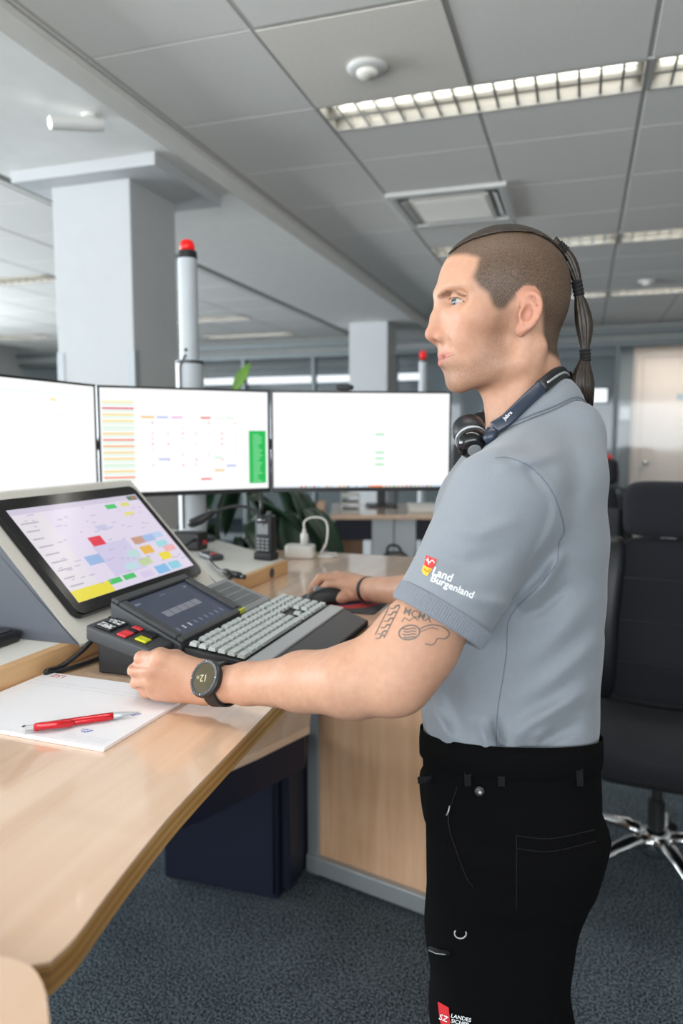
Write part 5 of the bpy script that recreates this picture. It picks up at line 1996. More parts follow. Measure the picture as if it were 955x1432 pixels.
tt_ = [Pn(444, 834, MY - 0.030), Pn(434, 830, MY - 0.004), Pn(434, 830, MY + 0.018), Pn(442, 832, MY + 0.042)]
for a_, b_, c_, d_, r_ in zip(kn_, pp_, dd_, tt_, frad):
    body.capsule(a_, b_, r_[0], r_[1] * 0.98, 0.004)
    body.capsule(b_, c_, r_[1] * 0.98, r_[2], 0.003)
    body.capsule(c_, d_, r_[2], r_[3], 0.003)
body.chain([Pn(494, 832, MY - 0.032), Pn(478, 836, MY - 0.050), Pn(464, 840, MY - 0.052), Pn(452, 843, MY - 0.044)], (0.0155, 0.0125, 0.0105, 0.0092), 0.008)

bv, bf = body.mesh((-0.33, 0.76, 0.96), (0.46, 1.78, 1.84), 0.0026)
bv = relax(bv, bf, 2, 0.35)


# ---- colouring masks, in head coordinates
def poly_sd(px_, py_, poly):
    """signed distance to a polygon (negative inside)"""
    n = len(poly)
    dmin = np.full(len(px_), 1e9)
    inside = np.zeros(len(px_), bool)
    for i in range(n):
        x0, y0 = poly[i]
        x1, y1 = poly[(i + 1) % n]
        ex, ey = x1 - x0, y1 - y0
        t = np.clip(((px_ - x0) * ex + (py_ - y0) * ey) / (ex * ex + ey * ey + 1e-9), 0, 1)
        dmin = np.minimum(dmin, np.hypot(px_ - x0 - t * ex, py_ - y0 - t * ey))
        c = ((y0 > py_) != (y1 > py_)) & (px_ < (x1 - x0) * (py_ - y0) / (y1 - y0 + 1e-12) + x0)
        inside ^= c
    return np.where(inside, -dmin, dmin)


def sstep(x, a, b):
    t = np.clip((x - a) / (b - a), 0, 1)
    return t * t * (3 - 2 * t)


def side_poly(pts, v=66):
    return [(float(q[0]), float(q[2])) for q in (hl(x, y, v) for x, y in pts)]


L = ((bv - np.array(HO)) * 1000.0) @ HM.T.astype(np.float64)
U_, V_, W_ = L[:, 0], L[:, 1], L[:, 2]
is_head = (W_ > -150) & (U_ > -130) & (U_ < 120) & (np.abs(V_) < 95)
AV = np.abs(V_)
hair_poly = side_poly([(640, 343), (660, 350), (672, 358), (668, 372), (663, 386), (671, 400), (683, 410), (690, 428), (698, 433), (708, 432), (722, 414), (735, 402), (752, 412), (759, 440), (763, 468), (772, 492), (795, 500), (840, 480), (840, 250), (660, 270)])
hair = 1 - sstep(poly_sd(U_, W_, hair_poly), -6, 4.0)
hair = np.where(is_head, hair, 0)
ear_c = hl(739, 438, 73)
near_ear = (np.hypot((U_ - ear_c[0]) / 22, (W_ - ear_c[2]) / 36) < 1) & (AV > 70)
hair = np.where(near_ear, 0, hair)
st_poly = side_poly([(690, 428), (712, 434), (714, 470), (712, 510), (700, 532), (672, 556), (636, 556), (618, 530), (612, 505), (608, 492), (622, 488), (640, 500), (655, 505), (674, 480)], 45)
stub = (1 - sstep(poly_sd(U_, W_, st_poly), -12, 7)) * is_head
lip = np.zeros(len(bv))
lip_t = np.clip(1 - (AV / 31.0) ** 3, 0.02, 1)
lip_u = np.exp(-(((W_ + 68.4 - AV * 0.11) / (3.4 * lip_t)) ** 4)) * (AV < 31) * (U_ > 50)
lip_l = np.exp(-(((W_ + 77.6 - AV * 0.40) / (4.6 * lip_t)) ** 4)) * (AV < 31) * (U_ > 50)
lip = np.clip(lip_u + lip_l, 0, 1) * is_head
_b = [hl(x, y, v) for x, y, v in ((612, 414, 14), (624, 408.5, 24), (636, 407.5, 35), (651, 415, 45))]
_bv, _bw = [float(q[1]) for q in _b], [float(q[2]) for q in _b]
brow_line = np.interp(AV, _bv, _bw)
brow_w = np.interp(AV, [10, 18, 34, 46], [2.3, 2.8, 2.3, 1.1])
brow = np.exp(-(((W_ - brow_line) / brow_w) ** 4)) * sstep(AV, 8, 13) * (1 - sstep(AV, 43, 49)) * (U_ > 30) * is_head
red = np.exp(-(((U_ - 96) / 16) ** 2 + (V_ / 18) ** 2 + ((W_ + 40) / 12) ** 2)) * 0.8
red += np.exp(-(((U_ - 60) / 20) ** 2 + ((AV - 44) / 16) ** 2 + ((W_ + 30) / 16) ** 2)) * 0.55
red += np.where(near_ear, 0.65, 0)
red = np.clip(red * is_head, 0, 1)
# knuckles a little redder
for q in mcp + pip:
    red += 0.5 * np.exp(-(np.linalg.norm(bv - q, axis=1) / 0.011) ** 2)
red = np.clip(red, 0, 1)


def skin_material():
    m, nt, N, Lk, P = new_mat('skin')
    P.inputs['Roughness'].default_value = 0.5
    P.inputs['Specular IOR Level'].default_value = 0.35
    P.inputs['Subsurface Weight'].default_value = 0.12
    P.inputs['Subsurface Radius'].default_value = (0.012, 0.004, 0.002)
    P.inputs['Subsurface Scale'].default_value = 0.6

    def attr(n):
        a = N.new('ShaderNodeAttribute')
        a.attribute_name = n
        return a.outputs['Fac']

    def mix(fac, c1, c2):
        x = N.new('ShaderNodeMix')
        x.data_type = 'RGBA'
        if isinstance(fac, float):
            x.inputs['Factor'].default_value = fac
        else:
            Lk.new(fac, x.inputs['Factor'])
        for sock, c in ((x.inputs[6], c1), (x.inputs[7], c2)):
            if isinstance(c, tuple):
                sock.default_value = c
            else:
                Lk.new(c, sock)
        return x.outputs[2]

    def noise(scale, stretch=(1, 1, 1), lo=0.3, hi=0.7, detail=3):
        vec = tex_coord(nt, stretch)
        nz = N.new('ShaderNodeTexNoise')
        nz.inputs['Scale'].default_value = scale
        nz.inputs['Detail'].default_value = detail
        Lk.new(vec, nz.inputs['Vector'])
        mr = N.new('ShaderNodeMapRange')
        mr.inputs['From Min'].default_value = lo
        mr.inputs['From Max'].default_value = hi
        Lk.new(nz.outputs['Fac'], mr.inputs['Value'])
        return mr.outputs['Result']

    def mul(a, b):
        x = N.new('ShaderNodeMath')
        x.operation = 'MULTIPLY'
        for s, q in ((x.inputs[0], a), (x.inputs[1], b)):
            if isinstance(q, float):
                s.default_value = q
            else:
                Lk.new(q, s)
        return x.outputs[0]

    def add(a, b):
        x = N.new('ShaderNodeMath')
        x.operation = 'ADD'
        for s, q in ((x.inputs[0], a), (x.inputs[1], b)):
            if isinstance(q, float):
                s.default_value = q
            else:
                Lk.new(q, s)
        return x.outputs[0]
    c = mix(noise(18), srgb(186, 142, 117), srgb(198, 154, 128))
    c = mix(mul(noise(120), 0.25), c, srgb(164, 118, 94))
    c = mix(mul(attr('red'), 0.45), c, srgb(188, 104, 88))
    c = mix(mul(attr('stubble'), add(0.17, mul(noise(1300, (1, 1, 0.6), 0.40, 0.62), 0.42))), c, srgb(112, 88, 70))
    c = mix(mul(attr('hair'), add(0.72, mul(noise(1500, (1, 1, 0.3), 0.35, 0.65), 0.28))), c, srgb(54, 48, 38))
    c = mix(mul(attr('lip'), 0.6), c, srgb(178, 92, 88))
    c = mix(mul(attr('brow'), add(0.5, mul(noise(700, (0.4, 1, 1), 0.35, 0.65), 0.4))), c, srgb(92, 66, 46))
    Lk.new(c, P.inputs['Base Color'])
    vec = tex_coord(nt)
    nz = N.new('ShaderNodeTexNoise')
    nz.inputs['Scale'].default_value = 420
    nz.inputs['Detail'].default_value = 2
    Lk.new(vec, nz.inputs['Vector'])
    bp = N.new('ShaderNodeBump')
    bp.inputs['Strength'].default_value = 0.10
    bp.inputs['Distance'].default_value = 0.002
    Lk.new(nz.outputs['Fac'], bp.inputs['Height'])
    Lk.new(bp.outputs['Normal'], P.inputs['Normal'])
    return m


M['skin'] = skin_material()
man = thing('person', 'man in grey polo shirt and black trousers working at the desk, hair tied back', 'person', (0.25, YM, 0))
man_off = Vector((0.25, YM, 0))


def under_man(o):
    """geometry is in world coordinates; hang it under the man without moving it"""
    o.parent = man
    o.matrix_parent_inverse = Matrix.Translation(-man_off)
    return o


skin = under_man(np_mesh('body', bv, bf, M['skin']))
for nm, arr in (('hair', hair), ('stubble', stub), ('lip', lip), ('brow', brow), ('red', red)):
    a = skin.data.attributes.new(nm, 'FLOAT', 'POINT')
    if len(skin.data.vertices) == len(arr):
        a.data.foreach_set('value', np.asarray(arr, np.float32))

skin_bvh = BVHTree.FromPolygons([tuple(v) for v in bv], [tuple(f) for f in bf.tolist()])
# ================================================================== CLOTHES
def proj_np(p):
    d = p[:, 2] - CAMZ
    f = np.maximum(p[:, 1] * CT - d * ST, 0.05)
    up = p[:, 1] * ST + d * CT
    return 477.5 + F * p[:, 0] / f, 716 - F * up / f


def fabric(name, c1, c2, rough, scale, bump=0.15, sheen=0.2, rib=None):
    m, nt, N, Lk, P = new_mat(name)
    vec = tex_coord(nt)
    nz = N.new('ShaderNodeTexNoise')
    nz.inputs['Scale'].default_value = scale
    nz.inputs['Detail'].default_value = 2
    Lk.new(vec, nz.inputs['Vector'])
    cr = N.new('ShaderNodeValToRGB')
    cr.color_ramp.elements[0].position = 0.35
    cr.color_ramp.elements[1].position = 0.65
    cr.color_ramp.elements[0].color = c1
    cr.color_ramp.elements[1].color = c2
    Lk.new(nz.outputs['Fac'], cr.inputs['Fac'])
    Lk.new(cr.outputs['Color'], P.inputs['Base Color'])
    P.inputs['Roughness'].default_value = rough
    P.inputs['Specular IOR Level'].default_value = 0.2 if sheen > 0.1 else 0.08
    P.inputs['Sheen Weight'].default_value = sheen
    bp = N.new('ShaderNodeBump')
    bp.inputs['Strength'].default_value = bump
    bp.inputs['Distance'].default_value = 0.001
    Lk.new(nz.outputs['Fac'], bp.inputs['Height'])
    Lk.new(bp.outputs['Normal'], P.inputs['Normal'])
    return m


M['polo'] = fabric('polo_grey_cotton', srgb(124, 130, 137), srgb(134, 140, 147), 0.85, 1400)
M['polo_rib'] = fabric('polo_ribbed_cuff', srgb(112, 118, 126), srgb(130, 136, 144), 0.85, 1400)
M['polo_seam'] = fabric('polo_seam_thread', srgb(96, 104, 114), srgb(104, 112, 122), 0.9, 900)
M['trouser'] = fabric('trouser_black_cotton', srgb(7, 7, 8), srgb(12, 12, 13), 0.95, 1100, 0.3, 0.0)
M['trouser_detail'] = fabric('trouser_black_webbing', srgb(20, 20, 21), srgb(28, 28, 29), 0.7, 900, 0.2, 0.05)
M['tattoo'] = mat('tattoo_ink', srgb(104, 96, 90), 0.55, vary=0.12, vscale=300)

shirt = Field()
tor = [(z, cx, cy, rx + 0.004, ry + 0.004) for z, cx, cy, rx, ry in [
    (0.99, 0.246, YM, 0.110, 0.150), (1.05, 0.243, YM, 0.114, 0.154), (1.10, 0.241, YM, 0.118, 0.160), (1.17, 0.242, YM, 0.118, 0.158), (1.27, 0.243, YM, 0.118, 0.166),
    (1.37, 0.247, YM, 0.112, 0.176), (1.43, 0.250, YM, 0.098, 0.176), (1.475, 0.264, YM, 0.082, 0.140), (1.51, 0.276, YM, 0.066, 0.088), (1.525, 0.278, YM, 0.055, 0.070)]]
shirt.loft(tor, k=0.0)
HEM_L = atY(611, 871, 0.846)
for s_, S_ in ((-1, S_L), (1, S_R)):
    nb_ = Vector((0.272, YM + s_ * 0.055, 1.495))
    shirt.capsule(nb_, Vector(S_) + Vector((0, 0, 0.006)), 0.042, 0.056, 0.05)
ax_L = (Vector(E_L) - Vector(S_L)).normalized()
ax_hem = (atY(583, 915, 0.842) - atY(640, 818, 0.860)).normalized()
sl_end = HEM_L + ax_hem * 0.05
def sleeve_fn(S_, H_, ax, r0, r1, rin):
    S_, H_, ax = (np.array(q, np.float32) for q in (S_, H_, ax))
    E_ = H_ + ax * 0.05
    I_ = H_ - ax * 0.012

    def cap(p, a, b, ra, rb):
        ab = b - a
        t = np.clip(((p - a) @ ab) / float(ab @ ab), 0, 1)
        return np.linalg.norm(p - a - t[:, None] * ab, axis=1) - (ra + (rb - ra) * t)

    def fn(p):
        d = np.minimum(cap(p, S_, H_, r0, r1), cap(p, H_, E_, r1, r1))
        pl = (p - H_) @ ax
        d = np.maximum(d, pl)
        rad = np.linalg.norm(p - H_ - pl[:, None] * ax, axis=1) - rin
        hole = np.maximum(rad, -(pl + 0.014))
        return np.maximum(d, -hole)
    lo = np.minimum(np.minimum(S_, H_), E_) - r0
    hi = np.maximum(np.maximum(S_, H_), E_) + r0
    return fn, lo, hi


HEM_R = Vector(S_R).lerp(Vector(E_R), 0.62)
ax_R = (Vector(E_R) - Vector(S_R)).normalized()
for S_, H_, ax, r0_, r1_, ri_ in ((S_L, HEM_L, ax_hem, 0.066, 0.0585, 0.0525), (S_R, HEM_R, ax_R, 0.066, 0.060, 0.054)):
    fn, lo_, hi_ = sleeve_fn(S_, H_, ax, r0_, r1_, ri_)
    shirt.add(fn, lo_, hi_, 0.022, 'u')
# upper back and neck base, fuller under the collar
bk0 = atY(784, 606, YM)
shirt.capsule((bk0.x, YM - 0.055, bk0.z), (bk0.x, YM + 0.055, bk0.z), 0.040, 0.040, 0.03)
bk1 = atY(758, 662, YM)
shirt.capsule((bk1.x, YM - 0.09, bk1.z), (bk1.x, YM + 0.09, bk1.z), 0.050, 0.050, 0.03)

# soft folds of the cloth: (polyline in photo pixels on the near side, height in m, width in px)
FOLDS = [
    ([(705, 1040), (745, 1010), (790, 985), (830, 955)], 0.0050, 13), ([(722, 1048), (770, 1032), (815, 1008)], -0.0035, 10),
    ([(712, 990), (760, 960), (815, 915), (845, 885)], 0.0030, 15), ([(735, 930), (790, 880), (838, 820)], 0.0022, 16),
    ([(725, 850), (765, 812), (790, 770)], 0.0045, 9), ([(722, 868), (760, 850), (800, 812)], -0.0030, 9),
    ([(600, 985), (618, 1015), (632, 1040)], 0.0045, 8), ([(622, 960), (640, 1005), (655, 1035)], -0.0030, 9), ([(690, 1000), (697, 1030), (703, 1046)], -0.0060, 6),
    ([(668, 1005), (676, 1030), (684, 1048)], 0.0035, 7), ([(742, 1046), (752, 1030), (772, 1018)], 0.0030, 7),
    ([(620, 735), (670, 745), (730, 725)], 0.0022, 11), ([(600, 775), (650, 790), (715, 770)], -0.0022, 11), ([(640, 830), (690, 842), (716, 846)], 0.0030, 9), ([(590, 800), (640, 815), (690, 820)], 0.0018, 10),
    ([(700, 640), (735, 655), (765, 690)], -0.0022, 6), ([(745, 610), (780, 640), (800, 690)], 0.0020, 16), ([(690, 655), (740, 645), (790, 632)], 0.0022, 9),
    ([(640, 900), (650, 950), (662, 1000)], 0.0025, 14),
    ([(792, 600), (806, 660), (800, 730)], -0.0016, 16),
]


def fold_fn(p):
    x, y = proj_np(p)
    d = np.zeros(len(p))
    for pts, amp, wd in FOLDS:
        best = np.full(len(p), 1e9)
        tt = np.zeros(len(p))
        n = len(pts) - 1
        for i in range(n):
            (x0, y0), (x1, y1) = pts[i], pts[i + 1]
            ex, ey = x1 - x0, y1 - y0
            t = np.clip(((x - x0) * ex + (y - y0) * ey) / (ex * ex + ey * ey), 0, 1)
            q = np.hypot(x - x0 - t * ex, y - y0 - t * ey)
            m = q < best
            best = np.where(m, q, best)
            tt = np.where(m, (i + t) / n, tt)
        d -= 2.5 * amp * np.exp(-(best / wd) ** 2) * np.sin(np.pi * tt) ** 0.8
    near = np.clip((1.08 - p[:, 1]) / 0.06, 0, 1)
    wob = 0.0012 * np.sin(p[:, 0] * 47 + p[:, 2] * 31) * np.sin(p[:, 2] * 39 - p[:, 1] * 40 + 1.3)
    return d * near + wob


shirt.add(fold_fn, (-0.2, 0.7, 0.9), (0.6, 1.6, 1.7), 0.0, 'd')
sv, sf = shirt.mesh((0.0, 0.74, 0.985), (0.46, 1.45, 1.56), 0.0032)
sv = relax(sv, sf, 3, 0.4)
polo = under_man(np_mesh('polo_shirt', sv, sf, M['polo']))
polo['label'] = 'grey short-sleeved polo shirt'
shirt_bvh = BVHTree.FromPolygons([tuple(v) for v in sv], [tuple(f) for f in sf.tolist()])


def child_of(o, parent):
    """sub-part: geometry in world coordinates, hung under a part of the man"""
    o.parent = parent
    return o


def push_out(pts, field, dist, it=6, both=False):
    p = np.array([tuple(q) for q in pts], np.float32)
    for _ in range(it):
        d = field.eval(p)
        g = np.stack([field.eval(p + np.array(e, np.float32)) - field.eval(p - np.array(e, np.float32)) for e in ((0.002, 0, 0), (0, 0.002, 0), (0, 0, 0.002))], 1)
        g /= np.linalg.norm(g, axis=1)[:, None] + 1e-9
        mv = np.clip(dist - d, -0.006 if both else 0, 0.02)
        p = p + g * mv[:, None]
    return [Vector(q.tolist()) for q in p]


def resample(pts, n):
    sp = spline(pts, 10)
    L_ = [0.0]
    for i in range(1, len(sp)):
        L_.append(L_[-1] + (sp[i] - sp[i - 1]).length)
    out, j = [], 0
    for k in range(n):
        t = L_[-1] * k / (n - 1)
        while j < len(L_) - 2 and L_[j + 1] < t:
            j += 1
        f = (t - L_[j]) / max(1e-9, L_[j + 1] - L_[j])
        out.append(sp[j].lerp(sp[j + 1], min(1, f)))
    return out


def onsurf(px, py, bvh, lift):
    d = Vector(ray(px, py)).normalized()
    o = Vector((0, 0, CAMZ))
    loc, nrm, idx, dist = bvh.ray_cast(o, d)
    if loc is None:
        return None
    if nrm.dot(d) > 0:
        nrm = -nrm
    return loc + nrm * lift


def ribbon(pts, width, bvh, lift=0.0006, n=10):
    """thin band lying on a surface, drawn along photo pixels"""
    sp = spline([Vector((x, y, 0)) for x, y in pts], n)
    mb = MB()
    prev = None
    for i, p in enumerate(sp):
        t = (sp[min(i + 1, len(sp) - 1)] - sp[max(i - 1, 0)])
        t.normalize()
        nx, ny = -t.y, t.x
        w_ = (width[0] + (width[1] - width[0]) * i / (len(sp) - 1)) if isinstance(width, tuple) else width
        a = onsurf(p.x + nx * w_ / 2, p.y + ny * w_ / 2, bvh, lift)
        b = onsurf(p.x - nx * w_ / 2, p.y - ny * w_ / 2, bvh, lift)
        if a is None or b is None:
            prev = None
            continue
        if prev is not None:
            mb.quad(prev[0], a, b, prev[1])
        prev = (a, b)
    return mb


# seams
for pts in ([(692, 641), (709, 640), (735, 649), (756, 666), (772, 688), (783, 715), (789, 742), (782, 757), (780, 772), (778, 788), (755, 818), (735, 837), (722, 849)],
            [(722, 849), (711, 868), (709, 890), (708, 915), (703, 950), (697, 985), (694, 1020), (694, 1042)]):
    o = ribbon(pts, 1.4, shirt_bvh, 0.0004).build('seam', M['polo_seam'])
    child_of(o, polo)
    o.matrix_parent_inverse = polo.matrix_parent_inverse.inverted() if False else Matrix.Identity(4)

# ribbed cuff of the near sleeve
def ring_about(c, ax, r, n=48, up=Vector((0, 0, 1)), squash=1.0):
    ax = ax.normalized()
    a = (up - ax * up.dot(ax)).normalized()
    b = ax.cross(a)
    return [c + a * (r * math.cos(2 * math.pi * k / n)) + b * (r * squash * math.sin(2 * math.pi * k / n)) for k in range(n)]


cuff = MB()
cuff.loft([ring_about(HEM_L - ax_hem * 0.0215, ax_hem, 0.0600), ring_about(HEM_L - ax_hem * 0.020, ax_hem, 0.0612), ring_about(HEM_L - ax_hem * 0.002, ax_hem, 0.0606),
           ring_about(HEM_L + ax_hem * 0.001, ax_hem, 0.0590), ring_about(HEM_L - ax_hem * 0.002, ax_hem, 0.0550), ring_about(HEM_L - ax_hem * 0.02, ax_hem, 0.0545)], 0, False)
cuff_o = cuff.build('sleeve_cuff', M['polo_rib'], smooth=True)
child_of(cuff_o, polo)
rib_m = MB()
for k in range(120):
    an = 2 * math.pi * k / 120
    a = (Vector((0, 0, 1)) - ax_hem * ax_hem.z).normalized()
    b = ax_hem.cross(a)
    dvec = a * math.cos(an) + b * math.sin(an)
    tv = a * -math.sin(an) + b * math.cos(an)
    p0_, p1_ = HEM_L - ax_hem * 0.0195 + dvec * 0.0610, HEM_L - ax_hem * 0.0015 + dvec * 0.0604
    rib_m.add([p0_ - tv * 0.0008, p0_ + tv * 0.0008, p1_ + tv * 0.0008, p1_ - tv * 0.0008, p0_ + dvec * 0.0007, p1_ + dvec * 0.0007], [(0, 4, 5, 3), (4, 1, 2, 5), (0, 1, 4), (3, 5, 2)])
ro = rib_m.build('cuff_ribs', M['polo_rib'])
ro['kind'] = 'stuff'
child_of(ro, polo)
child_of(MB().loft([ring_about(HEM_R - ax_R * 0.02, ax_R, 0.0625), ring_about(HEM_R, ax_R, 0.0615), ring_about(HEM_R, ax_R, 0.056)], 0, False).build('sleeve_cuff', M['polo_rib'], smooth=True), polo)

# collar: folded band round the neck
top_near = [(788, 522, 1.05), (776, 528, 1.012), (755, 544, 0.990), (730, 562, 0.985), (707, 580, 0.994), (692, 595, 1.016), (684, 606, 1.05)]
out_near = [(830, 566, 1.05), (813, 561.5, 1.0), (790, 561, 0.968), (762, 568, 0.950), (736, 580, 0.945), (711, 598, 0.952), (690, 618, 0.970), (676, 632, 1.0), (668, 640, 1.05)]


def full_ring(near, n=40):
    a = resample([atY(*q) for q in near], n)
    b = [Vector((p.x, 2 * YM - p.y, p.z)) for p in a]
    return a + b[-2:0:-1]


T_ring = full_ring(top_near)
B_ring = full_ring(out_near)
B_ring = push_out(B_ring, shirt, 0.0045, both=True)
cl_rings = []
low = [p + Vector((0, 0, -0.035)) for p in T_ring]
cen = sum(T_ring, Vector()) / len(T_ring)
low = [p + (Vector((p.x, p.y, 0)) - Vector((cen.x, cen.y, 0))).normalized() * 0.004 for p in low]
cl_rings.append(low)
cl_rings.append([p + Vector((0, 0, -0.004)) for p in T_ring])
cl_rings.append([p + (Vector((p.x - cen.x, p.y - cen.y, 0))).normalized() * 0.002 + Vector((0, 0, 0.0005)) for p in T_ring])
for t in (0.15, 0.35, 0.55, 0.78, 1.0):
    ring = []
    for a, b in zip(T_ring, B_ring):
        o_ = Vector((a.x - cen.x, a.y - cen.y, 0)).normalized()
        ring.append(a.lerp(b, t) + Vector((0, 0, 0.006 * math.sin(math.pi * t))) + o_ * (0.005 * math.sin(math.pi * t)))
    cl_rings.append(push_out(ring, shirt, 0.0045))
inn = [p + Vector((0, 0, -0.004)) for p in cl_rings[-1]]
cl_rings.append(inn)
collar = child_of(MB().loft(cl_rings, 0, False).build('collar', M['polo'], smooth=True), polo)
child_of(MB().tube([p + Vector((0, 0, 0.0)) for p in B_ring] + [B_ring[0]], 0.0011, 6).build('collar_edge', M['polo_seam'], smooth=True), polo)

# embroidered crest and lettering on the sleeve
def sleeve_text(txt, x, y, dx, dy, size, bold=True):
    """dx, dy: text direction in pixels (unit), size: letter height in px"""
    vs, fs = text_mesh(txt, bold)
    mb = MB()
    pts = []
    for a, b in vs:
        X = x + (dx * a + dy * b) * size
        Y = y + (dy * a - dx * b) * size
        pts.append(onsurf(X, Y, shirt_bvh, 0.0009))
    if any(p is None for p in pts):
        return None
    mb.add(pts, fs)
    return mb


an = math.radians(16)
for txt, x, y, sz in (('Land', 603.5, 803, 15.5), ('Burgenland', 601.5, 812, 14.2)):
    mb = sleeve_text(txt, x, y, math.cos(an + (0.10 if txt == 'Land' else 0.12)), math.sin(an + (0.10 if txt == 'Land' else 0.12)), sz)
    if mb:
        child_of(mb.build('sleeve_lettering', M['white_letter']), polo)
M['crest_red'] = mat('crest_red', srgb(220, 56, 50), 0.8, vary=0.08, vscale=400)
M['crest_yellow'] = mat('crest_yellow', srgb(240, 178, 52), 0.8, vary=0.08, vscale=400)
M['crest_line'] = mat('crest_line', srgb(170, 60, 30), 0.8, vary=0.05)


def patch(poly, bvh, lift, m, name, parent):
    mb = MB()
    pts = [onsurf(x, y, bvh, lift) for x, y in poly]
    c = onsurf(sum(x for x, y in poly) / len(poly), sum(y for x, y in poly) / len(poly), bvh, lift)
    if c is None or any(p is None for p in pts):
        return None
    mb.add([c] + pts, [(0, 1 + i, 1 + (i + 1) % len(pts)) for i in range(len(pts))])
    return child_of(mb.build(name, m), parent)


patch([(596.5, 776.5), (603, 779.5), (611, 783), (608.5, 790), (605, 796), (597.5, 793), (593.5, 789.5)], shirt_bvh, 0.0009, M['crest_red'], 'crest_upper', polo)
patch([(593.3, 790), (597.5, 793.4), (604.8, 796.4), (601, 801), (598, 806), (592.5, 803), (590.5, 798)], shirt_bvh, 0.0009, M['crest_yellow'], 'crest_lower', polo)
for pts in ([(597, 783), (601, 787), (605, 784), (608, 788)], [(594, 796), (598, 800), (602, 797)], [(599, 780), (600, 790)]):
    child_of(ribbon(pts, 1.1, shirt_bvh, 0.0012, 4).build('crest_line', M['crest_line'] if pts[0][1] > 790 else M['white_letter']), polo)

# ---- trousers
tr_f = Field()
WAIST_T = 0.27
tr_f.loft([(0.900, 0.243, YM, 0.108, 0.170), (0.945, 0.246, YM, 0.120, 0.178), (1.00, 0.246, YM, 0.1225, 0.176), (1.05, 0.244, YM, 0.122, 0.168), (1.12, 0.243, YM, 0.122, 0.166), (1.16, 0.243, YM, 0.122, 0.166)], k=0.0)
tr_f.loft([(0.035, 0.265, YM - 0.10, 0.085, 0.075), (0.30, 0.250, YM - 0.10, 0.092, 0.082), (0.50, 0.232, YM - 0.097, 0.094, 0.084), (0.68, 0.226, YM - 0.092, 0.098, 0.088), (0.80, 0.218, YM - 0.088, 0.100, 0.090), (0.88, 0.230, YM - 0.085, 0.112, 0.090), (0.96, 0.245, YM - 0.08, 0.118, 0.088)], k=0.03)
tr_f.loft([(0.035, 0.300, YM + 0.10, 0.085, 0.075), (0.30, 0.280, YM + 0.10, 0.092, 0.082), (0.50, 0.262, YM + 0.098, 0.094, 0.084), (0.68, 0.252, YM + 0.095, 0.098, 0.088), (0.80, 0.245, YM + 0.09, 0.102, 0.090), (0.96, 0.250, YM + 0.08, 0.118, 0.088)], k=0.03)


def waist_cut(p):
    return p[:, 2] - (1.068 + np.clip(YM - p[:, 1], -0.2, 0.2) * WAIST_T)


def tr_fold(p):
    z, x, y = p[:, 2], p[:, 0], p[:, 1]
    return 0.0022 * np.sin(z * 55 + x * 30 + np.sin(x * 25) * 1.5) * np.clip((0.95 - z) / 0.2, 0, 1) + 0.003 * np.sin(z * 23 - x * 22 + y * 18) * np.clip((0.85 - z) / 0.2, 0, 1)


tr_f.add(tr_fold, (-0.1, 0.7, 0.0), (0.6, 1.4, 1.3), 0.0, 'd')
tr_f.add(waist_cut, (-0.1, 0.7, 0.9), (0.6, 1.4, 1.3), 0.0, 'i')
tv, tf = tr_f.mesh((0.05, 0.80, 0.02), (0.46, 1.30, 1.16), 0.006)
tv = relax(tv, tf, 3, 0.4)
trs = under_man(np_mesh('trousers', tv, tf, M['trouser']))
trs['label'] = 'black cargo work trousers'
tr_bvh = BVHTree.FromPolygons([tuple(v) for v in tv], [tuple(f) for f in tf.tolist()])
wbr = []
for dz, gr in ((0.002, -0.001), (0.003, 0.001), (-0.016, 0.0024), (-0.038, 0.0018), (-0.041, -0.001)):
    ring = []
    for k in range(96):
        a = 2 * math.pi * k / 96
        ca_, sa_ = math.cos(a), math.sin(a)
        x = 0.2430 + (0.1235 + gr) * math.copysign(abs(ca_) ** 0.87, ca_)
        y = YM + (0.1685 + gr) * math.copysign(abs(sa_) ** 0.87, sa_)
        ring.append((x, y, 1.068 + (YM - y) * WAIST_T + dz))
    wbr.append(ring)
child_of(MB().loft(wbr, 0, False).build('waistband', M['trouser'], smooth=True), trs)
# waistband, loops, press stud, pocket and zip details
for pts, w_ in (([(597, 1044), (640, 1062), (690, 1074), (760, 1077), (818, 1066), (835, 1052)], 3), ):
    child_of(ribbon(pts, w_, tr_bvh, 0.0012).build('waistband_seam', M['trouser_detail']), trs)
for x in (655, 700, 806):
    child_of(ribbon([(x, 1052), (x + 1, 1075), (x + 2, 1098)], 9, tr_bvh, 0.004).build('belt_loop', M['trouser_detail']), trs)
for pts in ([(720, 1168), (770, 1172), (830, 1160)], [(722, 1186), (770, 1190), (832, 1176)], [(722, 1168), (722, 1270)], [(640, 1100), (628, 1150), (650, 1220), (662, 1240)]):
    child_of(ribbon(pts, 1.6, tr_bvh, 0.0012).build('pocket_seam', M['trouser_detail']), trs)
c = onsurf(672, 1105, tr_bvh, 0.003)
if c:
    child_of(MB().lathe([(0.001, -0.003), (0.003, -0.003), (0.006, -0.002), (0.0065, 0.001)], 18, c, 'y').build('press_stud', M['dark_grey'], smooth=True), trs)
    child_of(MB().lathe([(0.001, -0.006), (0.0022, -0.005), (0.003, -0.003)], 12, c, 'y').build('stud_centre', M['silver'], smooth=True), trs)
c = onsurf(630, 1133, tr_bvh, 0.004)
if c:
    child_of(MB().tube([c + Vector((0.002, 0, 0.007)), c + Vector((0, -0.002, 0)), c + Vector((-0.002, 0, -0.006))], 0.0010, 8).build('zip_pull', M['silver'], smooth=True), trs)
c = onsurf(604, 1088, tr_bvh, 0.004)
if c:
    child_of(MB().tube([c + Vector((0.004, 0, 0.002)), c + Vector((-0.004, 0, -0.002)), c + Vector((-0.016, 0, -0.003))], [0.003, 0.004, 0.005], 8).build('belt_end', M['trouser_detail'], smooth=True), trs)
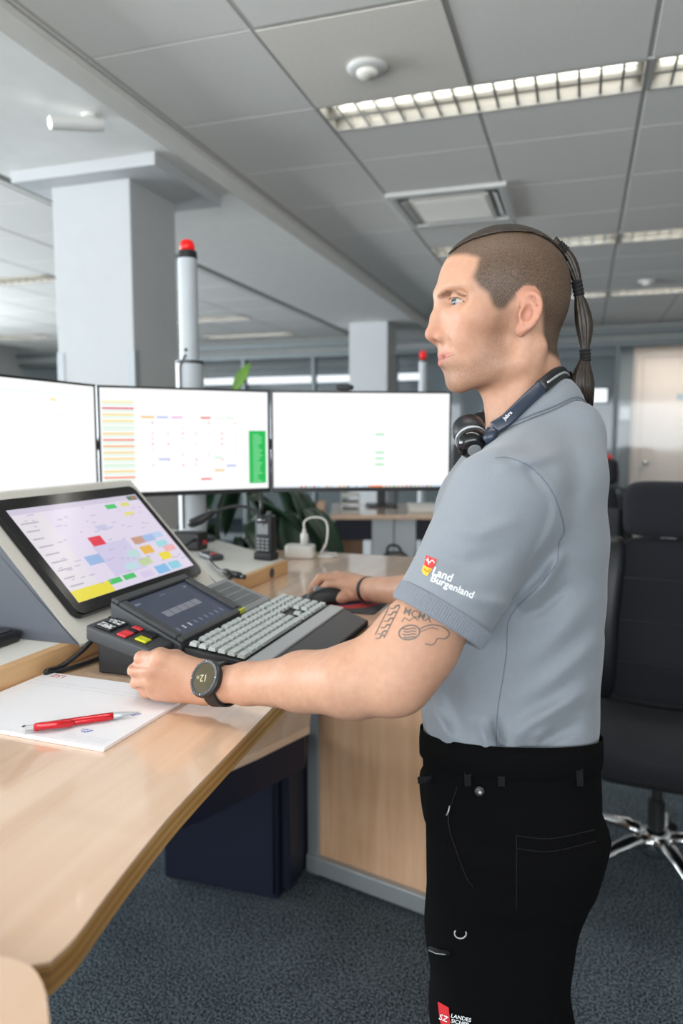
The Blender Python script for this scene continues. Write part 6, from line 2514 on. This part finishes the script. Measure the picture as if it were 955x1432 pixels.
ri = [onsurf(645 + 8 * math.cos(a), 1304 + 7 * math.sin(a), tr_bvh, 0.003) for a in np.linspace(-0.4, math.pi + 0.6, 12)]
if all(ri):
    child_of(MB().tube(ri, 0.0010, 6).build('ring', M['silver'], smooth=True), trs)
zl = [onsurf(x, y, tr_bvh, 0.003) for x, y in ((604, 1326), (615, 1330), (628, 1331))]
if all(zl):
    child_of(MB().tube(zl, 0.0035, 8).build('knee_zip', M['trouser_detail'], smooth=True), trs)
    zl2 = [onsurf(x, y, tr_bvh, 0.0065) for x, y in ((605, 1327), (615, 1331), (627, 1332))]
    child_of(MB().tube(zl2, 0.0008, 6).build('zip_teeth', M['mid_grey'], smooth=True), trs)
# red badge with lettering on the thigh
M['badge_red'] = mat('badge_red', srgb(200, 30, 36), 0.7, vary=0.05)
patch([(614, 1400), (629, 1408), (631, 1432), (632, 1445), (620, 1440), (616, 1420)], tr_bvh, 0.0022, M['badge_red'], 'badge', trs)


def leg_text(txt, x, y, ang_, size):
    vs, fs = text_mesh(txt, True)
    dx, dy = math.cos(ang_), math.sin(ang_)
    pts = [onsurf(x + (dx * a + dy * b) * size, y + (dy * a - dx * b) * size, tr_bvh, 0.003) for a, b in vs]
    if all(p is not None for p in pts):
        child_of(MB().add(pts, fs).build('badge_lettering', M['white_letter']), trs)


leg_text('SZ', 615.5, 1424, 0.35, 11)
for k, t in enumerate(('LANDES', 'SICHER', 'ZENTRALE')):
    leg_text(t, 632, 1421 + k * 7.2, 0.22, 7.6)

# shoes
for i, (cx, cy) in enumerate(((0.265, YM - 0.10), (0.300, YM + 0.10))):
    rings = []
    for t in np.linspace(0, 1, 14):
        x = cx + 0.09 - 0.285 * t
        w_ = 0.047 * (math.sin(math.pi * (0.10 + 0.82 * t)) ** 0.35)
        h_ = 0.10 - 0.055 * sstep(np.array([t]), 0.3, 0.75)[0]
        if t > 0.9:
            h_ *= 1 - (t - 0.9) * 4
        ring = []
        for k in range(20):
            a = 2 * math.pi * k / 20
            yy = w_ * math.copysign(abs(math.cos(a)) ** 0.7, math.cos(a))
            zz = h_ / 2 + h_ / 2 * math.copysign(abs(math.sin(a)) ** 0.6, math.sin(a))
            ring.append((x, cy + yy, max(0.0, zz)))
        rings.append(ring)
    sh_ = under_man(MB().loft(rings, 0, True).build('shoe', M['chair_leather'], smooth=True))
    child_of(MB().box(cx - 0.19, cx + 0.09, cy - 0.046, cy + 0.046, 0.0, 0.018).build('sole', M['black_plastic'], bevel=0.006), sh_)

# ---- tattoo on the near upper arm
def tattoo(pts, w_):
    mb = ribbon(pts, w_, skin_bvh, 0.0004, 8)
    if mb.f:
        under_man(mb.build('tattoo_line', M['tattoo']))


rope = [(553, 846), (547, 858), (541, 870), (535, 882), (531, 890)]     # twisted rope
tattoo([(x - 6.5, y - 2) for x, y in rope], 1.3)
tattoo([(x + 6.0, y + 2.5) for x, y in rope], 1.3)
for k in range(6):
    t = k / 5.0 * 3.7
    i_ = int(t)
    x0 = rope[i_][0] + (rope[i_ + 1][0] - rope[i_][0]) * (t - i_)
    y0 = rope[i_][1] + (rope[i_ + 1][1] - rope[i_][1]) * (t - i_)
    tattoo([(x0 + 6, y0 + 1), (x0 + 1.5, y0 + 1.5), (x0 - 2, y0 + 5), (x0 - 7, y0 + 5)], (2.6, 1.4))
ov = [(572.5 + 14.5 * math.cos(a), 884.5 + 10.0 * math.sin(a) - 1.5 * math.cos(a)) for a in np.linspace(0, 2 * math.pi, 22)]
tattoo(ov, 2.0)
for k in range(4):
    y = 879 + k * 4
    tattoo([(563 + 1.5 * (k % 2), y), (570, y + 1), (577, y - 0.5), (582, y + 0.5)], 1.7)
tattoo([(585, 881), (592, 877), (602, 874), (614, 875), (624, 880), (628, 887), (622, 893), (612, 893), (608, 899), (603, 902), (594, 900)], 1.6)
tattoo([(586, 884), (594, 881), (604, 878), (613, 881)], 1.2)
tattoo([(562, 870), (566, 864), (572, 868), (578, 864), (585, 868)], 1.2)
vs, fs = text_mesh('MCMX', True)
ca, sa = math.cos(math.radians(18)), math.sin(math.radians(18))
pts = [onsurf(563 + (ca * a + sa * b) * 14, 858 + (sa * a - ca * b) * 14, skin_bvh, 0.0004) for a, b in vs]
if all(p is not None for p in pts):
    under_man(MB().add(pts, fs).build('tattoo_lettering', M['tattoo']))

# ---- eyes
M['sclera'] = mat('eye_white', srgb(168, 152, 144), 0.25, vary=0.02)
M['iris'] = mat('eye_blue_grey', srgb(70, 80, 86), 0.15, vary=0.2, vscale=400)
M['lash'] = mat('eye_lash', srgb(104, 74, 60), 0.7, vary=0.1)
M['pupil'] = mat('eye_pupil', srgb(10, 10, 12), 0.1, vary=0.02)
for s in (1, -1):
    c = hw(EYE_U, EYE_V * s, EYE_W)
    fw = (HU * math.cos(0.30) + HV * math.sin(0.30)).normalized()
    mb = MB()
    rings, r_ = [], 0.0124
    ths = [0.0, 0.20, 0.50, 0.54, 0.8, 1.2, 1.6, 2.2, math.pi]
    a = HW
    b = fw.cross(a)
    for q in ths:
        rings.append([c + fw * (r_ * math.cos(q)) + (a * math.cos(2 * math.pi * k / 24) + b * math.sin(2 * math.pi * k / 24)) * (r_ * math.sin(q) + 1e-5) for k in range(24)])
    for i in range(len(rings) - 1):
        mb.loft([rings[i], rings[i + 1]], 2 if i == 0 else (1 if i == 1 else 0), False)
    under_man(mb.build('eye', [M['sclera'], M['iris'], M['pupil']], smooth=True))

for pts, w_, nm in (([(627, 419), (632, 416.3), (638, 415.8), (644, 418.5), (649.5, 423)], (1.0, 1.7), 'upper_lashes'),):
    lash = ribbon(pts, w_, skin_bvh, 0.0007, 8)
    if lash.f:
        under_man(lash.build(nm, M['lash']))

M['lip_seam_shade'] = mat('lip_seam_shade', srgb(150, 88, 80), 0.6, vary=0.05)  # shadow line between the lips, painted in as a darker lip colour
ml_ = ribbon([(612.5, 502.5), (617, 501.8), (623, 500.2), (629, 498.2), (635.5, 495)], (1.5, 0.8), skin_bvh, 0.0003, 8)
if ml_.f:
    under_man(ml_.build('lip_seam_shade', M['lip_seam_shade']))

# ================================================================== HAIR
def hair_material():
    m, nt, N, Lk, P = new_mat('hair_dark_brown')
    vec = tex_coord(nt, (0.12, 1, 0.35))
    nz = N.new('ShaderNodeTexNoise')
    nz.inputs['Scale'].default_value = 700
    nz.inputs['Detail'].default_value = 3
    Lk.new(vec, nz.inputs['Vector'])
    cr = N.new('ShaderNodeValToRGB')
    cr.color_ramp.elements[0].position = 0.3
    cr.color_ramp.elements[1].position = 0.7
    cr.color_ramp.elements[0].color = srgb(26, 20, 16)
    cr.color_ramp.elements[1].color = srgb(60, 48, 37)
    Lk.new(nz.outputs['Fac'], cr.inputs['Fac'])
    Lk.new(cr.outputs['Color'], P.inputs['Base Color'])
    P.inputs['Roughness'].default_value = 0.42
    bp = N.new('ShaderNodeBump')
    bp.inputs['Strength'].default_value = 0.5
    bp.inputs['Distance'].default_value = 0.001
    Lk.new(nz.outputs['Fac'], bp.inputs['Height'])
    Lk.new(bp.outputs['Normal'], P.inputs['Normal'])
    return m


def tail_material():
    m = hair_material()
    m.name = 'hair_tail'
    for n in m.node_tree.nodes:
        if n.bl_idname == 'ShaderNodeMapping':
            n.inputs['Scale'].default_value = (1, 1, 0.08)
    return m


M['hair'] = hair_material()
M['hair_tail'] = tail_material()
M['band'] = mat('hair_band', srgb(20, 19, 19), 0.85, vary=0.2, vscale=600, bump=0.4, bscale=500)
hf = HeadField()
hf.ell((-6, 0, 28), (92.5, 75.5, 82.5), k=0)
hf.ell((36.5, 0, 19), (53.9, 62.5, 71.5), k=8)
hb = [hl(x, y, 34) for x, y in ((612, 372), (622, 361), (634, 349), (646, 340), (662, 333.5), (690, 328.5), (720, 327), (745, 330), (765, 337), (780, 347), (800, 362))]
hbu = np.array([float(q[0]) for q in hb])[::-1]
hbw = np.array([float(q[2]) for q in hb])[::-1]


def hair_cut(p):
    q = ((p - np.array(HO, np.float32)) * 1000.0) @ HM.T
    return (np.interp(q[:, 0], hbu, hbw) - q[:, 2]) * 0.001 * 0.8


def comb(p):
    q = ((p - np.array(HO, np.float32)) * 1000.0) @ HM.T
    return 0.0005 * np.sin(q[:, 1] * 1.15 + 0.6 * np.sin(q[:, 0] * 0.05))


hlo, hhi = np.array(hw(0, 0, 0)) - 0.13, np.array(hw(0, 0, 0)) + 0.14
hf.add(comb, hlo, hhi, 0.0, 'd')
hf.add(hair_cut, hlo, hhi, 0.0, 'i')
hv, hfc = hf.mesh(hlo, hhi, 0.0021)
hv = relax(hv, hfc, 2, 0.4)
under_man(np_mesh('slicked_hair', hv, hfc, M['hair']))['label'] = 'dark brown hair combed back over the crown'

tail = [  # px, py, half width (px)
    (772, 338, 9), (783, 347, 7), (793, 358, 8), (800, 372, 8.5), (805, 386, 7), (808, 397, 5.5), (809, 410, 5.5), (812, 424, 8.5), (815, 440, 11), (817, 455, 11.5), (818, 470, 9.5), (818, 484, 6.5), (818, 497, 5.5),
    (817, 508, 8), (815, 522, 13), (814, 536, 16), (816, 547, 14.5), (820, 556, 9.5), (824, 563, 3)]
sp = resample([Vector((x, y, h)) for x, y, h in tail], 60)
rings = []
for i, q in enumerate(sp):
    t = sp[min(i + 1, 59)] - sp[max(i - 1, 0)]
    t.z = 0
    t.normalize()
    nx, ny = -t.y, t.x
    c = atY(q.x, q.y, YM)
    e = (atY(q.x + nx, q.y + ny, YM) - c)
    ring = []
    for k in range(56):
        a = 2 * math.pi * k / 56
        r_ = q.z * (1 + 0.05 * math.sin(9 * a + i * 0.03) + 0.035 * math.sin(17 * a + 1.3 - i * 0.02))
        ring.append(c + e * (r_ * math.cos(a)) + Vector((0, 1, 0)) * (r_ * 0.85 * 0.00101 * math.sin(a)))
    rings.append(ring)
under_man(MB().loft(rings, 0, True).build('hair_tail', M['hair_tail'], smooth=True))['label'] = 'tied hair tail'
rr_ = random.Random(4)
st = MB()
for k in range(70):
    a = rr_.uniform(0, 2 * math.pi)
    q0 = rr_.uniform(518, 535)
    r0_ = rr_.uniform(0.7, 1.04)
    pts = []
    for j in range(5):
        t = j / 4
        py_ = q0 + (rr_.uniform(556, 570) - q0) * t
        hw_ = np.interp(py_, [518, 536, 547, 556, 563, 570], [12, 16, 14.5, 10, 6, 5]) * r0_
        cx_ = np.interp(py_, [518, 536, 547, 556, 570], [815, 814, 816, 820, 825])
        pts.append(atY(cx_ + hw_ * math.cos(a), py_, YM + hw_ * 0.85 * 0.00101 * math.sin(a)))
    pts.sort(key=lambda v: -v.z)
    st.tube(pts, [0.0007, 0.0007, 0.0007, 0.0006, 0.0002], 5)
so = under_man(st.build('loose_strands', M['hair_tail'], smooth=True))
so['kind'] = 'stuff'
for (x0, y0), (x1, y1), r_ in (((778, 343), (790, 354), 9), ((806, 392), (810, 414), 7.2), ((818, 488), (818.5, 506), 7.4)):
    a, b = atY(x0, y0, YM), atY(x1, y1, YM)
    n = 4
    mb = MB()
    prof = []
    pth, rad = [], []
    for i in range(n * 6 + 1):
        t = i / (n * 6)
        pth.append(a.lerp(b, t))
        rad.append(r_ * 0.00101 * (0.90 + 0.14 * abs(math.sin(t * math.pi * n))) * (1 if 0 < i < n * 6 else 0.75))
    under_man(mb.tube(pth, rad, 24).build('hair_band', M['band'], smooth=True))

# ================================================================== HEADSET, WATCH, WRISTBAND
hs = thing('headset', 'black headset worn around the man\'s neck', 'headset', (0.25, YM, 1.4))
hs_off = Vector((0.25, YM, 1.4))


def on_hs(o, parent=None):
    o.parent = parent or hs
    if parent is None:
        o.matrix_parent_inverse = Matrix.Translation(-hs_off)
    return o


M['hs_blue'] = mat('headset_blue_black', srgb(40, 50, 66), 0.32, vary=0.06)
band_pts = [(792, 528, 1.05), (783, 522, 1.010), (765, 534, 0.978), (747, 550, 0.962), (725, 571, 0.950), (706, 590, 0.946), (693, 604, 0.948)]
bp_ = resample([atY(*q) for q in band_pts], 40)


def strip(pts, w_, th_, name, m, bulge=1.0):
    rings = []
    for i, p in enumerate(pts):
        t = (pts[min(i + 1, len(pts) - 1)] - pts[max(i - 1, 0)]).normalized()
        out_ = Vector((p.x - cen.x, p.y - cen.y, 0.012)).normalized()
        out_ = (out_ - t * out_.dot(t)).normalized()
        sd = t.cross(out_)
        ww = w_[0] + (w_[1] - w_[0]) * i / (len(pts) - 1) if isinstance(w_, tuple) else w_
        ring = []
        for k in range(16):
            a = 2 * math.pi * k / 16
            ca_, sa_ = math.cos(a), math.sin(a)
            ring.append(p + sd * (ww * math.copysign(abs(ca_) ** 0.6, ca_)) + out_ * (th_ * math.copysign(abs(sa_) ** 0.6, sa_)))
        rings.append(ring)
    return on_hs(MB().loft(rings, 0, True).build(name, m, smooth=True))


pad_near = push_out(bp_[:22], shirt, 0.012)
strip(pad_near, 0.0095, 0.0060, 'neckband_pad', M['black_plastic'])
strip([p + (Vector((p.x - cen.x, p.y - cen.y, 0.006))).normalized() * 0.0055 for p in pad_near[3:20]], 0.0016, 0.0014, 'metal_strip', M['silver'])
arm_near = push_out(bp_[17:], shirt, 0.012)
arm_o = strip(arm_near, 0.0088, 0.0042, 'headband_arm', M['hs_blue'])
far_pts = [Vector((p.x, 2 * YM - p.y, p.z)) for p in pad_near]
strip(far_pts, 0.0095, 0.0060, 'neckband_pad', M['black_plastic'])
strip([Vector((p.x, 2 * YM - p.y, p.z)) for p in arm_near], 0.0088, 0.0042, 'headband_arm', M['hs_blue'])
strip([pad_near[0], (pad_near[0] + far_pts[0]) / 2 + Vector((0.003, 0, 0)), far_pts[0]], 0.0095, 0.006, 'neckband_back', M['black_plastic'])


def ear_cup(c_in, c_out, r_, tagname):
    """drum: soft cushion towards c_in, shell towards c_out"""
    ax = (c_out - c_in).normalized()
    L_ = (c_out - c_in).length

    def rg(t, r):
        return ring_about(c_in + ax * (L_ * t), ax, r, 32)
    cu = on_hs(MB().loft([rg(-0.25, r_ * 0.55), rg(-0.25, r_ * 0.8), rg(-0.15, r_ * 0.97), rg(0.10, r_ * 1.02), rg(0.35, r_ * 0.97), rg(0.42, r_ * 0.85)], 0, True).build('ear_cushion', M['chair_leather'], smooth=True))
    on_hs(MB().loft([rg(0.38, r_ * 0.86), rg(0.46, r_ * 0.98), rg(0.50, r_ * 1.0), rg(0.54, r_ * 0.98)], 0, True).build('rim', M['silver'], smooth=True))
    sh = on_hs(MB().loft([rg(0.50, r_ * 0.96), rg(0.75, r_ * 0.95), rg(0.95, r_ * 0.84), rg(1.05, r_ * 0.6), rg(1.08, r_ * 0.001)], 0, True).build('ear_shell', M['black_gloss'], smooth=True))
    on_hs(MB().loft([rg(1.06, r_ * 0.42), rg(1.10, r_ * 0.40), rg(1.10, r_ * 0.001)], 0, True).build('button_disc', M['mid_grey'], smooth=False))
    return cu


ear_cup(atY(655, 601, 0.992), atY(663, 628, 0.958), 0.0215, 'near')
ear_cup(atY(673, 596, 1.105), atY(676, 612, 1.14), 0.0215, 'far')
yk = [arm_near[-1], atY(686, 612, 0.948), atY(678, 617, 0.950)]
on_hs(MB().tube(yk, [0.0080, 0.0088, 0.0075], 12).build('yoke', M['hs_blue'], smooth=True))
yk2 = [Vector((arm_near[-1].x, 2 * YM - arm_near[-1].y, arm_near[-1].z)), atY(682, 606, 1.13)]
on_hs(MB().tube(yk2, 0.007, 12).build('yoke', M['hs_blue'], smooth=True))
# brand lettering along the arm: laid on the arm by projection
dg = bpy.context.evaluated_depsgraph_get()
av = [tuple(v.co) for v in arm_o.data.vertices]
af = [tuple(p.vertices) for p in arm_o.data.polygons]
arm_bvh = BVHTree.FromPolygons(av, af)
vs, fs = text_mesh('Jabra', True)
a0x, a0y, a1x, a1y = 706, 587, 722, 571
L_ = math.hypot(a1x - a0x, a1y - a0y)
dx, dy = (a1x - a0x) / L_, (a1y - a0y) / L_
pts = [onsurf(706 + (dx * a + dy * b) * 7.4, 588 + (dy * a - dx * b) * 7.4, arm_bvh, 0.0004) for a, b in vs]
if all(p is not None for p in pts):
    on_hs(MB().add(pts, fs).build('lettering', M['white_letter']))

# wrist watch on the near wrist
wd = (Vector(W_L) - Vector(E_L)).normalized()
wc_ = Vector(W_L) - wd * 0.012
wn = Vector((-0.10, -0.86, 0.52))
wn = (wn - wd * wn.dot(wd)).normalized()
ws = wd.cross(wn).normalized()
wt = thing('wrist_watch', 'black digital sports watch on the man\'s left wrist', 'watch', wc_)


def W3(x, y, z):
    """x along the arm, y across, z out of the dial (metres)"""
    return wd * x + ws * y + wn * z


def disc_loft(prof, name, m, n=40, smooth=False):
    rings = [[W3(r * math.cos(2 * math.pi * k / n), r * math.sin(2 * math.pi * k / n), z) for k in range(n)] for r, z in prof]
    return MB().loft(rings, 0, True).build(name, m, wt, smooth=smooth)


z0 = 0.0255
disc_loft([(0.019, z0 - 0.004), (0.0245, z0), (0.0258, z0 + 0.004), (0.0258, z0 + 0.008), (0.0245, z0 + 0.0095), (0.021, z0 + 0.0095)], 'watch_case', M['black_plastic'])
disc_loft([(0.0245, z0 + 0.0092), (0.0237, z0 + 0.0112), (0.0205, z0 + 0.0108), (0.0200, z0 + 0.0098)], 'bezel', M['dark_grey'])
M['watch_face'] = mat('watch_face_olive', srgb(70, 62, 38), 0.15, vary=0.15, vscale=60)
M['watch_digits'] = mat('watch_digits', srgb(186, 176, 140), 0.4, vary=0.02)
disc_loft([(0.0202, z0 + 0.0100), (0.001, z0 + 0.0101)], 'dial', M['watch_face'])
for k in range(12):
    a = 2 * math.pi * k / 12
    u_ = Vector((math.cos(a), math.sin(a)))
    p0_ = W3(u_.x * 0.0213, u_.y * 0.0213, z0 + 0.0115)
    p1_ = W3(u_.x * 0.0234, u_.y * 0.0234, z0 + 0.0113)
    MB().tube([p0_, p1_], 0.0005, 5).build('hour_mark', M['mid_grey'] if k % 3 else M['white_letter'], wt)
vs, fs = text_mesh('12', True)
mb = MB().add([W3(0.008 - a * 0.013, 0, z0 + 0.0104) * 1 + ws * (0.004 - b * 0.013) if False else W3(-0.0065 + a * 0.0135, -(-0.004 + b * 0.0135), z0 + 0.0104) for a, b in vs], fs)
mb.build('digits', M['watch_digits'], wt)
vs, fs = text_mesh('50', True)
MB().add([W3(0.0085 + a * 0.0055, -(-0.003 + b * 0.006), z0 + 0.0104) for a, b in vs], fs).build('small_digits', M['watch_digits'], wt)
for yy in (-1, 1):
    MB().lathe([(0.001, -0.0015), (0.0022, -0.0015), (0.0022, 0.0015), (0.001, 0.0015)], 10, W3(0.023 * math.cos(0.5), yy * 0.0235 * math.sin(0.5) * 1.6, z0 + 0.005)).build('side_button', M['mid_grey'], wt)
sr = []
for k in range(48):
    a = 2 * math.pi * k / 48
    r_ = 0.0282
    cpt = ws * (math.sin(a) * r_ * 1.03) + wn * (math.cos(a) * r_)
    nrm_ = (ws * math.sin(a) + wn * math.cos(a))
    sr.append([cpt - wd * 0.0112 - nrm_ * 0.0015, cpt + wd * 0.0112 - nrm_ * 0.0015, cpt + wd * 0.0105 + nrm_ * 0.0014, cpt - wd * 0.0105 + nrm_ * 0.0014])
mb = MB()
mb.loft(sr + [sr[0]], 0, False)
mb.build('strap', M['black_plastic'], wt, smooth=False)
bk_c = ws * (math.sin(math.pi * 0.62) * 0.0285) + wn * (math.cos(math.pi * 0.62) * 0.0285)
MB().box(-0.010, 0.010, -0.004, 0.004, -0.002, 0.002).build('buckle', M['dark_grey'], wt, bevel=0.001, seg=1).location = bk_c

# wristband on the far wrist
rd_ = (Vector(W_R) - Vector(E_R)).normalized()
rc_ = Vector(W_R) - rd_ * 0.004
wbn = thing('wristband', 'thin black wristband on the man\'s right wrist', 'wristband', rc_)
MB().loft([ring_about(Vector() - rd_ * 0.006, rd_, 0.0278, 36), ring_about(Vector() - rd_ * 0.005, rd_, 0.0295, 36), ring_about(Vector() + rd_ * 0.005, rd_, 0.0295, 36), ring_about(Vector() + rd_ * 0.006, rd_, 0.0278, 36)], 0, False).build('strap', M['black_plastic'], wbn, smooth=True)
MB().box(-0.008, 0.008, -0.007, 0.007, -0.003, 0.003).build('clasp', M['dark_grey'], wbn, bevel=0.002).location = (0, -0.004, -0.0285)
